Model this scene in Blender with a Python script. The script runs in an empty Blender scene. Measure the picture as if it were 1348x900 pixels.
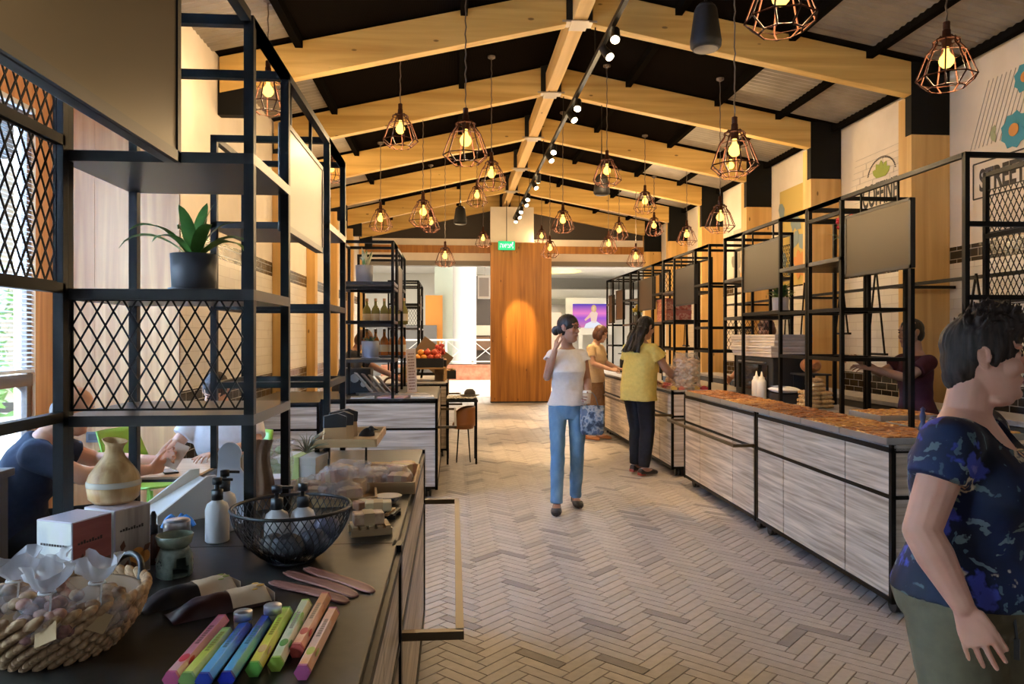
import bpy, bmesh, math, random
from mathutils import Vector, Matrix, Quaternion, noise as mnoise
R = random.Random(7)
PI = math.pi
C = bpy.context.scene.collection
V = Vector
# ---------------------------------------------------------------- camera model (used to turn photo pixels into places)
EYE = 1.53; YAW = math.radians(4.52); FPX = 974.0; HZ = 442.0
CS, SN = math.cos(YAW), math.sin(YAW)
def _ray(px):
    u = (px - 674) / FPX
    return u * CS + SN, CS - u * SN          # X, Y per unit of camera depth
def atY(px, py, Y):
    a, b = _ray(px); z = Y / b
    return V((a * z, Y, EYE - (py - HZ) * z / FPX))
def atX(px, py, X):
    a, b = _ray(px); z = X / a
    return V((X, b * z, EYE - (py - HZ) * z / FPX))
def atZ(px, py, Z):
    a, b = _ray(px); z = (EYE - Z) * FPX / (py - HZ)
    return V((a * z, b * z, Z))
def atD(px, py, z):
    a, b = _ray(px)
    return V((a * z, b * z, EYE - (py - HZ) * z / FPX))

# ---------------------------------------------------------------- mesh builder
def frame_of(d):
    d = d.normalized()
    a = V((0, 0, 1)) if abs(d.z) < .95 else V((1, 0, 0))
    x = d.cross(a).normalized(); y = x.cross(d).normalized()
    return x, y
class MB:
    def __init__(s): s.v = []; s.f = []; s.sm = []; s.mi = []; s.cm = 0
    def add(s, vs, fs, smooth=False):
        o = len(s.v); s.v += [V(p) for p in vs]
        for f in fs: s.f.append(tuple(i + o for i in f)); s.sm.append(smooth); s.mi.append(s.cm)
        return s
    def box(s, c, d, rz=0, M=None):
        x, y, z = d[0] / 2, d[1] / 2, d[2] / 2
        p = [V((a * x, b * y, e * z)) for e in (-1, 1) for b in (-1, 1) for a in (-1, 1)]
        m = M if M is not None else Matrix.Rotation(rz, 3, 'Z')
        p = [m @ q + V(c) for q in p]
        return s.add(p, [(0, 2, 3, 1), (4, 5, 7, 6), (0, 1, 5, 4), (2, 6, 7, 3), (0, 4, 6, 2), (1, 3, 7, 5)])
    def bb(s, x0, x1, y0, y1, z0, z1):
        return s.box(((x0 + x1) / 2, (y0 + y1) / 2, (z0 + z1) / 2), (abs(x1 - x0), abs(y1 - y0), abs(z1 - z0)))
    def bar(s, a, b, w, h=None, up=None):
        a, b = V(a), V(b); h = h or w; d = (b - a)
        if d.length < 1e-6: return s
        if up is None: up = V((0, 0, 1)) if abs(d.normalized().z) < .9 else V((0, 1, 0))
        x = d.cross(V(up)).normalized() * (w / 2); y = x.cross(d).normalized() * (h / 2)
        p = [a - x - y, a + x - y, a + x + y, a - x + y, b - x - y, b + x - y, b + x + y, b - x + y]
        return s.add(p, [(3, 2, 1, 0), (4, 5, 6, 7), (0, 1, 5, 4), (1, 2, 6, 5), (2, 3, 7, 6), (3, 0, 4, 7)])
    def cone(s, a, b, r0, r1, n=12, caps=True, ph=0):
        a, b = V(a), V(b); x, y = frame_of(b - a); p = []
        for c, r in ((a, r0), (b, r1)):
            for i in range(n):
                t = 2 * PI * i / n + ph
                p.append(c + x * (r * math.cos(t)) + y * (r * math.sin(t)))
        s.add(p, [(i, i + n, (i + 1) % n + n, (i + 1) % n) for i in range(n)], n > 7)
        if caps: s.add(p[:n], [tuple(range(n))]); s.add(p[n:], [tuple(range(n))[::-1]])
        return s
    def tube(s, pts, r, n=8, caps=True, closed=False):
        pts = [V(p) for p in pts]; k = len(pts); rr = r if isinstance(r, (list, tuple)) else [r] * k
        vs = []; px = None
        for i, p in enumerate(pts):
            if closed: d = pts[(i + 1) % k] - pts[i - 1]
            else: d = pts[min(i + 1, k - 1)] - pts[max(i - 1, 0)]
            if px is None: x, y = frame_of(d)
            else:
                x = px - d * (px.dot(d) / max(d.dot(d), 1e-12))
                if x.length < 1e-6: x, y = frame_of(d)
                x.normalize(); y = d.normalized().cross(x)
            px = x
            for j in range(n):
                t = 2 * PI * j / n; vs.append(p + x * (rr[i] * math.cos(t)) + y * (rr[i] * math.sin(t)))
        fs = []
        for i in range(k if closed else k - 1):
            a, b = i * n, ((i + 1) % k) * n
            for j in range(n): fs.append((a + j, a + (j + 1) % n, b + (j + 1) % n, b + j))
        s.add(vs, fs, True)
        if caps and not closed: s.add(vs[:n], [tuple(range(n))[::-1]]); s.add(vs[-n:], [tuple(range(n))])
        return s
    def lathe(s, prof, c=(0, 0, 0), n=24, sx=1, sy=1, M=None):
        c = V(c); vs = []
        for r, z in prof:
            for i in range(n):
                t = 2 * PI * i / n; q = V((r * math.cos(t) * sx, r * math.sin(t) * sy, z))
                vs.append((M @ q if M is not None else q) + c)
        fs = [(a * n + i, a * n + (i + 1) % n, a * n + n + (i + 1) % n, a * n + n + i) for a in range(len(prof) - 1) for i in range(n)]
        s.add(vs, fs, True)
        if prof[0][0] > 1e-4: s.add(vs[:n], [tuple(range(n))[::-1]])
        if prof[-1][0] > 1e-4: s.add(vs[-n:], [tuple(range(n))])
        return s
    def ell(s, c, r, M=None, n=16, m=10):
        if isinstance(r, (int, float)): r = (r, r, r)
        c = V(c); vs = []
        for i in range(1, m):
            a = PI * i / m - PI / 2
            for j in range(n):
                t = 2 * PI * j / n; q = V((r[0] * math.cos(a) * math.cos(t), r[1] * math.cos(a) * math.sin(t), r[2] * math.sin(a)))
                vs.append((M @ q if M is not None else q) + c)
        for z in (-1, 1):
            q = V((0, 0, z * r[2])); vs.append((M @ q if M is not None else q) + c)
        fs = [(a * n + i, a * n + (i + 1) % n, a * n + n + (i + 1) % n, a * n + n + i) for a in range(m - 2) for i in range(n)]
        b, t = len(vs) - 2, len(vs) - 1
        fs += [(b, (i + 1) % n, i) for i in range(n)] + [(t, (m - 2) * n + i, (m - 2) * n + (i + 1) % n) for i in range(n)]
        return s.add(vs, fs, True)
    def cap(s, a, b, r0, r1, n=14):        # tapered capsule
        a, b = V(a), V(b); d = (b - a); L = d.length
        if L < 1e-6: return s.ell(a, r0)
        d = d / L; x, y = frame_of(d); rings = []
        for i in range(1, 5):
            t = PI / 2 * (1 - i / 4); rings.append((a - d * r0 * math.sin(t), r0 * math.cos(t)))
        for i in range(0, 4):
            t = PI / 2 * (i / 4); rings.append((b + d * r1 * math.sin(t), r1 * math.cos(t)))
        vs = []
        for c, r in rings:
            for j in range(n):
                q = 2 * PI * j / n; vs.append(c + x * (r * math.cos(q)) + y * (r * math.sin(q)))
        vs += [a - d * r0, b + d * r1]; k = len(rings)
        fs = [(g * n + j, g * n + n + j, g * n + n + (j + 1) % n, g * n + (j + 1) % n) for g in range(k - 1) for j in range(n)]
        fs += [(k * n, j, (j + 1) % n) for j in range(n)] + [(k * n + 1, (k - 1) * n + (j + 1) % n, (k - 1) * n + j) for j in range(n)]
        return s.add(vs, fs, True)
    def loft(s, rings, n=20, sq=2.0):     # rings: (centre, xvec, yvec); superellipse exponent sq
        vs = []
        for c, x, y in rings:
            for j in range(n):
                t = 2 * PI * j / n; a, b = math.cos(t), math.sin(t)
                a = math.copysign(abs(a) ** (2 / sq), a); b = math.copysign(abs(b) ** (2 / sq), b)
                vs.append(V(c) + V(x) * a + V(y) * b)
        k = len(rings)
        s.add(vs, [(g * n + j, g * n + (j + 1) % n, g * n + n + (j + 1) % n, g * n + n + j) for g in range(k - 1) for j in range(n)], True)
        s.add(vs[:n], [tuple(range(n))[::-1]], True); s.add(vs[-n:], [tuple(range(n))], True)
        return s
    def prism(s, poly, a, b, M=None):      # poly in local xy, extruded z a..b, placed by 4x4 M
        n = len(poly); vs = [V((p[0], p[1], a)) for p in poly] + [V((p[0], p[1], b)) for p in poly]
        if M is not None: vs = [M @ q for q in vs]
        return s.add(vs, [tuple(range(n))[::-1], tuple(range(n, 2 * n))] + [(i, (i + 1) % n, (i + 1) % n + n, i + n) for i in range(n)])
    def sheet(s, f, nu, nv, th=0):         # f(u,v)->point, smooth sheet (with thickness along normal if th)
        vs = [V(f(i / nu, j / nv)) for j in range(nv + 1) for i in range(nu + 1)]
        w = nu + 1
        s.add(vs, [(j * w + i, j * w + i + 1, (j + 1) * w + i + 1, (j + 1) * w + i) for j in range(nv) for i in range(nu)], True)
        return s
    def shift(s, d):
        d = V(d); s.v = [p + d for p in s.v]; return s
    def xf(s, M): s.v = [M @ p for p in s.v]; return s
    def data(s, name, mats):
        me = bpy.data.meshes.new(name)
        me.from_pydata([tuple(p) for p in s.v], [], s.f)
        me.polygons.foreach_set('use_smooth', s.sm)
        mats = mats if isinstance(mats, (list, tuple)) else [mats]
        for m in mats: me.materials.append(m)
        if len(mats) > 1: me.polygons.foreach_set('material_index', s.mi)
        me.update()
        return me
# ---------------------------------------------------------------- objects
def link(name, data, parent=None, bevel=0, solid=0):
    o = bpy.data.objects.new(name, data); C.objects.link(o)
    if parent is not None: o.parent = parent
    if solid:
        m = o.modifiers.new('s', 'SOLIDIFY'); m.thickness = solid; m.offset = 0
    if bevel:
        m = o.modifiers.new('b', 'BEVEL'); m.width = bevel; m.segments = 2; m.limit_method = 'ANGLE'; m.angle_limit = .7
    return o
def tag(o, label=None, cat=None, group=None, kind=None):
    if label: o['label'] = label
    if cat: o['category'] = cat
    if group: o['group'] = group
    if kind: o['kind'] = kind
    return o
def thing(name, label, cat, loc=(0, 0, 0), rz=0, group=None):
    o = bpy.data.objects.new(name, None); C.objects.link(o); o.empty_display_size = .1
    o.location = loc; o.rotation_euler = (0, 0, rz)
    return tag(o, label, cat, group)
def base_of(p):
    l = V((0, 0, 0))
    while p is not None: l = l + p.location; p = p.parent
    return l
def part(T, name, mb, mat, world=False, bevel=0, label=None, solid=0):
    if world: mb.shift(-base_of(T))
    o = link(name, mb.data(name, mat), T, bevel, solid)
    if label: o['label'] = label
    return o
def solo(name, label, cat, mb, mat, loc=None, group=None, bevel=0, solid=0, rz=0):
    o = link(name, mb.data(name, mat), None, bevel, solid)
    if loc is not None: o.location = loc
    o.rotation_euler = (0, 0, rz)
    return tag(o, label, cat, group)
def struct(name, mb, mat, label=None, bevel=0):
    o = link(name, mb.data(name, mat), None, bevel); o['kind'] = 'structure'; o['category'] = name.split('_')[0]
    o['label'] = label or name.replace('_', ' ')
    return o
def dup(T, loc, rz=None, label=None, group=None, scale=None):
    c = T.copy(); C.objects.link(c); c.location = loc
    if rz is not None: c.rotation_euler = (0, 0, rz)
    if scale is not None: c.scale = (scale,) * 3 if isinstance(scale, (int, float)) else scale
    if label: c['label'] = label
    if group: c['group'] = group
    def rec(a, b):
        for ch in list(a.children):
            d = ch.copy(); C.objects.link(d); d.parent = b; rec(ch, d)
    rec(T, c)
    return c
def text(name, s, size, mat, parent, M, align='LEFT', extrude=.001, sx=1, bold=0):
    cu = bpy.data.curves.new(name, 'FONT'); cu.body = s; cu.size = size; cu.align_x = align; cu.extrude = extrude; cu.offset = bold
    cu.materials.append(mat)
    t = bpy.data.objects.new('tmp', cu); C.objects.link(t); dg = bpy.context.evaluated_depsgraph_get(); dg.update()
    me = bpy.data.meshes.new_from_object(t.evaluated_get(dg)); me.name = name; bpy.data.objects.remove(t)
    if not me.materials: me.materials.append(mat)
    o = bpy.data.objects.new(name, me); C.objects.link(o); o.parent = parent
    o.matrix_local = M @ Matrix.Diagonal((sx, 1, 1, 1))
    return o
# ---------------------------------------------------------------- materials
def _base(name):
    m = bpy.data.materials.new(name); m.use_nodes = True
    nt = m.node_tree; return m, nt, nt.nodes['Principled BSDF']
def _rgb(c): return (c[0], c[1], c[2], 1)
def srgb(h):
    h = h.lstrip('#'); o = []
    for i in (0, 2, 4):
        c = int(h[i:i + 2], 16) / 255; o.append(c / 12.92 if c <= .04045 else ((c + .055) / 1.055) ** 2.4)
    return tuple(o)
def coords(nt, scale=(1, 1, 1), swiz=None, gen=False):
    tc = nt.nodes.new('ShaderNodeTexCoord'); out = tc.outputs['Generated' if gen else 'Object']
    if swiz:
        sp = nt.nodes.new('ShaderNodeSeparateXYZ'); cb = nt.nodes.new('ShaderNodeCombineXYZ')
        nt.links.new(out, sp.inputs[0])
        for i, a in enumerate(swiz): nt.links.new(sp.outputs[a], cb.inputs[i])
        out = cb.outputs[0]
    mp = nt.nodes.new('ShaderNodeMapping'); mp.inputs['Scale'].default_value = scale
    nt.links.new(out, mp.inputs['Vector'])
    return mp.outputs[0]
def ramp(nt, fac, stops):
    r = nt.nodes.new('ShaderNodeValToRGB'); e = r.color_ramp.elements
    while len(e) < len(stops): e.new(.5)
    for k, (p, c) in enumerate(stops): e[k].position = p; e[k].color = _rgb(c)
    nt.links.new(fac, r.inputs[0]); return r.outputs[0]
def bump(nt, b, h, strength, dist=.01):
    n = nt.nodes.new('ShaderNodeBump'); n.inputs['Strength'].default_value = strength; n.inputs['Distance'].default_value = dist
    nt.links.new(h, n.inputs['Height']); nt.links.new(n.outputs[0], b.inputs['Normal'])
def plain(name, c, rough=.5, metal=0, spec=.5, emit=0, ecol=None, trans=0, alpha=1, sheen=0):
    m, nt, b = _base(name); b.inputs['Base Color'].default_value = _rgb(c)
    b.inputs['Roughness'].default_value = rough; b.inputs['Metallic'].default_value = metal
    b.inputs['Specular IOR Level'].default_value = spec
    if emit: b.inputs['Emission Color'].default_value = _rgb(ecol or c); b.inputs['Emission Strength'].default_value = emit
    if trans: b.inputs['Transmission Weight'].default_value = trans
    if alpha < 1: b.inputs['Alpha'].default_value = alpha
    if sheen: b.inputs['Sheen Weight'].default_value = sheen
    return m
def noisy(name, stops, scale=(8, 8, 8), rough=.6, metal=0, spec=.5, det=4, bmp=0, bdist=.005, swiz=None, dist=0, gen=False, rr=.5):
    m, nt, b = _base(name)
    n = nt.nodes.new('ShaderNodeTexNoise'); n.inputs['Scale'].default_value = 1; n.inputs['Detail'].default_value = det
    n.inputs['Distortion'].default_value = dist; n.inputs['Roughness'].default_value = rr
    nt.links.new(coords(nt, scale, swiz, gen), n.inputs['Vector'])
    nt.links.new(ramp(nt, n.outputs['Fac'], stops), b.inputs['Base Color'])
    b.inputs['Roughness'].default_value = rough; b.inputs['Metallic'].default_value = metal; b.inputs['Specular IOR Level'].default_value = spec
    if bmp: bump(nt, b, n.outputs['Fac'], bmp, bdist)
    return m
def wood(name, dark, light, axis=1, fine=30, rough=.5, knots=0, spec=.35, mid=None):
    # streaks run along `axis`
    m, nt, b = _base(name)
    sc = [fine] * 3; sc[axis] = fine * .045
    n = nt.nodes.new('ShaderNodeTexNoise'); n.inputs['Scale'].default_value = 1; n.inputs['Detail'].default_value = 5; n.inputs['Distortion'].default_value = .6
    nt.links.new(coords(nt, sc), n.inputs['Vector'])
    st = [(.3, dark), (.5, mid or tuple((p + q) / 2 for p, q in zip(dark, light))), (.68, light)]
    col = ramp(nt, n.outputs['Fac'], st)
    if knots:
        vo = nt.nodes.new('ShaderNodeTexVoronoi'); s2 = [5.5] * 3; s2[axis] = 2.2
        nt.links.new(coords(nt, s2), vo.inputs['Vector']); vo.inputs['Scale'].default_value = 1
        k = ramp(nt, vo.outputs['Distance'], [(.0, (1, 1, 1)), (.055, (.9, .9, .9)), (.08, (0, 0, 0))])
        mx = nt.nodes.new('ShaderNodeMixRGB'); mx.inputs[2].default_value = _rgb(tuple(q * knots for q in dark))
        nt.links.new(k, mx.inputs[0]); nt.links.new(col, mx.inputs[1]); col = mx.outputs[0]
    nt.links.new(col, b.inputs['Base Color'])
    b.inputs['Roughness'].default_value = rough; b.inputs['Specular IOR Level'].default_value = spec
    bump(nt, b, n.outputs['Fac'], .12, .002)
    return m
def tiles(name, c1, c2, mortar, w, h, swiz, rough=.25, gap=.004):
    m, nt, b = _base(name)
    t = nt.nodes.new('ShaderNodeTexBrick'); t.inputs['Scale'].default_value = 1
    t.inputs['Brick Width'].default_value = w; t.inputs['Row Height'].default_value = h; t.inputs['Mortar Size'].default_value = gap
    t.inputs['Color1'].default_value = _rgb(c1); t.inputs['Color2'].default_value = _rgb(c2); t.inputs['Mortar'].default_value = _rgb(mortar)
    t.inputs['Mortar Smooth'].default_value = .2
    nt.links.new(coords(nt, (1, 1, 1), swiz), t.inputs['Vector']); nt.links.new(t.outputs['Color'], b.inputs['Base Color'])
    b.inputs['Roughness'].default_value = rough
    inv = nt.nodes.new('ShaderNodeMath'); inv.operation = 'SUBTRACT'; inv.inputs[0].default_value = 1; nt.links.new(t.outputs['Fac'], inv.inputs[1])
    bump(nt, b, inv.outputs[0], .4, .004)
    return m
def stripes(name, c1, c2, scale, swiz=(0, 1, 2), rough=.6, dist=0, sharp=(.4, .6), metal=0, rot=None):
    m, nt, b = _base(name)
    w = nt.nodes.new('ShaderNodeTexWave'); w.inputs['Scale'].default_value = scale; w.inputs['Distortion'].default_value = dist
    v = coords(nt, (1, 1, 1), swiz)
    if rot is not None: v.node.inputs['Rotation'].default_value = (0, 0, rot)
    nt.links.new(v, w.inputs['Vector'])
    nt.links.new(ramp(nt, w.outputs['Fac'], [(sharp[0], c1), (sharp[1], c2)]), b.inputs['Base Color'])
    b.inputs['Roughness'].default_value = rough; b.inputs['Metallic'].default_value = metal; b.inputs['Specular IOR Level'].default_value = 0
    return m
def glow(name, c, s):
    m, nt, b = _base(name); e = nt.nodes.new('ShaderNodeEmission')
    e.inputs[0].default_value = _rgb(c); e.inputs[1].default_value = s
    nt.links.new(e.outputs[0], nt.nodes['Material Output'].inputs[0]); return m
BLACK = plain('black_steel', (.0045, .004, .0036), .42, 0, .15)
BLACKP = plain('black_plastic', (.012, .012, .013), .45)
WHITE = plain('white_paint', (.75, .74, .72), .5)
STEEL = plain('steel', (.55, .55, .56), .3, 1)
DARKTOP = noisy('dark_worktop', [(.3, (.014, .012, .010)), (.7, (.026, .022, .017))], (30, 30, 30), .42, 0, .35)
LAM = wood('pale_striped_laminate', (.3, .235, .17), (.72, .62, .5), 1, 38, .45)
LAMX = wood('pale_striped_laminate_end', (.3, .24, .18), (.72, .63, .52), 0, 38, .45)
PINE = wood('glulam_timber', (.50, .29, .07), (.74, .49, .16), 0, 9, .55, .35)
PINEY = wood('glulam_timber_ridge', (.58, .36, .13), (.76, .52, .22), 1, 9, .55, .35)
PINEZ = wood('glulam_timber_post', (.54, .31, .09), (.76, .48, .17), 2, 9, .55, .35)
TERRA = plain('paper_tag', (.55, .36, .17), .8)
# ================================================================ camera and view
sc = bpy.context.scene
cam = bpy.data.cameras.new('camera'); cam.sensor_width = 36; cam.lens = FPX / 1348 * 36; cam.shift_y = -8 / 1348; cam.clip_end = 200; cam.clip_start = .05
co = bpy.data.objects.new('camera', cam); C.objects.link(co); co.location = (0, 0, EYE); co.rotation_euler = (PI / 2, 0, -YAW); sc.camera = co
sc.view_settings.view_transform = 'Standard'; sc.view_settings.look = 'None'; sc.view_settings.gamma = 1; sc.view_settings.use_curve_mapping = False
sc.view_settings.exposure = 0.65
sc.cycles.use_denoising = True
sc.cycles.max_bounces = 7; sc.cycles.diffuse_bounces = 4; sc.cycles.glossy_bounces = 3; sc.cycles.transparent_max_bounces = 12
sc.cycles.sample_clamp_indirect = 6
w = bpy.data.worlds.new('sky'); sc.world = w; w.use_nodes = True
w.node_tree.nodes['Background'].inputs[0].default_value = (.84, .92, 1, 1); w.node_tree.nodes['Background'].inputs[1].default_value = .17
# ================================================================ room numbers
XR, XL, XA = 5.0, -2.2, -3.15            # right wall, left wall, alcove window wall
YA, YB, YN = 6.15, 17.6, -1.5            # alcove return wall, far end, open near end
RX, RZ, SR, SL = 1.22, 4.58, .186, .229  # ridge x, ridge underside, slopes
def beam_z(x): return RZ - (SR * (x - RX) if x > RX else SL * (RX - x))
def roof_z(x): return beam_z(x) + .36
# ---- floor: herringbone pavers
def paver_mat():
    m, nt, b = _base('clay_pavers')
    at = nt.nodes.new('ShaderNodeAttribute'); at.attribute_name = 'tone'
    n = nt.nodes.new('ShaderNodeTexNoise'); n.inputs['Scale'].default_value = 22; n.inputs['Detail'].default_value = 6
    nt.links.new(coords(nt), n.inputs['Vector'])
    a = ramp(nt, at.outputs['Fac'], [(0, (.21, .195, .19)), (.35, (.34, .315, .30)), (.6, (.40, .37, .35)), (1, (.46, .425, .40))])
    mx = nt.nodes.new('ShaderNodeMixRGB'); mx.blend_type = 'OVERLAY'; mx.inputs[0].default_value = .22
    nt.links.new(a, mx.inputs[1]); nt.links.new(n.outputs['Fac'], mx.inputs[2]); nt.links.new(mx.outputs[0], b.inputs['Base Color'])
    b.inputs['Roughness'].default_value = .48; b.inputs['Specular IOR Level'].default_value = .4; bump(nt, b, n.outputs['Fac'], .25, .003)
    return m
def build_floor():
    W, n, g, ch = .066, 4, .0018, .0018; mb = MB(); tone = []
    c45 = math.cos(PI / 4)
    N = int(16 / W)
    def put(x0, y0, x1, y1):
        cx, cy = (x0 + x1) / 2 * W, (y0 + y1) / 2 * W
        X, Y = (cx - cy) * c45 + .9, (cx + cy) * c45 + 8
        if not (-3.2 < X < 5.1 and -1.0 < Y < 18.4): return
        if X > 2.9 and Y > 3.6 and X < 3.3: pass
        hx, hy = (x1 - x0) / 2 * W - g, (y1 - y0) / 2 * W - g
        vs = []
        for dz, e in ((0, 0), (-.004, ch)):
            for sx, sy in ((-1, -1), (1, -1), (1, 1), (-1, 1)):
                ax, ay = cx + sx * (hx + e - ch), cy + sy * (hy + e - ch)
                vs.append(((ax - ay) * c45 + .9, (ax + ay) * c45 + 8, dz))
        mb.add(vs, [(0, 1, 2, 3), (4, 5, 1, 0), (5, 6, 2, 1), (6, 7, 3, 2), (7, 4, 0, 3)])
        t = R.random() * .5 + .5
        if R.random() < .09: t = R.random() * .3
        tone.extend([t] * 5)
    for x in range(-N, N):
        for y in range(-N, N):
            if abs((x + y)) * W * c45 > 10.5 or abs(x - y) * W * c45 > 5: continue
            d = (x - y) % (2 * n)
            if d == 0: put(x, y, x + n, y + 1)
            elif d == 2 * n - 1: put(x, y, x + 1, y + n)
    k = len(mb.f); mb.cm = 1
    mb.add([(-3.4, YN, -.004), (5.2, YN, -.004), (5.2, 18.5, -.004), (-3.4, 18.5, -.004)], [(0, 1, 2, 3)]); tone.append(.2)
    me = mb.data('floor', [paver_mat(), plain('grout', (.10, .082, .066), .85)])
    at = me.attributes.new('tone', 'FLOAT', 'FACE'); at.data.foreach_set('value', tone)
    o = link('floor', me); tag(o, 'herringbone floor of pale clay pavers running down the aisle', 'floor', None, 'structure')
build_floor()
# ---- walls
PAINT = noisy('cream_paint', [(.3, (.70, .62, .52)), (.7, (.78, .70, .60))], (3, 3, 3), .85)
TW = tiles('white_tile', (.72, .68, .60), (.78, .74, .66), (.6, .55, .48), .30, .10, (1, 2, 0), .3)
TB = tiles('black_tile', (.022, .019, .017), (.035, .03, .026), (.42, .40, .37), .20, .082, (1, 2, 0), .25)
def side_wall(name, X, y0, y1, out, label, ztop):
    mb = MB(); t = .18 * out
    for i, (z0, z1, m) in enumerate(((0, 1.08, 2), (1.08, 2.255, 1), (2.255, 2.42, 2), (2.42, ztop, 0))):
        mb.cm = m; mb.bb(X, X + t, y0, y1, z0, z1)
    struct(name, mb, [PAINT, TW, TB], label)
side_wall('wall_right', XR, YN, YB, 1, 'right wall, cream above white tile with black tile bands', roof_z(XR) + .05)
side_wall('wall_left', XL, YA, YB, -1, 'left wall, cream above white tile with black tile bands', roof_z(XL) + .05)
OAK = wood('oak_panel', (.52, .22, .08), (.76, .39, .16), 2, 14, .5)
def alcove():
    mb = MB(); mb.bb(XA - .02, XL - .18, YA, YA + .12, 0, roof_z(XA) + .3); mb.bb(XL - .18, XL, YA - .002, YA + .02, 0, roof_z(XL))
    for x in (-2.86, -2.55): mb.bb(x, x + .006, YA - .004, YA, 0, 3.6)
    struct('wall_alcove', mb, OAK, 'oak boarded wall at the end of the seating alcove')
    mb = MB(); w0, w1, zb, zt = -.6, 5.86, .35, 3.22
    mb.bb(XA - .16, XA, w1, YA, 0, 4.3); mb.bb(XA - .16, XA, YN, w0, 0, 4.3); mb.bb(XA - .16, XA, w0, w1, 0, zb); mb.bb(XA - .16, XA, w0, w1, zt, 4.3)
    struct('wall_window', mb, OAK, 'oak clad window wall of the seating alcove')
    mb = MB()
    for y in (w0 + .03, 1.6, 3.05, 4.5, w1 - .03): mb.bb(XA - .11, XA - .03, y - .03, y + .03, zb, zt)
    for z, h in ((zb + .02, .03), (1.2, .045), (zt - .02, .03)): mb.bb(XA - .12, XA - .02, w0, w1, z - h, z + h)
    o = struct('window_1', mb, wood('window_frame_wood', (.13, .08, .05), (.24, .15, .09), 1, 20), 'dark framed alcove window')
    mb = MB(); mb.bb(XA - .075, XA - .069, w0, w1, zb, zt); part(o, 'window_pane', mb, plain('clear_glass', (.95, 1, 1), .02, 0, .5, trans=1))
    mb = MB()
    for k in range(58):
        z = 1.30 + k * .033
        mb.add([(XA + .012, w0 + .05, z + .012), (XA + .012, w1 - .08, z + .012), (XA + .034, w1 - .08, z), (XA + .034, w0 + .05, z)], [(0, 1, 2, 3)])
    for y in (.3, 2.4, 3.8, 5.2): mb.bb(XA + .02, XA + .024, y, y + .004, 1.28, 3.2)
    mb.bb(XA + .005, XA + .045, w0 + .05, w1 - .08, 3.18, 3.22); mb.bb(XA + .008, XA + .038, w0 + .05, w1 - .08, 1.26, 1.285)
    solo('venetian_blind', 'white slatted blind hanging in the alcove window', 'blind', mb, plain('blind_white', (.8, .82, .84), .5))
    # garden outside the window
    mb = MB(); mb.bb(-16, XA - .3, -3, 16, -.2, -.05); o = solo('ground_outside', 'paved ground outside the alcove window', 'ground', mb, noisy('outside_paving', [(.3, (.4, .4, .38)), (.7, (.55, .55, .52))], (2, 2, 2), .9)); o['kind'] = 'structure'
    g = random.Random(3)
    leaf = noisy('shrub_leaves', [(.3, (.05, .16, .03)), (.7, (.18, .34, .08))], (4, 4, 4), .6)
    for k, (x, y, h, r) in enumerate(((-5.2, 6.3, 2.0, .8), (-5.6, 8.3, 2.6, 1.0), (-6.5, 4.2, 1.7, .8))):
        mb = MB()
        for q in range(700):
            a, b2, rr = g.random() * 2 * PI, math.acos(2 * g.random() - 1), g.random() ** .4
            c = V((x + r * rr * math.sin(b2) * math.cos(a), y + r * rr * math.sin(b2) * math.sin(a), .55 * h + h * .5 * rr * math.cos(b2)))
            d = V((g.uniform(-1, 1), g.uniform(-1, 1), g.uniform(-.4, 1))).normalized() * .11; s = d.cross(V((g.uniform(-1, 1), g.uniform(-1, 1), .3))).normalized() * .035
            mb.add([c - d, c + s, c + d, c - s], [(0, 1, 2, 3)])
        T = thing('garden_shrub', ('green shrub outside the alcove window, beside the oak wall', 'tall green shrub furthest back outside the alcove window', 'low green shrub outside the middle of the alcove window')[k], 'shrub', (x, y, -.05))
        part(T, 'foliage', mb, leaf, True)
        mb = MB()
        for a in range(5): mb.tube([(x + .03 * a, y, -.05), (x + .1 * math.cos(a * 1.3), y + .1 * math.sin(a * 1.3), h * .3), (x + .4 * math.cos(a * 1.3), y + .4 * math.sin(a * 1.3), h * .75)], [.03, .022, .01], 6)
        part(T, 'stem', mb, plain('bark', (.12, .08, .05), .9), True)
alcove()
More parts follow.
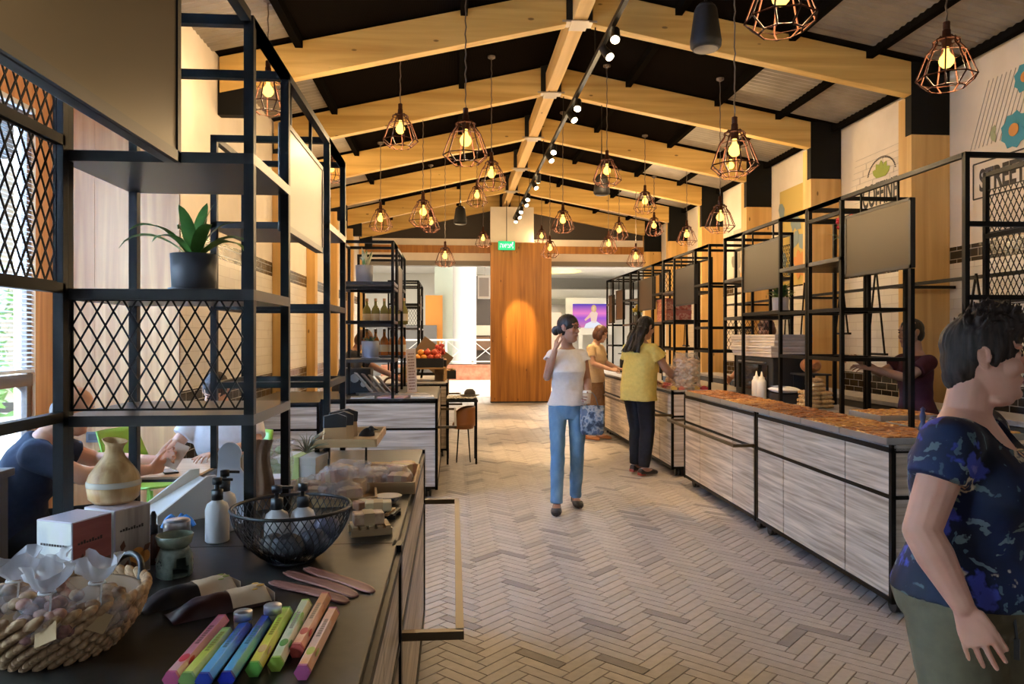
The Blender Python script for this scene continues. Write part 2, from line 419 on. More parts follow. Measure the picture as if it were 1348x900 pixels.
# ---- roof
MESHR = stripes('dark_ceiling_mesh', (.0025, .002, .0018), (.011, .008, .006), 26, (0, 1, 2), .55, 1.5)
def roof():
    mb = MB(); y0, y1 = YN, YB + .4; t = .12
    for xa, xb in ((XA - .2, RX), (RX, XR + .2)):
        za, zb = roof_z(xa), roof_z(xb)
        mb.add([(xa, y0, za), (xb, y0, zb), (xb, y1, zb), (xa, y1, za), (xa, y0, za + t), (xb, y0, zb + t), (xb, y1, zb + t), (xa, y1, za + t)],
               [(0, 3, 2, 1), (4, 5, 6, 7), (0, 1, 5, 4), (1, 2, 6, 5), (2, 3, 7, 6), (3, 0, 4, 7)])
    struct('ceiling', mb, MESHR, 'dark mesh lined ceiling above the timber trusses')
    # paler corrugated sheets along the eaves, between trusses, and dark purlins
    mb = MB(); mp = MB()
    TY = [2.9] + TR
    for a, b in zip(TY[:-1], TY[1:]):
        for xa, xb, k in ((3.35, XR, 1), (XL, -1.45, 0)):
            n = 40; q = []
            for i in range(n + 1):
                y = a + .12 + (b - a - .24) * i / n
                for x in (xa, xb): q.append((x, y, roof_z(x) - .02 - .012 * (i % 2)))
            mb.add(q, [(2 * i, 2 * i + 1, 2 * i + 3, 2 * i + 2) for i in range(n)])
    struct('ceiling_eaves_sheet', mb, noisy('galvanised_sheet', [(.3, (.22, .19, .16)), (.7, (.33, .29, .24))], (3, 3, 3), .5, .3), 'ribbed metal sheets along the eaves between the trusses')
    for x in (-1.45, .1, 2.2, 3.35, 4.15, 4.9):
        mp.box((x, (y0 + y1) / 2, roof_z(x) - .045), (.07, y1 - y0, .09))
    struct('ceiling_purlin', mp, plain('purlin_black', (.006, .005, .004), .8, 0, 0), 'black purlins running along under the ceiling')
TR = [5.0, 7.1, 9.2, 11.3, 13.4, 15.5, 17.5]
roof()
def trusses():
    h, w = .335, .12; xe = XR - .41
    n = 0
    for Y in TR:
        for sd in (0, 1):
            xa, xb = ((RX + .13, xe), ((XA if Y < YA else XL) + .02, RX - .13))[sd]
            za, zb = beam_z(xa), beam_z(xb); p = []
            for y in (Y, Y + w): p += [(xa, y, za), (xb, y, zb), (xb, y, zb + h), (xa, y, za + h)]
            mb = MB().add(p, [(0, 1, 2, 3), (7, 6, 5, 4), (0, 4, 5, 1), (1, 5, 6, 2), (2, 6, 7, 3), (3, 7, 4, 0)])
            n += 1; struct('roof_beam_%d' % n, mb, PINE, 'sloping timber roof beam %s of the ridge, truss %d from the camera' % (('right', 'left')[sd], TR.index(Y) + 1), .006)
            o = MB()
            if sd == 0: o.bb(xe, XR - .005, Y + .002, Y + w - .002, beam_z(XR) - .32, beam_z(xe) + h)
            elif Y > YA: o.bb(XL + .005, XL + .30, Y + .008, Y + w - .008, beam_z(XL) - .2, beam_z(XL) + h * .6)
            if o.v: struct('trim_%d' % n, o, plain('black_plate', (.006, .006, .006), .6, 0, .15), 'black steel plate where the beam meets the post')
        # steel ridge plate
        mb = MB(); mb.bb(RX - .128, RX + .128, Y + .015, Y + w - .015, RZ + .015, RZ + h + .02)
        struct('trim_%d' % (30 + TR.index(Y)), mb, plain('black_plate2', (.010, .010, .010), .5), 'black steel ridge plate between the beams')
        mb = MB(); mb.bb(RX - .17, RX + .17, Y - .01, Y + w + .01, RZ - .012, RZ + .006); mb.bb(RX - .085, RX + .085, Y - .06, Y + w + .06, RZ - .022, RZ - .012)
        struct('trim_%d' % (40 + TR.index(Y)), mb, plain('galvanised', (.45, .40, .34), .45, .6), 'grey steel connector under the ridge')
    for a, b in zip(TR[:-1], TR[1:]):
        mb = MB(); mb.bb(RX - .07, RX + .07, a + .125, b - .005, RZ - .005, RZ + .24)
        struct('ridge_beam_%d' % (TR.index(a) + 1), mb, PINEY, 'timber ridge beam between trusses %d and %d' % (TR.index(a) + 1, TR.index(b) + 1), .006)
    for i, Y in enumerate(TR):
        mb = MB(); mb.bb(xe, XR - .002, Y, Y + w, 0, beam_z(XR) - .32)
        mb.bb(xe - .001, xe + .02, Y + w - .02, Y + w + .10, 0, beam_z(xe))
        mb.bb(xe + .001, XR - .002, Y + .115, Y + w + .10, 0, beam_z(XR) - .34)
        struct('timber_column_%d' % (i + 1), mb, PINEZ, 'timber post on the right wall under truss %d' % (i + 1), .005)
        if Y > 8:
            mb = MB(); mb.bb(XL + .002, XL + .13, Y, Y + .2, 0, beam_z(XL) - .05)
            struct('timber_column_left_%d' % (i + 1), mb, PINEZ, 'timber post on the left wall under truss %d' % (i + 1), .005)
trusses()
# ---- far end: header, wood panel door, shopping hall beyond
def far_end():
    ORANGE = wood('honey_veneer', (.26, .095, .012), (.46, .19, .028), 2, 16, .42, .5, .4)
    mb = MB(); x0, x1 = atY(646, 530, 16.9).x, atY(726, 530, 16.9).x
    z1 = atY(680, 319, 16.9).z
    mb.bb(x0, x1, 16.9, 17.15, .02, z1)
    o = struct('door_1', mb, ORANGE, 'tall honey coloured timber panel at the end of the aisle', .004)
    mb = MB(); mb.bb(x0 - .002, x1 + .002, 16.895, 17.155, 0, .03); part(o, 'door_plinth', mb, BLACKP)
    mb = MB(); mb.bb(x0, x0 + 1.0, 17.0, 17.12, z1 + .004, 4.5); struct('wall_over_door', mb, PAINT, 'cream wall above the timber panel')
    # header bands across the end
    for k, (za, zb, yy, m, nm) in enumerate(((3.50, 3.68, 17.62, ORANGE, 'honey timber'), (3.32, 3.50, 17.64, PAINT, 'cream'), (3.20, 3.32, 17.66, plain('grey_band', (.22, .2, .18), .6), 'grey'), (3.68, 3.84, 17.66, PAINT, 'cream'), (3.84, 5.2, 17.7, plain('dark_band', (.03, .022, .016), .7), 'dark brown'))):
        mb = MB(); mb.bb(-4, 6, yy, yy + .25, za, zb); struct('trim_%d' % (50 + k), mb, m, nm + ' header band across the end of the hall')
far_end()
def mall():
    MW = plain('mall_white', (.82, .80, .76), .6)
    mb = MB(); mb.bb(-12, 16, 18.5, 48, -.05, -.002); struct('floor_mall', mb, plain('mall_floor', (.72, .68, .62), .25), 'pale polished floor of the shopping hall beyond')
    mb = MB(); mb.bb(-12, 16, 17.9, 48, 5.4, 5.6); struct('ceiling_mall', mb, MW, 'white ceiling of the shopping hall beyond')
    mb = MB()
    for k, (r, z, c) in enumerate(((7.5, 4.55, (6.5, 31)), (9.5, 4.9, (7.5, 33)))):
        n = 48; top = [(c[0] + r * math.cos(2 * PI * i / n), c[1] + r * math.sin(2 * PI * i / n)) for i in range(n)]
        mb.prism(top, z, z + .35)
    struct('ceiling_drum', mb, MW, 'curved white stepped soffit in the shopping hall')
    mb = MB(); mb.bb(-12, 16, 46, 46.2, 0, 5.4); mb.bb(-12, -11.8, 18, 46, 0, 5.4); mb.bb(15.8, 16, 18, 46, 0, 5.4); struct('wall_mall', mb, plain('mall_wall', (.70, .66, .58), .8), 'pale end wall of the shopping hall')
    mb = MB(); mb.bb(3, 15, 37.5, 37.8, 0, 3.05); mb.bb(2.9, 15, 37.3, 38, 3.05, 3.9); mb.cm = 1; mb.bb(2.95, 15, 37.1, 37.3, 3.1, 3.4)
    struct('wall_shopfront', mb, [plain('shopfront', (.75, .72, .68), .6), plain('fascia_grey', (.25, .24, .22), .6)], 'pale shopfront beyond the aisle')
    # white columns
    a = atY(596, 470, 28.5).x; b = atY(627, 470, 28.5).x
    mb = MB(); mb.cone(((a + b) / 2, 28.5, 0), ((a + b) / 2, 28.5, 5.4), (b - a) / 2, (b - a) / 2, 32)
    struct('column_white', mb, MW, 'round white column in the shopping hall')
    x0, x1 = atY(572, 470, 29.5).x, atY(600, 470, 29.5).x
    mb = MB(); mb.bb(x0, x1, 29.5, 29.8, 0, 4.6); struct('wall_pale_green', mb, plain('pale_green', (.62, .68, .58), .7), 'pale green wall beside the round column')
    T = bpy.data.objects['wall_pale_green']
    # orange door, counter, dark shop behind balustrade
    p, q = atY(561, 470, 30), atY(583, 390, 30)
    mb = MB(); mb.bb(p.x, q.x, 29.2, 29.3, .02, q.z); mb.cm = 1; mb.bb(q.x - .12, q.x - .07, 29.17, 29.2, 1.0, 1.3)
    struct('door_2', mb, [plain('orange_door', (.75, .30, .05), .5), STEEL], 'orange door across the shopping hall')
    mb = MB(); mb.bb(p.x - 3, p.x + .45, 28.9, 29.2, 0, 1.95); solo('grey_cabinet', 'grey cabinet in front of the orange door', 'cabinet', mb, plain('cabinet_grey', (.16, .15, .14), .5), bevel=.02)
    a, b = atY(628, 470, 33), atY(655, 470, 33)
    mb = MB(); mb.bb(a.x - .3, b.x, 33, 33.3, 0, 4.2); mb.cm = 1; mb.bb(a.x - .3, b.x, 32.8, 33, 1.55, 2.0); mb.cm = 2; mb.bb(a.x - .3, b.x, 32.7, 33, .9, 1.5)
    struct('wall_dark_shop', mb, [plain('dark_shop', (.07, .05, .04), .5), plain('shop_shelf_light', (.75, .68, .55), .5), plain('shop_brown', (.16, .08, .04), .5)], 'dark shop interior behind the balustrade')
    # brick ledge + balustrade
    z0 = .53; y = 25.8; xa, xb = atY(540, 480, y).x, atY(700, 480, y).x
    mb = MB(); mb.bb(xa - 1, xb, y, y + .5, 0, z0); mb.bb(xa - 1, xb, y - .03, y + .53, z0 - .05, z0)
    struct('wall_ledge', mb, noisy('terracotta', [(.3, (.38, .13, .07)), (.7, (.55, .24, .14))], (6, 6, 6), .7), 'terracotta ledge under the white balustrade')
    T = thing('balustrade', 'white balustrade with crossed bars on the terracotta ledge', 'balustrade', ((xa + xb) / 2, y + .25, z0))
    xs = [xa - .6 + .92 * k for k in range(6)]
    mb = MB(); mb.bb(xs[0], xs[-1], y + .21, y + .29, 1.36, 1.42); mb.bb(xs[0], xs[-1], y + .22, y + .28, z0 + .08, z0 + .12); part(T, 'handrail', mb, MW, True)
    for x in xs:
        mb = MB(); mb.bb(x - .03, x + .03, y + .22, y + .28, z0, 1.4); part(T, 'post', mb, MW, True)
    for s, e in zip(xs[:-1], xs[1:]):
        mb = MB(); mb.bar((s, y + .25, z0 + .1), (e, y + .25, 1.38), .022); mb.bar((e, y + .25, z0 + .1), (s, y + .25, 1.38), .022); part(T, 'cross_brace', mb, MW, True)
    # hanging white sign left of the panel
    p = atY(638, 378, 20)
    T = thing('hanging_sign', 'white framed panel hanging beside the timber panel', 'sign', (p.x, 20, p.z))
    mb = MB(); mb.box((p.x - .02, 20, p.z), (.34, .06, .62)); part(T, 'panel', mb, WHITE, True, .01)
    mb = MB(); mb.box((p.x - .02, 19.965, p.z), (.26, .02, .5)); part(T, 'face', mb, plain('sign_grey', (.35, .34, .34), .5), True)
    mb = MB(); mb.bar((p.x, 20, p.z + .3), (p.x, 20, 5.4), .02); part(T, 'hanger', mb, STEEL, True)
    # lit advertising screen: a pale figure against a purple sky
    p, q = atY(754, 431, 36), atY(800, 400, 36)
    T = thing('advertising_screen', 'lit purple advertising screen above the shopfront counters', 'screen', ((p.x + q.x) / 2, 36, 0))
    mb = MB(); mb.bb(p.x - .35, q.x + .25, 36.02, 36.2, p.z - .35, q.z + .3); mb.bb(p.x + .3, p.x + .5, 36.05, 36.15, 0, p.z); mb.bb(q.x - .5, q.x - .3, 36.05, 36.15, 0, p.z); part(T, 'housing', mb, MW, True, .02)
    m, nt, b = _base('purple_picture'); g = nt.nodes.new('ShaderNodeTexCoord'); s = nt.nodes.new('ShaderNodeSeparateXYZ'); nt.links.new(g.outputs['Generated'], s.inputs[0])
    col = ramp(nt, s.outputs[2], [(0, (.6, .2, .35)), (.4, (.32, .10, .55)), (.6, (.75, .2, .5)), (1, (.06, .05, .42))]); e = nt.nodes.new('ShaderNodeEmission'); e.inputs[1].default_value = .75
    nt.links.new(col, e.inputs[0]); nt.links.new(e.outputs[0], nt.nodes['Material Output'].inputs[0])
    mb = MB(); mb.bb(p.x, q.x, 35.99, 36.02, p.z, q.z); part(T, 'picture', mb, m, True)
    cx = p.x * .4 + q.x * .6; zb = p.z; H = q.z - p.z
    FL = Matrix(((1, 0, 0, 0), (0, 0, -1, 0), (0, 1, 0, 0), (0, 0, 0, 1)))
    def flat(nm, pts, col, d): part(T, nm, MB().prism([(cx + x * H, zb + z * H) for x, z in pts], -35.985 - d, -35.98, FL), glow(nm, col, .75), True)
    arc = lambda x, z, rx, rz, a=0, b=2 * PI, n=14: [(x + rx * math.cos(a + (b - a) * k / n), z + rz * math.sin(a + (b - a) * k / n)) for k in range(n + (abs(b - a) < 6))]
    flat('pictured_hair', arc(0, .80, .115, .16), (.62, .42, .16), .002)
    flat('pictured_face', arc(0, .80, .07, .10), (.80, .48, .36), .004)
    flat('pictured_torso', [(-.10, .20), (.10, .20), (.17, .60), (.09, .68), (-.09, .68), (-.17, .60)], (.78, .55, .45), .006)
    flat('pictured_arm', [(-.15, .60), (-.40, .34), (-.36, .28), (-.10, .46)], (.78, .46, .36), .005)
    flat('pictured_skirt', [(-.42, -.02), (.40, -.02), (.30, .14), (.12, .26), (-.12, .26), (-.34, .16)], (.70, .72, .80), .008)
    # far planters and stand
    p = atY(745, 440, 34); mb = MB(); mb.bb(p.x - 1.1, p.x - .2, 34, 34.4, 0, 2.6); solo('pale_kiosk', 'pale pink kiosk wall behind the woman in white', 'kiosk', mb, plain('kiosk_pink', (.75, .52, .42), .7), bevel=.02)
mall()
# ================================================================ lights
def area(name, loc, rot, sx, sy, power, col, spread=None):
    l = bpy.data.lights.new(name, 'AREA'); l.shape = 'RECTANGLE'; l.size = sx; l.size_y = sy; l.energy = power; l.color = col
    if spread: l.spread = spread
    o = bpy.data.objects.new(name, l); C.objects.link(o); o.location = loc; o.rotation_euler = rot; return o
def aim(o, t): o.rotation_euler = (V(t) - o.location).to_track_quat('-Z', 'Y').to_euler()
o = area('daylight_window', (XA - 2.2, 4.9, 3.9), (0, 0, 0), 2.0, 1.4, 34000, (.26, .50, 1.0), .85); aim(o, (1.2, 5.5, 0))
o = area('daylight_near', (XA - 1.3, .2, 3.1), (0, 0, 0), 2.0, 1.6, 1500, (.55, .74, 1.0), 1.3); aim(o, (-.5, 1.5, .95))
o = area('daylight_garden', (-7, 6, 9), (0, 0, 0), 9, 12, 6000, (.85, .94, 1.0))
for k, (x, y) in enumerate(((-4, 24), (0, 33), (5, 22), (6, 36), (-3, 40))):
    area('mall_ceiling_light', (x, y, 5.35), (0, 0, 0), 4, 4, (110, 110, 750, 1900, 300)[k], (1, .93, .82))
for x, y, e in ((5, 27, 1000), (3.6, 21.5, 300)):
    area('mall_soffit_fill', (x, y, 3.0), (PI, 0, 0), 3, 3, e, (1, .95, .85))  # added upward fill that brightens the white soffit, not a real fitting
l = bpy.data.lights.new('yellow_uplight', 'SPOT'); l.energy = 160; l.color = (1, .8, .1); l.spot_size = 1.6; o = bpy.data.objects.new('yellow_uplight', l); C.objects.link(o); o.location = (5.3, 35, 3.4); aim(o, (4.8, 34.5, 5))
# ================================================================ caged pendants
COPPER = plain('aged_copper_wire', (.045, .016, .009), .6, 0, .08)
CORD = plain('chain_grey', (.16, .13, .11), .45, .6)
BULB = glow('warm_bulb', (1, .60, .10), 2.6)
BULBHOT = glow('warm_filament', (1, .86, .45), 40)
def pendant_proto():
    T = thing('pendant_lamp', 'x', 'lamp', (0, 0, 0))
    nm = 9; w = .0055; mb = MB()
    # bulb centre is the origin
    prof = [(.045, .15), (.075, .125), (.075, .10), (.115, .045), (.175, -.115), (.105, -.175)]
    pr = [[V((r * math.cos(2 * PI * k / nm), r * math.sin(2 * PI * k / nm), z)) for r, z in prof] for k in range(nm)]
    for k in range(nm):
        mb.tube(pr[k], w, 5, False)
    for j in (1, 3, 4, 5):
        for k in range(nm): mb.tube([pr[k][j], pr[(k + 1) % nm][j]], w * (1 if j > 1 else 1.4), 5, False)
    part(T, 'cage', mb, COPPER)
    mb = MB().lathe([(.0, .255), (.014, .25), (.017, .20), (.024, .195), (.026, .15), (.046, .148), (.046, .135), (.03, .13), (.026, .085), (.0, .085)], n=14)
    for k in range(6): mb.lathe([(.019, .20 + .008 * k), (.022, .204 + .008 * k), (.019, .208 + .008 * k)], n=12)
    part(T, 'socket', mb, COPPER)
    g = part(T, 'bulb', MB().lathe([(.0, -.046), (.023, -.041), (.040, -.022), (.046, .0), (.040, .022), (.024, .042), (.016, .06), (.015, .086), (.0, .087)], n=16), BULB)
    return T
PROTO = pendant_proto()
PL = [ # px, py of bulb, cage width px, label
 (1028, -4, 92, 'caged pendant lamp cut off by the top edge above the right aisle'),
 (1246, 80, 72, 'caged pendant lamp in front of the white wall at the top right corner'),
 (967, 198, 62, 'large caged pendant lamp hanging before the second right roof beam'),
 (962, 218, 34, 'caged pendant lamp seen directly behind the large one by the second right beam'),
 (527, 170, 47, 'caged pendant lamp left of the aisle, against the second left beam'),
 (613, 185, 60, 'largest caged pendant lamp on a long chain left of the ridge'),
 (647, 229, 40, 'caged pendant lamp just below and right of the largest left one'),
 (628, 257, 28, 'small caged pendant lamp below the third left beam, next to the ridge'),
 (501, 288, 31, 'caged pendant lamp above the rack of bottles at far left'),
 (557, 279, 37, 'front one of two overlapping caged pendants over the left counters'),
 (567, 292, 26, 'rear one of two overlapping caged pendants over the left counters'),
 (799, 225, 38, 'caged pendant lamp right of the track in front of a black speaker'),
 (849, 265, 30, 'caged pendant lamp under the third right beam'),
 (741, 290, 31, 'caged pendant lamp right of the exit sign at ridge level'),
 (861, 297, 25, 'caged pendant lamp at the end of the fifth right beam'),
 (948, 286, 39, 'caged pendant lamp in front of the third right timber post'),
 (904, 309, 27, 'caged pendant lamp in front of the fourth right timber post'),
 (815, 303, 25, 'upper of two close caged pendants over the far right counters'),
 (801, 321, 24, 'lower of two close caged pendants over the far right counters'),
 (713, 311, 20, 'small caged pendant lamp against the top right of the timber panel'),
 (724, 327, 24, 'lowest caged pendant lamp overlapping the edge of the timber panel'),
 (837, 338, 25, 'caged pendant lamp against the bright soffit at the far right'),
 (586, 337, 27, 'caged pendant lamp against the bright opening left of the timber panel'),
 (636, 314, 22, 'small caged pendant lamp touching the left edge of the timber panel'),
 (353, 120, 56, 'caged pendant lamp seen through the near left rack frame'),
 (436, 222, 34, 'caged pendant lamp half hidden behind the end of the near left rack'),
]
for k, (px, py, wd, lab) in enumerate(PL):
    z = .35 * FPX / wd; p = atD(px, py, z)
    o = dup(PROTO, p, R.uniform(0, 2), lab, 'caged pendant lamps over the aisle')
    top = roof_z(p.x) - p.z - .01
    mb = MB(); n = max(6, int(top / .06)); zz = [.25 + (top - .25) * i / n for i in range(n + 1)]
    mb.tube([(.004 * (-1) ** i, .003 * (i % 3 - 1), q) for i, q in enumerate(zz)], .0055, 5)
    mb.lathe([(.045, top), (.045, top - .02), (.01, top - .04), (0, top - .04)], n=12)
    part(o, 'chain', mb, CORD)
    l = bpy.data.lights.new('pendant_light', 'POINT'); l.energy = 27; l.color = (1, .69, .36); l.shadow_soft_size = .06
    lo = bpy.data.objects.new('pendant_light', l); C.objects.link(lo); lo.parent = o; lo.location = (0, 0, -.075)
def _kill(o):
    for c in list(o.children): _kill(c)
    bpy.data.objects.remove(o)
_kill(PROTO)
# ================================================================ track light
def track():
    x = 1.385; zt = 4.22; y0, y1 = 3.0, 17.0
    # fit from photo: passes (815,15) and (668,310) towards the vanishing point
    T = thing('track_light', 'long black ceiling track of spotlights running beside the ridge', 'track light', (x, (y0 + y1) / 2, zt))
    mb = MB(); mb.bb(x - .02, x + .02, y0, y1, zt, zt + .045); part(T, 'track', mb, BLACK, True)
    for y in TR[1:]: part(T, 'hanger', MB().bar((x, y + .06, zt + .04), (x, y + .06, beam_z(x) - .001), .012), BLACK, True)
    hot = glow('spot_lens', (1, .78, .48), 14)
    ys = [4.75, 6.35, 6.75, 8.3, 8.75, 10.3, 10.8, 12.2, 12.8, 13.9, 14.5, 15.3, 16.0, 16.6]
    for k, y in enumerate(ys):
        a = V((x + .0, y, zt - .02)); d = V((.25 * (-1) ** k + .1, -.55, -.75)).normalized() if k != 7 else V((0, .6, -.7)).normalized()
        c = a + V((.02, 0, -.05))
        mb = MB(); mb.cone(a + V((0, 0, .03)), c, .012, .012, 8); mb.cone(c - d * .07, c + d * .075, .036, .045, 14)
        h = part(T, 'spot_head', mb, BLACKP, True)
        mb = MB(); e = c + d * .077; mb.cone(e, e + d * .004, .038, .038, 14); part(h, 'lens', mb.shift(-base_of(T)), hot)
    for (y, tgt, en, sz) in ((15.3, (1.52, 16.9, 1.75), 620, .34), (12.2, (.9, 12.8, 0), 520, .42), (8.75, (1.2, 9.6, 0), 420, .5), (10.5, (2.6, 10.6, .9), 300, .7), (6.5, (2.6, 6.9, .9), 240, .7), (10.8, (-.6, 10.5, .9), 300, .7), (13.9, (2.4, 14, .5), 300, .7), (14.5, (.9, 15.4, 0), 420, .5)):
        l = bpy.data.lights.new('track_spot', 'SPOT'); l.energy = en; l.color = (1, .64, .30); l.spot_size = sz; l.spot_blend = .6; l.shadow_soft_size = .03
        o = bpy.data.objects.new('track_spot', l); C.objects.link(o); o.location = (x, y, zt - .2); aim(o, tgt)
track()
# ================================================================ hung loudspeakers
def speaker(px, py, zc, r, h, lab):
    p = atD(px, py, zc); T = thing('hanging_speaker', lab, 'speaker', (p.x, p.y, p.z), 0, 'black speakers hung from the roof')
    part(T, 'shell', MB().lathe([(0, -h / 2), (r * .82, -h / 2), (r * .98, -h / 2 + .02), (r, -h * .3), (r * .72, h * .42), (r * .6, h / 2), (0, h / 2)], n=24), plain('speaker_black', (.009, .008, .008), .6, 0, .3))
    part(T, 'grille', MB().lathe([(0, -h / 2 - .006), (r * .7, -h / 2 - .005), (r * .8, -h / 2 + .002)], n=24), plain('speaker_grille', (.10, .085, .07), .6))
    top = roof_z(p.x) - p.z
    mb = MB(); mb.tube([(0, 0, h / 2 - .01), (0, 0, top)], .012, 8); mb.lathe([(.05, h / 2), (.05, h / 2 + .015), (.012, h / 2 + .03)], n=12); part(T, 'stem', mb, BLACK)
speaker(929, 37, 5.0, .105, .29, 'large black speaker hung near the camera, before the first right beam')
speaker(792, 244, 9.4, .105, .24, 'small black speaker hung behind a pendant, right of the track')
speaker(606, 284, 11.5, .105, .26, 'small black speaker hung at far left of the ridge')
# ================================================================ exit sign
def exit_sign():
    p = atY(667, 323, 16.6); T = thing('exit_sign', 'green lit exit sign in front of the timber panel top', 'sign', (p.x, 16.6, p.z))
    part(T, 'housing', MB().bb(-.19, .19, 0, .05, -.10, .10), plain('exit_green', (.0, .35, .14), .4, 0, .5, .8, (.0, .42, .16)), bevel=.008)
    wg = glow('exit_white', (.9, 1, .92), 1.1)
    Mx = Matrix(((1, 0, 0, 0), (0, 0, 1, 0), (0, 1, 0, 0), (0, 0, 0, 1)))
    M = Matrix.Translation((.075, -.003, -.055)) @ Matrix.Rotation(PI / 2, 4, 'X')
    text('lettering', '\u05d9\u05e6\u05d9\u05d0\u05d4'[::-1], .15, wg, T, Matrix.Translation((-.16, -.004, -.05)) @ Matrix.Rotation(PI / 2, 4, 'X'), 'LEFT', .002, .8)
    mb = MB(); q = lambda x, z: V((x, -.005, z))
    mb.ell(q(.135, .06), (.016, .003, .016)); 
    for a, b in (((.13, .045), (.115, -.005)), ((.115, -.005), (.145, -.03)), ((.145, -.03), (.135, -.065)), ((.115, -.005), (.09, -.035)), ((.09, -.035), (.065, -.04)), ((.128, .035), (.155, .015)), ((.128, .035), (.095, .02))): mb.bar(q(*a), q(*b), .014, .004)
    part(T, 'running_figure', mb, wg)
    part(T, 'bracket', MB().bar((0, .025, .1), (0, .025, 4.6 - p.z), .015), BLACK)
exit_sign()
# ================================================================ market counters
CT = .94
FX = {1: 2.37, -1: -.16}; BXK = {1: 3.30, -1: -1.05}       # aisle face and back of the counters
def counter(sd, y0, label, cols=(.49, .84, .47), rail=False, top=DARKTOP, length=None, group=None, near_panel=True, zt=CT, fx=None, bx=None):
    fx = FX[sd] if fx is None else fx; bx = BXK[sd] if bx is None else bx; L = sum(cols); y1 = y0 + L
    T = thing('market_counter', label, 'counter', ((fx + bx) / 2, (y0 + y1) / 2, 0), 0, group or ('right hand market counters' if sd > 0 else 'left hand market counters'))
    zb, zp, zm = .10, zt - .035, .655
    s = 1 if fx > bx else -1                            # outward direction of the aisle face
    xa, xb = min(fx, bx), max(fx, bx)
    mb = MB(); mb.bb(xa + .015, xb - .015, y0 + .015, y1 - .015, zb + .01, zp - .005); part(T, 'carcass', mb, plain('carcass_dark', (.05, .042, .035), .6), True)
    mb = MB(); mb.bb(xa, xb, y0, y1, zp, zt); part(T, 'worktop', mb, top, True, .003)
    fr = MB(); w = .026
    for x in (xa, xb):
        for y in (y0 + w / 2, y1 - w / 2): fr.bb(x - w / 2, x + w / 2, y - w / 2, y + w / 2, zb - .02, zt)
    for z in (zb, zp + .004):
        for y in (y0 + w / 2, y1 - w / 2): fr.bb(xa, xb, y - w / 2, y + w / 2, z - w / 2, z + w / 2)
        fr.bb(fx - w / 2, fx + w / 2, y0, y1, z - w / 2, z + w / 2)
    fr.bb(fx - .008, fx + .010 * s, y0, y1, zm - .011, zm + .011)
    for y in (y0 + .012, y1 - .012): fr.bb(xa, xb, y - .012, y + .012, zm - .011, zm + .011)
    part(T, 'frame', fr, BLACK, True)
    y = y0
    for k, c in enumerate(cols):
        for z0, z1 in ((zb + .012, zm - .011), (zm + .011, zp - .008)):
            mb = MB(); a = y + (.014 if k == 0 else .005); b = y + c - (.014 if k == len(cols) - 1 else .005)
            mb.bb(fx - .016 * s, fx + .006 * s, a, b, z0, z1); part(T, 'front_panel', mb, LAM, True, .002)
        y += c
    for yy, d in ((y0, -1), (y1, 1)):
        for z0, z1 in ((zb + .012, zm - .011), (zm + .011, zp - .008)):
            mb = MB(); mb.bb(xa + .014, xb - .014, yy - .006 - d * .008, yy + .006 - d * .008, z0, z1); part(T, 'end_panel', mb, LAMX, True)
    for x in (xa + .08, xb - .08):
        for yy in (y0 + .10, y1 - .10):
            mb = MB()
            for dx in (-.018, .018): mb.cone((x + dx - .009, yy, .042), (x + dx + .009, yy, .042), .042, .042, 16)
            mb.bb(x - .035, x + .035, yy - .03, yy + .03, .08, .095); mb.cone((x, yy, .05), (x, yy, .085), .012, .012, 8)
            part(T, 'castor', mb, BLACKP, True)
    if rail:
        mb = MB(); e = fx + .178 * s; z = .67
        for yy in (y0 + .012, y1 - .012): mb.bar((fx, yy, z), (e + .012 * s, yy, z), .024, .024)
        mb.bar((e, y0 + .012, z), (e, y1 - .012, z), .024, .024); part(T, 'rail', mb, plain('rail_bronze', (.10, .07, .035), .4, .6), True)
    return T
STONE = noisy('grey_stone_top', [(.3, (.30, .28, .27)), (.7, (.42, .40, .38))], (14, 14, 14), .4)
counter(-1, .36, 'near left dark topped counter holding the wicker basket and incense boxes', (.45, .85, .47))
counter(-1, 2.13, 'left counter with a projecting handrail, carrying the soap trays', (.47, .80, .48), True)
counter(-1, 7.0, 'left counter with brochures whose pale striped end faces the camera', (.49, .80, .46), True, DARKTOP, bx=-1.22)
counter(-1, 9.35, 'left counter carrying oranges and crates past the brochure counter', (.49, .80, .46), True, STONE, fx=-.08)
counter(-1, 12.0, 'farthest left counter under the last tall rack', (.49, .80, .46), fx=-.12)
counter(1, 3.82, 'near right counter of pastry trays beside the woman in navy', (.49, .84, .47), False, STONE)
counter(1, 5.63, 'second right counter with a handrail, carrying pastry trays', (.49, .84, .47), True, STONE)
counter(1, 7.86, 'right counter where the woman in yellow stands', (.49, .84, .47), True, STONE)
counter(1, 9.67, 'right counter between the women in yellow and beige', (.49, .84, .47), True, STONE)
counter(1, 11.48, 'farthest right counter beside the woman in beige', (.49, .84, .47), False, STONE)
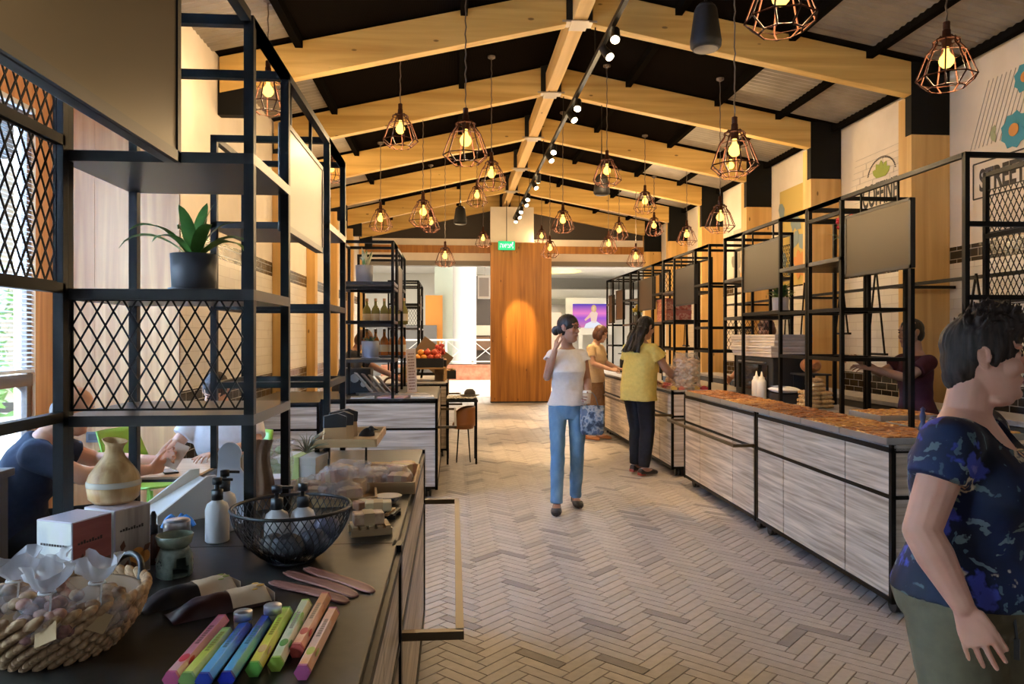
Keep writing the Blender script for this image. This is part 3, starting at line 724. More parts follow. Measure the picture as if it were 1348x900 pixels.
# back counters
counter(-1, 7.02, 'pale striped back counter behind the white gift box', (.5, .5, .4), False, DARKTOP, zt=.91, fx=-1.95, bx=-1.26)
ORW = wood('orange_wood_front', (.42, .17, .05), (.66, .33, .12), 0, 16, .45)
def back_cab():
    T = thing('low_cabinet', 'wooden low cabinet at the far left edge behind the rack', 'cabinet', (-2.5, 3.15, 0))
    part(T, 'body', MB().bb(-2.95, -2.0, 2.75, 3.5, .05, .9), BLACKP, True)
    part(T, 'top', MB().bb(-2.97, -1.98, 2.73, 3.52, .9, .935), DARKTOP, True, .003)
    for z0, z1 in ((.08, .63), (.65, .89)): part(T, 'drawer', MB().bb(-2.93, -2.02, 2.735, 2.75, z0, z1), ORW, True, .003)
back_cab()
def kitchen_counter():
    T = thing('kitchen_counter', 'long kitchen worktop along the right wall behind the stalls', 'counter', (4.72, 7.5, 0))
    part(T, 'worktop', MB().bb(4.15, 4.575, 3.2, 12.5, .86, .90), STONE, True, .003)
    for k in range(6):
        y = 3.25 + k * 1.53; part(T, 'door', MB().bb(4.17, 4.19, y, y + 1.5, .08, .85), plain('kitchen_dark', (.05, .045, .04), .5), True, .004)
    part(T, 'carcass', MB().bb(4.19, 4.57, 3.22, 12.48, .05, .855), plain('kitchen_dark2', (.04, .035, .03), .6), True)
kitchen_counter()
# ================================================================ expanded metal
def mesh_sheet(mb, o, ux, uz, W, H, cw=.044, ch=.078, t=.0034):
    """diamond mesh filling W x H from corner o along unit vectors ux, uz"""
    o, ux, uz = V(o), V(ux), V(uz); n = ux.cross(uz); k = ch / cw
    def clip(x0, z0, s):                      # line z = z0 + s*k*(x-x0) clipped to the rectangle
        pts = []
        for x in (0, W):
            z = z0 + s * k * (x - x0)
            if -1e-9 <= z <= H + 1e-9: pts.append((x, z))
        for z in (0, H):
            x = x0 + (z - z0) / (s * k)
            if 0 < x < W: pts.append((x, z))
        return pts[:2] if len(pts) >= 2 else None
    m = int((W + H / k) / cw) + 2
    for s in (1, -1):
        for i in range(-m, m):
            x0 = i * cw
            c = clip(x0, 0, s)
            if not c: continue
            a, b = (o + ux * p[0] + uz * p[1] for p in c)
            if (b - a).length < .004: continue
            mb.bar(a, b, t * 1.3, t, n)
    e = .006
    for a, b in ((o, o + ux * W), (o + uz * H, o + ux * W + uz * H), (o, o + uz * H), (o + ux * W, o + ux * W + uz * H)): mb.bar(a, b, e, e, n)
    return mb
P = .027                                       # rack tube
def rack(sd, y0, label, near, far, xf=None, xb=None, zt=None, top_to=None, screen=None, L=None, fdx=0):
    """near/far: dict(levels with boards, bars, mesh=[(face, z0, z1)]) ; tower depth .48"""
    xf = (2.78 if sd > 0 else -.57) if xf is None else xf; xb = (3.26 if sd > 0 else -1.04) if xb is None else xb
    zt = (2.53 if sd > 0 else 2.425) if zt is None else zt; L = L or 1.75; D = .48
    T = thing('display_rack', label, 'rack', ((xf + xb) / 2, y0 + L / 2, CT), 0, 'black steel racks on the counters')
    zb = CT + .001
    for nm, tw, ya in (('near', near, y0), ('far', far, y0 + L - D)):
        if not tw: continue
        yb = ya + tw.get('d', D)
        for x in (xf, xb):
            for y in (ya, yb): part(T, 'post', MB().bb(x - P / 2, x + P / 2, y - P / 2, y + P / 2, zb, 1.94 if tw.get('open') and x == xf and y == yb else zt), BLACK, True)
        for z in [zt - P / 2] + tw.get('bars', []):
            mb = MB()
            for y in ((ya,) if tw.get('open') else (ya, yb)): mb.bb(xf, xb, y - P / 2, y + P / 2, z - P / 2, z + P / 2)
            for x in ((xb,) if tw.get('open') else (xf, xb)): mb.bb(x - P / 2, x + P / 2, ya, yb, z - P / 2, z + P / 2)
            part(T, 'crossbar', mb, BLACK, True)
        for z in tw.get('boards', []):
            mb = MB(); mb.bb(min(xf, xb) - P / 2, max(xf, xb) + P / 2, ya - P / 2, yb + P / 2, z - .03, z); part(T, 'shelf', mb, plain('shelf_black', (.022, .02, .018), .32), True)
        for face, z0, z1 in tw.get('mesh', []):
            mb = MB(); xl = min(xf, xb) + P / 2; W = abs(xf - xb) - P
            if face == 'n': mesh_sheet(mb, (xl, ya + .006, z0), (1, 0, 0), (0, 0, 1), W, z1 - z0)
            elif face == 'f': mesh_sheet(mb, (xl, yb - .006, z0), (1, 0, 0), (0, 0, 1), W, z1 - z0)
            elif face == 'b': mesh_sheet(mb, (xb, ya + P / 2, z0), (0, 1, 0), (0, 0, 1), yb - ya - P, z1 - z0)
            elif face == 'c': mesh_sheet(mb, (xf, ya + P / 2, z0), (0, 1, 0), (0, 0, 1), yb - ya - P, z1 - z0)
            part(T, 'mesh_panel', mb, BLACK, True)
    mb = MB(); mb.bb(xf - P / 2, xf + P / 2, y0, y0 + L, zt - P, zt)
    if top_to: mb.bb(xf - P / 2, xf + P / 2, y0 + L, top_to, zt - P, zt)
    part(T, 'top_rail', mb, BLACK, True)
    return T
SCR = plain('dark_screen', (.050, .036, .018), .33, .55, .5)
SCRG = plain('screen_bezel', (.03, .026, .022), .4, .3)
def screen(xf, ya, yb, z0, z1, zt, label, sd, yaw=0):
    cy, cz = (ya + yb) / 2, (z0 + z1) / 2; W, H = yb - ya, z1 - z0
    T = thing('hanging_screen', label, 'screen', (xf, cy, cz), yaw, 'blank screens hung from the racks')
    f = -1 if sd > 0 else 1                     # aisle side
    part(T, 'casing', MB().bb(-.028 * f, .0, -W / 2, W / 2, -H / 2, H / 2), SCRG, bevel=.004)
    part(T, 'panel', MB().bb(.0, .004 * f, -W / 2 + .018, W / 2 - .018, -H / 2 + .022, H / 2 - .018), SCR)
    part(T, 'bezel', MB().bb(0, .007 * f, -W / 2, W / 2, -H / 2, -H / 2 + .022).bb(0, .007 * f, -W / 2, W / 2, H / 2 - .018, H / 2).bb(0, .007 * f, -W / 2, -W / 2 + .018, -H / 2, H / 2).bb(0, .007 * f, W / 2 - .018, W / 2, -H / 2, H / 2), SCRG)
    for y in (-W * .28, W * .28):
        part(T, 'hanger_rod', MB().bb(-.02 * f - .006, -.02 * f + .006, y - .006, y + .006, H / 2 - .05, zt - cz - P / 2), BLACK)
    return T
Z3 = [1.31, 1.66, 2.04]
# left side
def near_left_frame():
    T = thing('display_rack', 'nearest left rack frame with black diamond mesh beside the big screen', 'rack', (-.8, 1.5, CT), 0, 'black steel racks on the counters')
    x = -1.065; zt = 2.425
    for y in (1.0, 2.102): part(T, 'post', MB().bb(x - .0135, x + .0135, y - .0135, y + .0135, CT, zt), BLACK, True)
    for z in (1.31, 1.66, 2.06, zt - .0135):
        part(T, 'crossbar', MB().bb(x - .0135, x + .0135, 1.0, 2.102, z - .0135, z + .0135), BLACK, True)
    for z0, z1 in ((1.675, 2.045), (2.075, 2.40)): part(T, 'mesh_panel', mesh_sheet(MB(), (x, 1.015, z0), (0, 1, 0), (0, 0, 1), 1.06, z1 - z0), BLACK, True)
    part(T, 'top_rail', MB().bb(-.57 - P / 2, -.57 + P / 2, .5, 2.09, zt - P, zt).bb(x, -.57, .5, .53, zt - P, zt), BLACK, True)
    part(T, 'post', MB().bb(-.57 - P / 2, -.57 + P / 2, .5, .53, CT, zt), BLACK, True)
near_left_frame()
rack(-1, 2.13, 'tall black rack on the left handrail counter, mesh front under the potted plant', dict(boards=[1.31, 1.66, 2.04], mesh=[('n', 1.325, 1.63)], d=.44), dict(boards=[2.04], bars=[1.31, 1.66]), xb=-1.065)
rack(-1, 7.02, 'black rack on the left brochure counter with two potted plants', dict(boards=[1.31, 2.04], bars=[1.66, 1.98]), dict(boards=[1.31, 1.66], bars=[2.04]), L=1.70)
rack(-1, 12.0, 'farthest left black rack with hung screens', dict(boards=[1.31, 1.66], bars=[2.04], mesh=[('n', 1.7, 2.0)]), dict(boards=[1.66], bars=[2.04]))
screen(-.565, .78, 1.57, 1.885, 2.325, 2.425, 'largest blank bronze screen, cut off at the top left corner', -1)
screen(-.565, 2.56, 3.24, 1.885, 2.255, 2.425, 'blank bronze screen hung from the left handrail counter rack', -1)
screen(-.565, 7.6, 8.2, 1.80, 2.25, 2.425, 'narrow blank screen hung from the left brochure counter rack', -1)
screen(-.565, 12.6, 13.1, 1.80, 2.22, 2.425, 'small blank screen on the farthest left rack', -1)
# right side
rack(1, 3.82, 'near right rack behind the woman in navy, with mesh and a mid shelf', dict(open=True, bars=[1.74, 2.14], mesh=[('b', 1.2, 1.72), ('b', 1.76, 2.13), ('b', 2.16, 2.42)]), dict(boards=[2.10], bars=[1.36, 1.72, 2.42], mesh=[('b', 2.10, 2.42)]), L=1.77)
rack(1, 5.63, 'second right rack with a leafy pot behind its screen', dict(boards=[2.10], bars=[1.36, 1.72]), dict(boards=[1.72, 2.10], mesh=[('f', 1.37, 1.70), ('b', 2.12, 2.42)]), L=1.77)
rack(1, 7.86, 'right rack at the yellow shirted woman, mesh behind its screen', dict(bars=[1.36, 1.62, 2.10], mesh=[('b', 1.37, 1.6)]), dict(boards=[2.10], bars=[1.36, 1.72], mesh=[('f', 2.12, 2.48)]), L=1.77)
rack(1, 9.67, 'right rack holding the red cardboard boxes', dict(bars=[1.36, 2.10], boards=[1.72]), dict(boards=[2.10], bars=[1.36, 1.72]), L=1.77)
rack(1, 11.48, 'farthest right rack with a vase of yellow flowers', dict(bars=[2.10], boards=[1.31, 1.72]), dict(boards=[2.10], bars=[1.36, 1.72]), L=1.77)
screen(2.78, 4.30, 5.06, 1.945, 2.375, 2.53, 'large blank screen hung before the near right timber post', 1)
screen(2.78, 6.12, 6.92, 1.945, 2.375, 2.53, 'blank screen hung above the leafy pot on the second right rack', 1)
screen(2.78, 8.32, 9.1, 1.9, 2.36, 2.53, 'grey screen hung on the rack at the yellow shirted woman', 1)
screen(2.78, 10.1, 10.95, 1.9, 2.36, 2.53, 'grey screen hung above the red cardboard boxes', 1)
screen(2.78, 11.95, 12.5, 1.8, 2.3, 2.53, 'farthest but one brownish screen on the right racks', 1)
screen(2.78, 12.72, 13.1, 1.75, 2.25, 2.53, 'farthest small brownish screen at the end of the right racks', 1)
def long_rail():
    T = thing('hanging_rail', 'thin black rail on the right wall carrying triangular hangers', 'rail', (4.2, 6, 2.02))
    part(T, 'bar', MB().bb(4.29, 4.32, 3.7, 11.5, 2.0, 2.03), BLACK, True)
    for y in (4.9, 7.0, 9.1, 11.2): part(T, 'bracket', MB().bb(4.3, XR - .01, y, y + .03, 2.0, 2.03), BLACK, True)
long_rail()
def trapeze(px, py_top, py_bot, X, w, label):
    a = atX(px, py_bot, X); b = atX(px, py_top, X)
    T = thing('shelf_swing', label, 'hanging shelf', (X, a.y, a.z), 0, 'triangular hangers on the wall rail')
    mb = MB()
    for dy in (-w / 2, w / 2):
        mb.bar((0, 0, b.z - a.z), (0, dy, .01), .014)
        part(T, 'strap', mb, BLACK) if dy > 0 else None
    part(T, 'bar', MB().bb(-.02, .02, -w / 2 - .03, w / 2 + .03, -.01, .012), BLACK)
for px, t, b, w, lab in ((1108, 365, 439, .26, 'triangular black hanger against the white tiles, left of the grouped posts'), (1153, 350, 466, .30, 'triangular black hanger with a clip, in front of the boy'), (1059, 372, 448, .2, 'triangular black hanger right of the leafy pot'), (1036, 380, 470, .2, 'triangular black hanger left of the second right timber post'), (903, 395, 455, .24, 'triangular black hanger behind the clear bag of sweets'), (1285, 360, 470, .3, 'triangular black hanger above the woman in navy')):
    trapeze(px, t, b, 4.2, w, lab)
# ================================================================ goods on the near left counters
def onD(px, py, Z):
    return atZ(px, py, Z)
ORG = plain('organza', (.78, .80, .86), .6, 0, .3, alpha=.2)
ORGR = plain('organza_ruffle', (.80, .82, .88), .6, 0, .3, alpha=.6)
WICK = noisy('water_hyacinth', [(.25, (.20, .10, .045)), (.5, (.48, .29, .14)), (.75, (.66, .45, .25))], (60, 60, 60), .75, bmp=.4)
def basket():
    c = atD(80, 822, 1.40); c.z = CT
    T = thing('wicker_basket', 'oval woven basket with black handles at the near left corner', 'basket', c, math.radians(62)); T.scale = (.86, .86, .86)
    mb = MB(); rows = 9; n = 26
    def rad(t): return .105 + .052 * math.sin(t * PI / 2)
    # coiled braid: overlapping tilted knots in rows
    for r in range(rows):
        t = r / (rows - 1); z = .012 + .098 * t; R0 = rad(t)
        for k in range(n):
            a = 2 * PI * (k + .5 * (r % 2)) / n; ex = 1.12
            p = V((R0 * ex * math.cos(a), R0 * math.sin(a), z)); tg = V((-ex * math.sin(a), math.cos(a), 0)).normalized(); nr = V((math.cos(a), ex * math.sin(a), 0)).normalized()
            up = V((0, 0, 1)); d = (tg * .8 + up * .55).normalized()
            M = Matrix((d, nr, d.cross(nr))).transposed()
            mb.ell(p, (.0225, .0085, .0095), M, 8, 6)
    for k in range(34):
        a = 2 * PI * k / 34; p = V((.16 * 1.12 * math.cos(a), .16 * math.sin(a), .116)); tg = V((-1.12 * math.sin(a), math.cos(a), 0)).normalized(); d = (tg * .85 + V((0, 0, .5))).normalized(); nr = d.cross(V((0, 0, 1))).normalized()
        mb.ell(p, (.023, .011, .010), Matrix((d, nr, d.cross(nr))).transposed(), 8, 6)
    part(T, 'body', mb, WICK)
    part(T, 'lining', MB().lathe([(0, .006), (.105, .008), (.145, .09), (.150, .11), (.141, .11), (.098, .02), (0, .016)], n=30, sx=1.12), plain('wicker_inner', (.28, .17, .09), .8))
    for sd in (-1, 1):
        mb = MB(); q = []
        for i in range(13):
            t = PI * i / 12; q.append((sd * (.162 + .02 * math.sin(t)), .048 * math.cos(t), .10 + .058 * math.sin(t) ** .7))
        mb.tube(q, .0075, 8); part(T, 'handle', mb, BLACKP)
    return T
BK = basket()
def sachet(px, py, zc, s, lab, tone, seed, tagrot=0):
    g = random.Random(seed); p = atD(px, py, zc)
    T = thing('organza_sachet', lab, 'gift bag', p, 0, 'white organza sachets in the wicker basket')
    mb = MB()
    for k in range(26):                                   # soaps and petals inside
        a, b2, r = g.random() * 6.28, g.uniform(-1, 1), g.random() ** .5
        q = V((math.cos(a) * r * .046 * s, math.sin(a) * r * .040 * s, b2 * .028 * s + .0))
        mb.ell(q, (.014 * s, .012 * s, .010 * s), Matrix.Rotation(g.random() * 3, 3, 'X'), 8, 6)
    part(T, 'filling', mb, noisy('sachet_filling', tone, (40, 40, 40), .7))
    mb = MB(); n = 28; prof = [(.0, -.036), (.04, -.034), (.052, -.012), (.05, .012), (.03, .034), (.013, .044), (.011, .05), (.024, .062), (.034, .078), (.038, .09)]
    vs = []
    for j, (r, z) in enumerate(prof):
        for i in range(n):
            t = 2 * PI * i / n; w = 1 + (.05 if j < 5 else .24 * (j - 5) / 4) * math.sin(t * 7 + seed + j * .4)
            vs.append((r * s * w * math.cos(t), r * s * w * .86 * math.sin(t), z * s + (.012 * s * math.sin(3 * t + seed) if j > 7 else 0)))
    fs = lambda r0, r1: [(a * n + i, a * n + (i + 1) % n, a * n + n + (i + 1) % n, a * n + n + i) for a in range(r0, r1) for i in range(n)]
    mb.add(vs[:7 * n], fs(0, 6), True); part(T, 'bag', mb, ORG)
    part(T, 'ruffle', MB().add(vs[6 * n:], fs(0, 3), True), ORGR)
    mb = MB(); mb.tube([(.014 * s * math.cos(t * .785), .012 * s * math.sin(t * .785), .047 * s) for t in range(8)], .0022, 5, closed=True)
    mb.tube([(.012 * s, -.01 * s, .047 * s), (.02 * s, -.03 * s, .02 * s), (.016 * s, -.046 * s, -.02 * s)], .0018, 5); part(T, 'ribbon', mb, plain('white_ribbon', (.85, .84, .84), .5))
    M = Matrix.Translation((.022 * s, -.047 * s, -.008 * s)) @ Matrix.Rotation(tagrot, 4, 'Y') @ Matrix.Rotation(.9, 4, 'X')
    part(T, 'paper_tag', MB().box((0, 0, 0), (.038 * s, .034 * s, .0012)).xf(M), TERRA)
BR = [(.3, (.10, .05, .03)), (.5, (.30, .17, .09)), (.75, (.62, .46, .26))]
PK = [(.3, (.16, .06, .05)), (.5, (.36, .17, .13)), (.75, (.55, .34, .22))]
sachet(128, 800, 1.36, 1.0, 'organza sachet nearest the right rim of the wicker basket, two paper tags beside it', BR, 1, .3)
sachet(62, 815, 1.30, 1.0, 'organza sachet with an upright paper tag in the middle of the wicker basket', PK, 2, -.4)
sachet(20, 800, 1.33, 1.05, 'organza sachet with the widest white ruffle at the left edge of the photo', BR, 4, .6)
sachet(66, 785, 1.44, .9, 'organza sachet tinted violet at the back of the wicker basket', PK, 5, .2)
# ---- gift boxes
def rbox(name, lab, a, b, wdt, H, mats, group, grow):
    """a,b: bottom ends (world) of the side that faces the aisle; box extends wdt to the left"""
    d = V((b.x - a.x, b.y - a.y, 0)); L = d.length; d.normalize(); n = V((-d.y, d.x, 0))
    c = a + d * (L / 2) + n * (wdt / 2)
    T = thing(name, lab, 'box', (c.x, c.y, CT), math.atan2(d.y, d.x), group)
    part(T, 'carton', MB().bb(-L / 2, L / 2, -wdt / 2, wdt / 2, 0, H), mats[0], bevel=.0015)
    e = .0008
    part(T, 'side_print', MB().bb(-L / 2 + .002, L / 2 - .002, -wdt / 2 - e, -wdt / 2, .003, H - .003), mats[1])
    part(T, 'front_print', MB().bb(-L / 2 - e, -L / 2, -wdt / 2 + .002, wdt / 2 - .002, .003, H - .003), mats[2])
    grow(T, L, wdt, H, e)
    return T
INK = plain('ink_dark', (.04, .03, .03), .6)
def fruit(T, L, w, H, e, c1):
    mb = MB()
    for x, z, r in ((.012, .045, .022), (.032, .04, .016)): mb.cone((x, -w / 2 - e, z), (x, -w / 2 - e * 2, z), r, r, 20)
    part(T, 'printed_fruit', mb, c1)
    mb = MB()
    for x, z, a in ((-.02, .03, .4), (.0, .025, -.5), (.038, .062, .9), (-.03, .08, .2)):
        mb.prism([(0, -.014), (.008, 0), (0, .014), (-.008, 0)], 0, .0006, Matrix.Translation((x, -w / 2 - e * 2.2, z)) @ Matrix.Rotation(a, 4, 'Y') @ Matrix.Rotation(PI / 2, 4, 'X'))
    part(T, 'printed_leaf', mb, plain('print_brown', (.12, .05, .03), .6))
    M = Matrix.Translation((-L / 2 + .016, -w / 2 - e * 1.5, H * .68)) @ Matrix.Rotation(PI / 2, 4, 'X')
    mb = MB()
    for k in range(9): mb.bb(-L / 2 + .014 + k * .0075, -L / 2 + .019 + k * .0075, -w / 2 - e * 2, -w / 2 - e, H * .68, H * .68 + .004 + .002 * (k % 3))
    part(T, 'printed_line', mb, INK)
GLOSS = noisy('pearly_card', [(.3, (.62, .68, .72)), (.5, (.80, .84, .80)), (.7, (.84, .84, .90))], (14, 14, 9), .18, 0, .6)
LIL = plain('lilac_card', (.62, .58, .68), .25)
p0 = atD(95, 780, 1.663); p1 = atD(147, 768, 1.765); p2 = atD(151, 768, 1.775); p3 = atD(198, 750, 1.868)
def spruce(T, L, w, H, e):
    mb = MB()
    for k, y in enumerate((-.03, -.008, .012, .033)):
        h = (.022, .028, .034, .024)[k]; mb.prism([(-.010, 0), (.010, 0), (0, h)], 0, .0006, Matrix.Translation((-L / 2 - e * 1.2, y, .012)) @ Matrix.Rotation(PI / 2, 4, 'Z') @ Matrix.Rotation(PI / 2, 4, 'X'))
    part(T, 'printed_tree', mb, plain('print_gold', (.62, .55, .34), .4))
    mb = MB()
    for k in range(10): mb.bb(-L / 2 - e * 2, -L / 2 - e, -.04 + k * .0082, -.034 + k * .0082, H * .66, H * .66 + .005)
    part(T, 'printed_line_front', mb, INK)
    fruit(T, L, w, H, e, plain('print_peach', (.60, .36, .20), .5))
rbox('gift_box', 'gift box with a pearly front and dusty red side, behind the wicker basket', p0, p1, .107, .170, (LIL, noisy('red_print', [(.3, (.22, .06, .06)), (.7, (.34, .11, .10))], (6, 6, 40), .35), GLOSS), 'two printed gift boxes', spruce)
rbox('gift_box', 'grey and white gift box printed with an orange fruit, under the diffuser', p2, p3, .107, .170, (LIL, noisy('grey_print', [(.42, (.52, .47, .43)), (.5, (.22, .19, .18))], (9, 1, 1), .4), GLOSS), 'two printed gift boxes', lambda T, L, w, H, e: fruit(T, L, w, H, e, plain('print_orange', (.62, .28, .06), .5)))
def diffuser():
    p = atD(150, 665, 1.87); T = thing('aroma_diffuser', 'pale wood grain vase shaped diffuser standing on the gift boxes', 'diffuser', (p.x, p.y, CT + .1715))
    WG = wood('light_wood_vase', (.40, .20, .06), (.76, .54, .27), 2, 34, .4)
    part(T, 'base', MB().lathe([(0, 0), (.045, 0), (.058, .012), (.0625, .042), (0, .042)], n=32), WG)
    part(T, 'light_ring', MB().lathe([(.0625, .042), (.0632, .046), (.0628, .054), (.061, .056), (0, .056)], n=32), plain('ring_clear', (.70, .66, .56), .25))
    mb = MB(); n = 32; prof = [(.061, .056), (.056, .072), (.041, .094), (.026, .114), (.0195, .130), (.0205, .143), (.027, .155), (.024, .155), (.017, .140), (.016, .13)]
    vs = []
    for r, z in prof:
        for i in range(n):
            t = 2 * PI * i / n; k = max(0, (z - .12) / .035); vs.append((r * math.cos(t) * (1 + .25 * k * (math.cos(t) > 0)), r * math.sin(t), z + .006 * k * math.cos(t - 2.6)))
    mb.add(vs, [(a * n + i, a * n + (i + 1) % n, a * n + n + (i + 1) % n, a * n + n + i) for a in range(len(prof) - 1) for i in range(n)], True)
    part(T, 'spout', mb, WG)
diffuser()
def burner():
    p = atD(230, 757, 1.824); T = thing('oil_burner', 'sage green ceramic oil burner with an arched opening', 'oil burner', (p.x, p.y, CT), math.radians(25))
    SAGE = noisy('sage_glaze', [(.35, (.15, .19, .15)), (.65, (.24, .29, .23))], (60, 60, 60), .25, bmp=.15)
    mb = MB(); n = 32; prof = [(.036, 0), (.040, .004), (.041, .03), (.039, .05), (.033, .064), (.03, .07)]
    vs = [(r * math.cos(2 * PI * i / n), r * math.sin(2 * PI * i / n), z) for r, z in prof for i in range(n)]
    def op(a, i): return i in (23, 24, 25, 26, 27) and a < (3 if i in (24, 25, 26) else 2)
    mb.add(vs, [(a * n + i, a * n + (i + 1) % n, a * n + n + (i + 1) % n, a * n + n + i) for a in range(len(prof) - 1) for i in range(n) if not op(a, i)], True)
    part(T, 'body', mb, SAGE, solid=.004)
    part(T, 'floor', MB().lathe([(0, .001), (.035, .001), (.035, .004), (0, .004)], n=24), SAGE)
    part(T, 'bowl', MB().lathe([(0, .068), (.03, .070), (.039, .080), (.044, .101), (.041, .102), (.034, .086), (0, .080)], n=32), noisy('sage_bowl', [(.35, (.19, .23, .17)), (.65, (.28, .33, .25))], (60, 60, 60), .2))
    mb = MB()
    for k in range(3):
        for q in range(7):
            a = -2.6 - k * .62; d = 2 * PI * q / 7; r = .0415
            mb.ell((r * math.cos(a + .16 * math.cos(d)), r * math.sin(a + .16 * math.cos(d)), .036 + .009 * math.sin(d)), (.0022, .0022, .0032), None, 6, 5)
    part(T, 'pierced_flower', mb, plain('sage_dark', (.05, .06, .05), .5))
burner()
def dispenser(px, py, zc, lab, s=1.0, gp='white pump bottles'):
    p = atD(px, py, zc); T = thing('pump_bottle', lab, 'bottle', (p.x, p.y, CT + .0005), .5, gp)
    part(T, 'bottle', MB().lathe([(0, 0), (.029, 0), (.033, .004), (.033, .092), (.028, .108), (.015, .117), (.013, .122), (0, .122)], n=28), plain('bottle_white', (.78, .76, .75), .3))
    part(T, 'collar', MB().lathe([(0, .120), (.016, .120), (.016, .148), (.010, .150), (.006, .15), (.006, .168), (0, .168)], n=20), BLACKP)
    part(T, 'nozzle', MB().lathe([(0, .164), (.0135, .164), (.0135, .182), (0, .184)], n=16).bar((0, 0, .178), (.042, 0, .173), .011, .007), BLACKP)
    return T
d1 = dispenser(286, 713, 2.125, 'white pump bottle standing nearest the wire bowl')
dispenser(296, 698, 2.245, 'white pump bottle half hidden behind the nearer one')
def dropper():
    p = atD(202, 742, 1.92); T = thing('dropper_bottle', 'small dark dropper bottle beside the grey gift box', 'bottle', (p.x, p.y, CT))
    part(T, 'bottle', MB().lathe([(0, 0), (.015, 0), (.017, .003), (.017, .062), (.008, .074), (.008, .08), (0, .08)], n=20), plain('amber_dark', (.05, .015, .01), .15))
    part(T, 'dropper_cap', MB().lathe([(0, .078), (.011, .078), (.011, .098), (.007, .102), (.0075, .125), (.004, .135), (0, .136)], n=16), BLACKP)
dropper()
GLASSY = plain('jar_glass', (.62, .60, .44), .08, 0, .5, trans=.6)
def jar(px, py, zc, r, h, lab, body, lidc=None, z=CT, lidm=None):
    p = atD(px, py, zc); T = thing('balm_jar', lab, 'jar', (p.x, p.y, z), 0, 'silver lidded jars')
    part(T, 'jar', MB().lathe([(0, 0), (r * .92, 0), (r, .003), (r, h * .55), (r * .9, h * .62), (0, h * .62)], n=28), body)
    part(T, 'lid', MB().lathe([(0, h * .6), (r * 1.02, h * .6), (r * 1.02, h * .97), (r * .97, h), (0, h)], n=28), lidm or plain('silver_lid', (.62, .62, .68), .28, .7))
    return T
jar(233, 745, 1.98, .033, .098, 'clear glass jar with a silver lid right behind the oil burner', plain('clear_jar', (.8, .8, .82), .05, 0, .5, trans=.8))
jar(320, 832, 1.475, .0175, .042, 'small silver lidded jar behind the two blue incense boxes', GLASSY)
jar(359, 822, 1.51, .0175, .042, 'small silver lidded jar behind the yellow incense box', GLASSY)
jar(332, 945, 1.143, .0165, .042, 'white lidded jar cut off by the bottom edge of the photo', GLASSY, lidm=plain('white_lid', (.74, .72, .80), .3))
def blue_bow():
    p = atD(238, 676, 2.25); T = thing('blue_ribbon_roll', 'loose blue ribbon lying behind the glass jar', 'ribbon', (p.x, p.y, CT))
    mb = MB(); g = random.Random(4)
    for k in range(5): 
        a = k * 1.3; mb.tube([(.05 * math.cos(a) * t - .01, .03 * math.sin(a) * t, .012 + .03 * math.sin(PI * t)) for t in (0, .25, .5, .75, 1)], .007, 6)
    part(T, 'loops', mb, plain('blue_ribbon', (.03, .22, .62), .4)); 
blue_bow()
# ---- pouches
def pouch(px, py, zc, rz, body, lab, seed):
    p = atD(px, py, zc); T = thing('coffee_pouch', lab, 'pouch', (p.x, p.y, CT), rz, 'two labelled pouches lying on the counter')
    L, W, H = .21, .085, .032; g = random.Random(seed)
    def f(u, v, s):
        x = (u - .5) * L; e = 1 - abs(2 * u - 1) ** 6; y = (v - .5) * W * (1 - .12 * u); q = max(0, (1 - abs(2 * v - 1) ** 2.5)) * (1 - max(0, (u - .72) / .28) ** 1.3 * .92) * (1 - max(0, (.06 - u) / .06))
        return (x, y, .002 + (H * q + .003 * math.sin(u * 17 + seed) * math.sin(v * 9) * q if s else 0))
    mb = MB(); mb.sheet(lambda u, v: f(u, v, 1), 28, 14); mb.sheet(lambda u, v: f(u, 1 - v, 0), 6, 4); part(T, 'pouch', mb, body)
    mb = MB()
    def lab_f(u, v):
        q = f(.03 + .40 * u, .03 + .94 * v, 1); return (q[0], q[1], q[2] + .0012)
    mb.sheet(lab_f, 14, 14)
    mb.sheet(lambda u, v: (-L / 2 - .001, (v - .5) * W * .9, .003 + u * H * .62), 2, 6)
    part(T, 'label', mb, noisy('kraft_label', [(.3, (.60, .44, .28)), (.7, (.72, .56, .38))], (20, 20, 20), .7))
    mb = MB()
    for k, (u, v, r) in enumerate(((.10, .60, .010), (.13, .45, .008), (.17, .7, .007))):
        q = V(f(u, v, 1)); mb.ell(q + V((0, 0, .0016)), (r, r * .8, .0012), None, 10, 5)
    part(T, 'printed_plant', mb, plain('print_green', (.30, .32, .07), .6) if seed == 1 else plain('print_amber', (.55, .30, .05), .6))
    mb = MB()
    for k in range(4):
        a, b = V(f(.08 + .05 * k, .1, 1)), V(f(.08 + .05 * k, .36, 1)); mb.bar(a + V((0, 0, .002)), b + V((0, 0, .002)), .003, .001)
    part(T, 'printed_line', mb, INK)
# label end is toward the back right: rotate so local -x points there
pouch(247, 787, 1.66, math.radians(222), plain('pouch_black', (.016, .013, .013), .35), 'black pouch with a kraft label behind the brown one', 1)
pouch(290, 800, 1.60, math.radians(215), plain('pouch_brown', (.045, .015, .012), .35), 'dark brown pouch with a kraft label lying in front', 2)
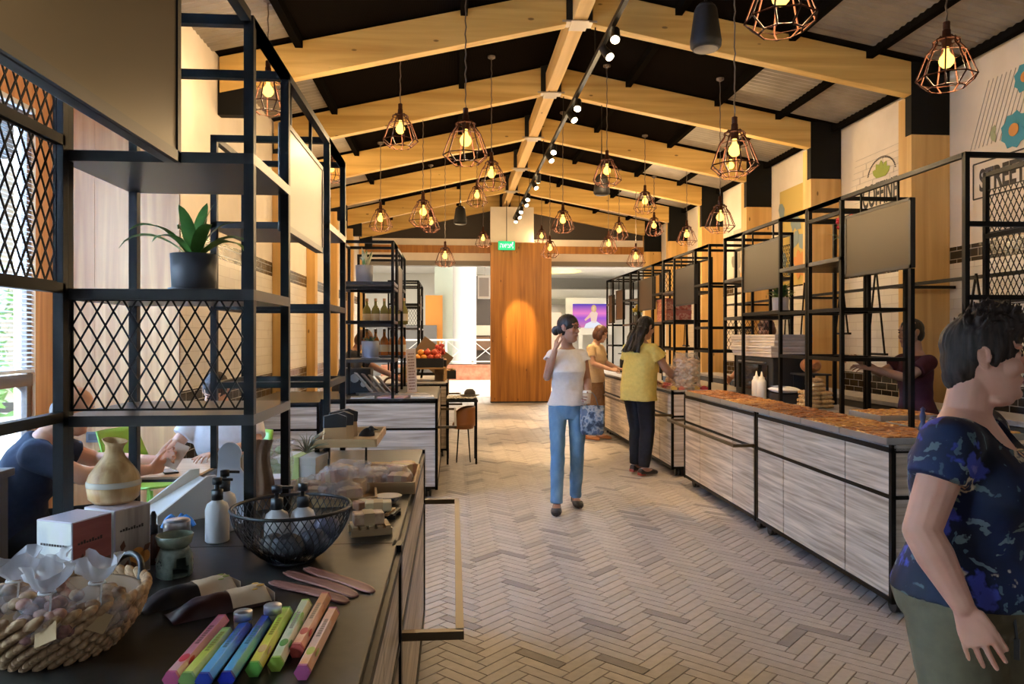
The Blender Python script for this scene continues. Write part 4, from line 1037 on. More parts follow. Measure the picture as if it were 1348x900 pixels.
# ---- incense boxes
def incense(a, b, lab, c1, c2, ends, seed, art=None):
    p = atZ(a[0], a[1], .954); q = atZ(b[0], b[1], .954); d = q - p; L = d.length; mid = (p + q) / 2
    T = thing('incense_box', lab, 'incense box', (mid.x, mid.y, CT), math.atan2(d.y, d.x), 'hexagonal incense stick boxes')
    r = .0145; zc = r * .866
    Mx = Matrix(((0, 0, 1, 0), (1, 0, 0, 0), (0, 1, 0, zc), (0, 0, 0, 1)))
    hexa = [(r * math.cos(PI / 3 * k), r * math.sin(PI / 3 * k)) for k in range(6)]
    m, nt, bs = _base('incense_print'); n = nt.nodes.new('ShaderNodeTexNoise'); n.inputs['Scale'].default_value = 1; n.inputs['Detail'].default_value = 3
    nt.links.new(coords(nt, (18, 60, 60)), n.inputs['Vector']); tc = nt.nodes.new('ShaderNodeTexCoord'); s = nt.nodes.new('ShaderNodeSeparateXYZ'); nt.links.new(tc.outputs['Generated'], s.inputs[0])
    ad = nt.nodes.new('ShaderNodeMath'); ad.operation = 'MULTIPLY_ADD'; nt.links.new(n.outputs['Fac'], ad.inputs[0]); ad.inputs[1].default_value = .7; nt.links.new(s.outputs[0], ad.inputs[2])
    nt.links.new(ramp(nt, ad.outputs[0], [(.35, c1[0]), (.7, c1[1]), (1.0, c2[0]), (1.3 if False else .999, c2[1])]), bs.inputs['Base Color']); bs.inputs['Roughness'].default_value = .3
    part(T, 'carton', MB().prism(hexa, -L / 2, L / 2, Mx), m, bevel=.0008)
    e = plain('incense_end', ends, .4)
    hx = [(x * 1.01, y * 1.01) for x, y in hexa]
    part(T, 'end_flap', MB().prism(hx, -L / 2 - .001, -L / 2 + .006, Mx), e); part(T, 'end_flap', MB().prism(hx, L / 2 - .006, L / 2 + .001, Mx), e)
    mb = MB()
    for k in range(8): mb.bb(-L * .05 + k * .011, -L * .05 + .008 + k * .011, -.004, .003, 2 * zc, 2 * zc + .0004)
    part(T, 'printed_title', mb, plain('print_dim', tuple(v * .45 for v in c1[1]), .5))
    if art: part(T, 'printed_flower', MB().ell((-L * .28, -.001, 2 * zc), (.017, .0075, .0006)).ell((-L * .26, -.012, 1.5 * zc), (.015, .001, .006)), plain('print_art', art, .4))
INC = [((225, 893), (292, 816), 'pink incense box at the left end of the row', ((.72, .45, .40), (.70, .30, .38)), ((.66, .25, .38), (.62, .22, .36)), (.55, .10, .22), (.55, .03, .04)),
 ((246, 894), (298, 833), 'yellow green incense box between the pink and the blue ones', ((.60, .62, .12), (.55, .60, .08)), ((.30, .48, .12), (.35, .5, .15)), (.25, .40, .10), None),
 ((268, 895), (323, 823), 'bright blue incense box, left of the two blue ones', ((.10, .42, .75), (.16, .50, .78)), ((.02, .12, .55), (.02, .08, .42)), (.02, .05, .35), None),
 ((298, 893), (350, 816), 'blue green incense box with dark blue ends, right of the two blue ones', ((.08, .36, .62), (.10, .40, .55)), ((.02, .14, .55), (.02, .08, .45)), (.008, .015, .20), None),
 ((334, 880), (377, 805), 'yellow incense box with a green near end', ((.62, .50, .06), (.68, .60, .06)), ((.45, .58, .05), (.42, .55, .06)), (.12, .34, .05), (.62, .38, .16)),
 ((363, 873), (402, 795), 'green and white incense box', ((.55, .62, .35), (.72, .74, .60)), ((.20, .50, .06), (.62, .66, .45)), (.28, .42, .05), (.08, .30, .05)),
 ((390, 855), (428, 786), 'orange incense box behind the peach one', ((.62, .25, .12), (.70, .42, .26)), ((.66, .34, .16), (.55, .22, .08)), (.42, .08, .06), (.50, .06, .04)),
 ((398, 884), (438, 806), 'peach incense box with a plum end at the right end of the row', ((.70, .30, .12), (.74, .46, .34)), ((.76, .50, .40), (.72, .36, .22)), (.40, .08, .20), (.45, .45, .08))]
for k, (a, b, lab, c1, c2, e, art) in enumerate(INC): incense(a, b, lab, c1, c2, e, k, art)
# ---- wooden incense holders
for k, (a, b, c, lab) in enumerate((((362, 766), (415, 776), (462, 789), 'nearest of three curved reddish wooden incense holders'), ((381, 752), (425, 766), (474, 780), 'middle one of three curved reddish wooden incense holders'), ((408, 746), (450, 760), (496, 773), 'farthest of three curved reddish wooden incense holders'))):
    P3 = [atZ(q[0], q[1], CT + .004 + .003 * k) for q in (a, b, c)]; g = MB()
    T = thing('incense_holder', lab, 'incense holder', P3[1], 0, 'wooden incense holders')
    d = (P3[2] - P3[0]); L = d.length; ang = math.atan2(d.y, d.x); T.rotation_euler = (0, 0, ang); T.location = (P3[0] + P3[2]) / 2; T.location.z = CT
    def hf(u, v, s=0):
        w = .017 * (1 - abs(2 * u - 1) ** 8 * .55); x = (u - .5) * L; return (x, (v - .5) * 2 * w + .012 * (2 * u - 1) ** 2 * (-1), .003 + .012 * max(0, .25 - u) ** 1.0 * 2.2 - .002 * (1 - (2 * v - 1) ** 2) + k * .0005)
    mb = MB().sheet(hf, 24, 6); part(T, 'slat', mb, wood('reddish_wood', (.14, .05, .035), (.30, .13, .09), 0, 60, .5), solid=.004)
# ---- wire bowl with contents
def wire_bowl():
    p = atD(384, 738, 1.95); T = thing('wire_bowl', 'black wire mesh bowl on the seam of the left counters', 'bowl', (p.x, p.y, CT))
    def r(t): return .062 + .09 * math.sin(t * PI / 2) ** .8
    H = .135; mb = MB(); n = 46
    for s in (1, -1):
        for k in range(n):
            q = []
            for i in range(9):
                t = i / 8; a = 2 * PI * k / n + s * t * .55; q.append((r(t) * math.cos(a), r(t) * math.sin(a), .006 + H * t))
            mb.tube(q, .0013, 4, False)
    part(T, 'wire_mesh', mb, BLACKP)
    mb = MB()
    for t, w in ((0, .003), (1, .0045)): mb.tube([(r(t) * math.cos(a * PI / 20), r(t) * math.sin(a * PI / 20), .006 + H * t) for a in range(40)], w, 6, closed=True)
    part(T, 'rim', mb, BLACKP); part(T, 'bottom', MB().lathe([(0, .001), (.062, .001), (.062, .005), (0, .005)], n=28), BLACKP)
    for k, (x, y, lab) in enumerate(((-.045, .03, 'white pump bottle standing at the left inside the wire bowl'), (.018, .055, 'white pump bottle standing at the back inside the wire bowl'))):
        o = dup(d1, (p.x + x, p.y + y, CT + .008), .5 + k, lab, 'white pump bottles')
    g = random.Random(11)
    for k, (x, y, z, rr, col, lab) in enumerate(((.06, -.01, .05, .04, (.05, .045, .055), 'dark wrapped bundle at the right inside the wire bowl'), (.0, -.045, .045, .042, (.03, .028, .03), 'black fabric pouch at the front inside the wire bowl'), (-.04, -.03, .05, .034, (.10, .085, .07), 'olive fabric pouch at the left front inside the wire bowl'), (.085, .035, .075, .036, (.07, .06, .09), 'violet grey pouch by the right rim of the wire bowl'))):
        mb = MB().ell((0, 0, 0), (rr, rr * .9, rr * .85), None, 20, 14)
        mb.v = [q * (1 + .18 * mnoise.noise(q * 40 + V((k * 7, 0, 0)))) for q in mb.v]
        solo('fabric_pouch', lab, 'pouch', mb, noisy('pouch_cloth', [(.3, tuple(c * .6 for c in col)), (.7, tuple(c * 1.5 for c in col))], (40, 40, 40), .6), (p.x + x, p.y + y, CT + z), 'pouches in the wire bowl')
wire_bowl()
# ================================================================ goods on the handrail counter
PLAST = plain('thin_plastic', (.82, .80, .80), .25, 0, .5, alpha=.26)
SOAP = noisy('herbal_soap', [(.3, (.32, .16, .08)), (.5, (.52, .30, .16)), (.7, (.64, .44, .24))], (30, 30, 30), .55)
SOAP2 = noisy('amber_soap', [(.3, (.30, .11, .05)), (.7, (.50, .22, .09))], (20, 20, 20), .4)
TRAYW = wood('tray_wood', (.34, .20, .08), (.56, .36, .17), 0, 24, .5)
def tray(name, lab, c, L, W, H, rz, mat, cat='tray', th=.008, z=CT, slats=0):
    T = thing(name, lab, cat, (c.x, c.y, z), rz, 'wooden trays')
    part(T, 'bottom', MB().bb(-L / 2, L / 2, -W / 2, W / 2, .001, th), mat)
    for x in (-1, 1): part(T, 'side', MB().bb(x * L / 2 - th / 2, x * L / 2 + th / 2, -W / 2, W / 2, .001, H), mat, bevel=.001)
    for y in (-1, 1): part(T, 'side', MB().bb(-L / 2, L / 2, y * W / 2 - th / 2, y * W / 2 + th / 2, .001, H), mat, bevel=.001)
    return T
def soap_bar(lab, loc, d, rz, mat, seed, bag=False, grp='soap bars on the left counter'):
    T = thing('soap_bar', lab, 'soap', loc, rz, grp)
    part(T, 'bar', MB().box((0, 0, d[2] / 2), d, 0, Matrix.Rotation(.25 * math.sin(seed * 3), 3, 'Y')), mat, bevel=.004)
    part(T, 'paper_band', MB().box((0, 0, d[2] / 2), (d[0] * .35, d[1] + .003, d[2] + .003), 0, Matrix.Rotation(.25 * math.sin(seed * 3), 3, 'Y')), TERRA)
    if bag:
        mb = MB().ell((-.01, 0, d[2] * .6), (d[0] * .75, d[1] * .85, d[2] * 1.0), None, 22, 14)
        mb.ell((-d[0] * .85, .0, d[2] * 1.1), (d[0] * .42, d[1] * .45, d[2] * .5), None, 18, 10)
        mb.v = [V((q.x, q.y, max(.001, q.z))) + V((1, 1, .6)) * (.012 * mnoise.noise(q * 55 + V((seed, 0, 0)))) for q in mb.v]
        part(T, 'plastic_bag', mb, PLAST)
    return T
c = atD(447, 640, 2.72); tray('serving_tray', 'wooden tray heaped with bagged soaps, left of the two', c, .26, .34, .03, .12, TRAYW)
SL = ('front left corner', 'front right corner', 'middle left', 'middle right', 'back left corner', 'back right corner', 'top of the heap', 'centre')
for k, (x, y, z) in enumerate(((-.07, -.11, .01), (.05, -.12, .01), (-.08, .0, .01), (.06, .0, .01), (-.06, .11, .01), (.07, .11, .01), (-.01, -.05, .06), (.01, .06, .055))):
    soap_bar('bagged soap bar at the %s of the left wooden tray' % SL[k], (c.x + x, c.y + y, CT + z), (.085, .06, .045), .4 * k, SOAP if k % 2 else SOAP2, k + 1, True)
c = atD(512, 630, 2.95); tray('serving_tray', 'wooden tray of soaps beside the aisle edge, right of the two', c, .22, .40, .045, .0, TRAYW)
for k, (x, y, z) in enumerate(((-.05, -.13, .012), (.05, -.12, .012), (-.05, .0, .012), (.05, .0, .03), (-.04, .13, .012), (.05, .13, .012))):
    soap_bar('soap bar at the %s of the right wooden tray' % ('front left corner', 'front right corner', 'middle left', 'middle right', 'back left corner', 'back right corner')[k], (c.x + x, c.y + y, CT + z), (.08, .09, .05), .5 * k - .6, SOAP2 if k in (1, 3, 5) else SOAP, k + 20, k < 2)
def small_bowl(px, py, zc, r, lab, m1, m2):
    p = atD(px, py, zc); T = thing('small_bowl', lab, 'bowl', (p.x, p.y, CT), 0, 'small bowls on the left counter')
    part(T, 'bowl', MB().lathe([(0, 0), (r * .5, 0), (r * .9, r * .38), (r, r * .56), (r * .95, r * .57), (r * .8, r * .36), (r * .4, r * .1), (0, r * .08)], n=32), m1)
    part(T, 'rim_band', MB().lathe([(r * .985, r * .5), (r * 1.012, r * .575), (r * .94, r * .585)], n=32), m2)
small_bowl(511, 658, 2.61, .048, 'patterned shallow bowl between the right tray and the soap dish', noisy('bowl_pattern', [(.45, (.05, .06, .12)), (.52, (.5, .46, .42))], (60, 60, 60), .3), plain('bowl_rim', (.3, .26, .22), .4))
small_bowl(403, 626, 3.0, .045, 'small dark red bowl beside the left tray', plain('bowl_dark', (.16, .05, .04), .3), plain('bowl_rim2', (.55, .5, .46), .4))
c = atD(500, 678, 2.42); T = thing('soap_dish', 'slatted dark soap dish carrying a pale soap bar', 'soap dish', (c.x, c.y, CT), -.2)
for k in range(7): part(T, 'slat', MB().bb(-.06 + k * .018, -.05 + k * .018, -.045, .045, .012, .02), TRAYW if k % 2 else BLACKP)
part(T, 'runner', MB().bb(-.065, .062, -.035, -.025, 0, .012).bb(-.065, .062, .025, .035, 0, .012), BLACKP)
soap_bar('pale soap bar on the slatted dark dish', (c.x - .005, c.y, CT + .0205), (.085, .055, .03), .1, noisy('pale_soap', [(.3, (.50, .38, .18)), (.7, (.62, .48, .26))], (20, 20, 20), .5), 1.05)
soap_bar('brown soap bar leaning behind the slatted dish', (c.x - .06, c.y + .10, CT + .001), (.07, .05, .03), .6, SOAP2, 2.1)
c = atD(487, 708, 2.22); T = thing('soap_dish', 'pale wooden soap dish with a banded soap, by the wire bowl', 'soap dish', (c.x, c.y, CT), .25)
part(T, 'rail', MB().bb(-.06, .06, -.04, -.03, 0, .02).bb(-.06, .06, .03, .04, 0, .02), TRAYW)
for k in range(5): part(T, 'slat', MB().bb(-.055 + k * .024, -.04 + k * .024, -.042, .042, .02, .028), TRAYW)
soap_bar('amber soap with a kraft band on the pale wooden dish', (c.x - .005, c.y, CT + .0285), (.09, .055, .034), .25, SOAP, 2.1)
soap_bar('pale soap bar behind the pale wooden dish', (c.x - .015, c.y + .115, CT + .001), (.09, .05, .03), .1, SOAP, 4.2)
# rack tray with sachets
c = atX(440, 575, -.60); T = tray('hanging_tray', 'wooden tray on the rack post holding black topped packets', V((-.45, 3.3, 0)), .26, .42, .035, 0, TRAYW, z=1.07)
part(T, 'bracket', MB().bb(-.12, -.1, -.2, .2, -.02, .0), BLACK)
for k in range(4):
    q = thing('tea_packet', ('first', 'second', 'third', 'fourth')[k] + ' black topped packet from the front in the rack tray', 'packet', (-.50 + .02 * (k % 2), 3.17 + k * .07, 1.079), .3, 'packets in the rack tray')
    part(q, 'packet', MB().prism([(-.05, 0), (.05, 0), (.045, .07), (-.045, .07)], -.012, .012, Matrix(((1, 0, 0, 0), (0, 0, -1, 0), (0, 1, 0, 0), (0, 0, 0, 1)))), TERRA, bevel=.003)
    part(q, 'top_fold', MB().prism([(-.047, .065), (.047, .065), (.05, .11), (.01, .125), (-.045, .115)], -.014, .014, Matrix(((1, 0, 0, 0), (0, 0, -1, 0), (0, 1, 0, 0), (0, 0, 0, 1)))), BLACKP, bevel=.003)
# black figurine and little stand behind right tray
c = atD(482, 606, 3.35); T = thing('black_figurine', 'black bird shaped figurine on a thin stand behind the soap trays', 'figurine', (c.x, c.y, CT))
part(T, 'stand', MB().lathe([(0, 0), (.035, 0), (.035, .008), (.006, .012), (.005, .10), (0, .10)], n=16), BLACK)
part(T, 'body', MB().ell((0, 0, .13), (.035, .022, .05), Matrix.Rotation(.5, 3, 'Y')).ell((.022, 0, .165), (.016, .014, .018)).cone((.035, 0, .168), (.055, 0, .165), .006, .001, 8), BLACKP)
# white wedge display, sign board, kraft bag, white cartons, gift box
def wedge():
    a = atD(207, 668, 2.30); b = atD(285, 668, 2.42); T = thing('display_ramp', 'cream sloping display stand behind the pump bottles', 'stand', ((a.x + b.x) / 2, (a.y + b.y) / 2, CT))
    d = (b - a); d.z = 0; L = d.length; T.rotation_euler = (0, 0, math.atan2(d.y, d.x))
    M = Matrix(((1, 0, 0, 0), (0, 0, -1, 0), (0, 1, 0, 0), (0, 0, 0, 1)))
    part(T, 'side', MB().prism([(-L / 2, 0), (L / 2, 0), (L / 2, .135), (L / 2 - .03, .135), (-L / 2, .03)], -.012, .0, M), plain('cream_board', (.66, .58, .46), .5), bevel=.002)
    part(T, 'side', MB().prism([(-L / 2, 0), (L / 2, 0), (L / 2, .135), (L / 2 - .03, .135), (-L / 2, .03)], -.172, -.16, M), plain('cream_board', (.66, .58, .46), .5), bevel=.002)
    part(T, 'ramp', MB().prism([(-L / 2, .012), (L / 2, .10), (L / 2, .11), (-L / 2, .022)], -.16, -.012, M), plain('ramp_white', (.74, .72, .70), .4))
wedge()
def signboard():
    a = atD(308, 665, 2.36); T = thing('tag_shaped_board', 'white bottle shaped board standing behind the rack post', 'sign', (a.x, a.y, CT), .1)
    M = Matrix(((1, 0, 0, 0), (0, 0, -1, 0), (0, 1, 0, 0), (0, 0, 0, 1)))
    poly = [(-.058, 0), (.05, 0), (.05, .12), (.02, .17)]
    for k in range(11): t = -.5 + PI * 1.25 * k / 10; poly.append((-.012 + .036 * math.cos(t), .215 + .036 * math.sin(t)))
    poly += [(-.05, .15), (-.058, .12)]
    part(T, 'board', MB().prism(poly, -.006, .006, M), plain('board_white', (.72, .76, .84), .45), bevel=.001)
    part(T, 'foot', MB().bb(-.06, .05, -.035, .035, 0, .008), plain('board_white', (.72, .76, .84), .45))
signboard()
def carton(px, py, zc, d, lab, m, rz=0):
    p = atD(px, py, zc); T = thing('white_carton', lab, 'box', (p.x, p.y, CT), rz, 'white cartons'); part(T, 'carton', MB().bb(-d[0] / 2, d[0] / 2, -d[1] / 2, d[1] / 2, 0, d[2]), m, bevel=.003)
    part(T, 'lid', MB().bb(-d[0] / 2 - .002, d[0] / 2 + .002, -d[1] / 2 - .002, d[1] / 2 + .002, d[2] * .72, d[2] + .002), m, bevel=.002)
    return T
CW = plain('carton_white', (.72, .75, .80), .45)
carton(348, 664, 2.62, (.12, .10, .09), 'low white carton right behind the wire bowl', CW, .1)
carton(272, 670, 2.62, (.07, .10, .05), 'flat pale carton between the pump bottles and the ramp', CW, .2)
g = carton(397, 612, 3.02, (.17, .15, .105), 'white gift box tied with a green ribbon, under a dried plant', plain('carton_cream', (.66, .62, .58), .5), -.15)
part(g, 'ribbon', MB().bb(-.018, .018, -.080, .080, .0, .109).bb(-.018, .018, -.081, -.079, .0, .108), plain('green_ribbon', (.38, .42, .14), .5))
p = V(g.location); T = thing('dried_plant', 'spiky dried air plant lying on the white gift box', 'plant', (p.x + .02, p.y, p.z + .1095))
mb = MB(); rg = random.Random(5)
for k in range(34):
    a = rg.random() * 6.28; l = rg.uniform(.05, .1); h = rg.uniform(.02, .09); mb.tube([(0, 0, .004), (l * .5 * math.cos(a), l * .5 * math.sin(a), h * .8), (l * math.cos(a), l * math.sin(a), h)], [.003, .002, .0006], 5)
part(T, 'foliage', mb, noisy('dried_green', [(.3, (.14, .12, .07)), (.7, (.26, .25, .14))], (30, 30, 30), .7))
p = atD(333, 660, 2.52); T = thing('kraft_bag', 'brown kraft paper bag leaning behind the rack post', 'bag', (p.x, p.y, CT))
mb = MB()
def kb(u, v):
    w = .055 * (1 - .25 * v) ; return ((u - .5) * 2 * w + .03 * v + .012 * math.sin(v * 6), .03 * math.sin(u * PI) * (1 - v * .8) + .006 * math.sin(u * 20), .001 + .235 * v)
mb.sheet(kb, 12, 14); mb.sheet(lambda u, v: (kb(u, v)[0], -kb(u, v)[1], kb(u, v)[2]), 12, 14); part(T, 'bag', mb, noisy('kraft', [(.3, (.20, .10, .045)), (.7, (.30, .17, .08))], (20, 20, 20), .8))
p = atD(362, 640, 2.78); T = thing('cellophane_bouquet', 'cellophane wrapped pale green bunch left of the white gift box', 'bouquet', (p.x, p.y, CT))
mb = MB(); rg = random.Random(8)
for k in range(26):
    a = rg.random() * 6.28; r = rg.uniform(.01, .055); z = rg.uniform(.03, .16); mb.ell((r * math.cos(a), r * math.sin(a), z), (.022, .02, .012), Matrix.Rotation(rg.random() * 3, 3, 'X'), 8, 6)
part(T, 'leaves', mb, noisy('pale_green', [(.3, (.30, .38, .16)), (.7, (.52, .58, .34))], (30, 30, 30), .6))
mb = MB().lathe([(.035, .001), (.06, .05), (.07, .12), (.055, .17), (.075, .19)], n=20); mb.v = [q * (1 + .06 * mnoise.noise(q * 40)) for q in mb.v]; part(T, 'wrapping', mb, PLAST)
for k, (px, py, zc, lab) in enumerate(((345, 655, 2.66, 'crumpled brown paper piece under the kraft bag'), (372, 645, 2.72, 'crumpled tan paper piece beside the left tray'))):
    p = atD(px, py, zc); mb = MB().ell((0, 0, .03), (.05, .04, .032), None, 18, 12); mb.v = [V((q.x, q.y, max(q.z, .001))) * (1 + .35 * mnoise.noise(q * 45)) for q in mb.v]; mb.sm = [False] * len(mb.sm)
    solo('crumpled_paper', lab, 'paper', mb, TERRA, (p.x, p.y, CT), 'crumpled paper pieces')
# ================================================================ plants
POTG = plain('pot_grey', (.085, .085, .095), .45); SOIL = plain('soil', (.05, .035, .025), .9)
def leafmesh(mb, L, w, bend, yaw, tilt, z0=0, r0=.0, n=9, fold=.25):
    vs = []
    for i in range(n):
        t = i / (n - 1); a = tilt - bend * t * t; ww = w * (math.sin(PI * min(1, .12 + .88 * t)) ** .7) * (1 if t < .98 else .1)
        if i == 0: x, z = r0, z0
        else: x += L / (n - 1) * math.cos(a); z += L / (n - 1) * math.sin(a)
        for s in (-1, 0, 1): vs.append(Matrix.Rotation(yaw, 3, 'Z') @ V((x, s * ww, z + abs(s) * ww * fold)))
    mb.add(vs, [(3 * i + j, 3 * i + j + 1, 3 * i + j + 4, 3 * i + j + 3) for i in range(n - 1) for j in (0, 1)], True)
def pot_plant(loc, lab, r, h, kind, seed, potm=None, leafm=None):
    T = thing('potted_plant', lab, 'plant', loc, 0, 'potted plants on the racks'); g = random.Random(seed)
    part(T, 'pot', MB().lathe([(0, .006), (r * .86, .006), (r * .93, .012), (r, h), (r * .92, h), (r * .9, h - .015), (0, h - .015)], n=36), potm or POTG)
    part(T, 'saucer', MB().lathe([(0, 0), (r * 1.0, 0), (r * 1.08, .006), (r * 1.08, .014), (r * .95, .014), (0, .008)], n=36), potm or POTG)
    part(T, 'soil', MB().lathe([(0, h - .014), (r * .9, h - .014)], n=24), SOIL)
    lm = leafm or noisy('leaf_green', [(.3, (.035, .14, .02)), (.7, (.14, .32, .06))], (14, 14, 14), .4)
    if kind == 'strap':
        for yaw, tilt, L, bend in ((2.9, .95, .24, 1.35), (3.35, .8, .22, 1.7), (2.2, 1.2, .2, 1.5), (.1, .9, .2, 1.9), (-.25, .75, .21, 2.2), (.5, 1.2, .17, 1.0), (1.4, 1.35, .19, .4), (4.6, 1.3, .17, .7), (5.4, 1.1, .16, 1.2), (3.0, 1.45, .15, .3), (.3, 1.4, .17, .3), (4.0, 1.05, .15, 1.9)):
            mb = MB(); leafmesh(mb, L * 1.1, .0215, bend, yaw, tilt, h - .02, .004, 10); part(T, 'leaf', mb, lm if L < .2 else noisy('leaf_bright', [(.3, (.10, .25, .03)), (.7, (.30, .46, .10))], (14, 14, 14), .4))
    else:
        mb = MB(); n, w, Ls = {'aloe': (16, .010, (.09, .15)), 'succulent': (26, .014, (.05, .10)), 'bushy': (46, .03, (.07, .14)), 'spike': (9, .016, (.12, .2))}[kind]
        for k in range(n): leafmesh(mb, g.uniform(*Ls), w, g.uniform(.2, 1.6) if kind != 'spike' else .15, g.random() * 6.28, g.uniform(.5, 1.4) if kind != 'spike' else g.uniform(1.2, 1.5), h - .02 + (g.uniform(0, .06) if kind == 'bushy' else 0), g.uniform(0, r * .5), 7)
        part(T, 'foliage', mb, lm)
    return T
pot_plant((atX(243, 370, -.86).x + .07, 2.33, 1.6605), 'strap leaved plant in a charcoal pot on the near left rack', .068, .118, 'strap', 3)
pot_plant((-.72, 3.62, 2.0405), 'small potted plant on the left rack top shelf, half hidden by a post', .065, .12, 'aloe', 4)
pot_plant((-.86, 7.25, 2.0405), 'upright white and green plant in a grey pot on the upper shelf over the brochures', .085, .17, 'spike', 5, plain('pot_blue_grey', (.20, .22, .28), .5), noisy('leaf_variegated', [(.4, (.10, .22, .08)), (.55, (.6, .62, .5))], (14, 14, 14), .5))
pot_plant((-.80, 7.22, 1.3105), 'blue green succulent in a grey pot on the lower shelf over the brochures', .085, .17, 'succulent', 6, plain('pot_blue_grey', (.20, .22, .28), .5), noisy('leaf_blue', [(.3, (.06, .16, .11)), (.7, (.16, .28, .2))], (14, 14, 14), .5))
pot_plant((2.98, 6.55, 1.7505), 'bushy plant with yellow green leaves in a white pot under a hung screen', .075, .13, 'bushy', 7, plain('pot_white', (.55, .48, .42), .5), noisy('leaf_lime', [(.42, (.06, .14, .03)), (.52, (.46, .52, .08))], (7, 7, 7), .5))
p = V((2.98, 6.55, 0)); solo('plant_shelf', 'narrow black shelf carrying the bushy plant', 'shelf', MB().bb(2.78 - P / 2, 3.26 + P / 2, 6.125, 6.9, 1.72, 1.75), BLACK)
T = pot_plant((2.96, 5.34, 2.1005), 'grey vase with red flowers on the near right rack beside the big screen', .07, .16, 'aloe', 8, plain('vase_grey', (.12, .115, .12), .4))
mb = MB(); rg = random.Random(9)
for k in range(26):
    a, r = rg.random() * 6.28, rg.random() ** .5 * .085; q = V((r * math.cos(a), r * math.sin(a), rg.uniform(.24, .34))); mb.ell(q, (.020, .020, .016), None, 8, 6); mb.tube([(0, 0, .15), q], .002, 4)
part(T, 'flower', mb, plain('red_petals', (.55, .02, .015), .5))
T = pot_plant((2.95, 11.7, 1.7205), 'vase of yellow flowers on the farthest right rack', .07, .14, 'aloe', 12, plain('vase_dark', (.05, .05, .05), .4))
mb = MB()
for k in range(20):
    a, r = rg.random() * 6.28, rg.random() ** .5 * .08; mb.ell((r * math.cos(a), r * math.sin(a), rg.uniform(.2, .3)), (.024, .024, .02), None, 8, 6)
part(T, 'flower', mb, plain('yellow_petals', (.62, .45, .03), .5))
# ================================================================ pastry trays on the right counters
def pastry_mat(name, c):
    m, nt, b = _base(name); vo = nt.nodes.new('ShaderNodeTexVoronoi'); vo.inputs['Scale'].default_value = 1; nt.links.new(coords(nt, (26, 26, 26)), vo.inputs['Vector'])
    n = nt.nodes.new('ShaderNodeTexNoise'); n.inputs['Scale'].default_value = 55; nt.links.new(coords(nt), n.inputs['Vector'])
    ad = nt.nodes.new('ShaderNodeMath'); ad.operation = 'MULTIPLY_ADD'; nt.links.new(n.outputs['Fac'], ad.inputs[0]); ad.inputs[1].default_value = .6; nt.links.new(vo.outputs['Distance'], ad.inputs[2])
    nt.links.new(ramp(nt, ad.outputs[0], [(.3, c[0]), (.6, c[1]), (.95, c[2])]), b.inputs['Base Color']); b.inputs['Roughness'].default_value = .4
    bump(nt, b, ad.outputs[0], .5, .012); return m
PAS = [pastry_mat('syrup_pastry', ((.62, .32, .07), (.45, .17, .03), (.20, .06, .015))), pastry_mat('nut_pastry', ((.66, .42, .12), (.55, .26, .05), (.28, .10, .02))), pastry_mat('shredded_pastry', ((.55, .22, .04), (.36, .12, .02), (.16, .05, .012)))]
ALU = plain('tray_metal', (.50, .50, .51), .32, .75)
def pan(lab, x0, x1, y0, y1, z, m, seed, tilt=0):
    T = thing('pastry_tray', lab, 'pastry tray', ((x0 + x1) / 2, (y0 + y1) / 2, z), 0, 'metal trays of pastry on the right counters')
    L, W, h, t = x1 - x0, y1 - y0, .036, .004
    mb = MB(); mb.bb(-L / 2, L / 2, -W / 2, W / 2, .0005, t)
    for s in (-1, 1): mb.bb(s * L / 2 - t / 2, s * L / 2 + t / 2, -W / 2, W / 2, .0005, h); mb.bb(-L / 2, L / 2, s * W / 2 - t / 2, s * W / 2 + t / 2, .0005, h)
    part(T, 'pan', mb, ALU, bevel=.001)
    mb = MB(); g = random.Random(seed); nx, ny = max(4, int(L / .04)), max(5, int(W / .045))
    for i in range(nx):
        for j in range(ny):
            x, y = -L / 2 + .008 + (L - .016) * (i + .5) / nx, -W / 2 + .008 + (W - .016) * (j + .5) / ny
            mb.box((x, y, .022 + g.uniform(-.002, .006)), ((L - .016) / nx * .95, (W - .016) / ny * .95, .034))
    o = part(T, 'pastry', mb, m, bevel=.004); o['kind'] = 'stuff'
y = 3.83
order = ('first', 'second', 'third', 'fourth', 'fifth', 'sixth', 'seventh')
for k in range(7):
    pan('pastry tray lying along the aisle edge, %s from the woman in navy' % order[k], 2.335, 2.735, y, y + .485, CT + .001, PAS[(0, 1, 2, 0, 1, 2, 0)[k]], k); y += .50
for k, (ya, yb, z, w) in enumerate(((3.95, 4.6, .001, 'nearest of the inner row, behind the woman in navy'), (4.66, 5.05, .03, 'raised pale edged one in the inner row before the boy'))):
    pan('pastry tray, ' + w, 2.80, 3.22, ya, yb, CT + z, PAS[(1, 1, 2)[k]], 20 + k)
p = atX(1190, 535, 2.9); T = thing('tongs_stand', 'small blue stand among the trays beside the woman in navy', 'stand', (2.72, 4.1, CT + .04))
part(T, 'figure', MB().lathe([(0, 0), (.028, 0), (.024, .02), (.012, .05), (.018, .085), (.010, .11), (.014, .125), (0, .14)], n=18), plain('dark_blue', (.02, .03, .10), .35))
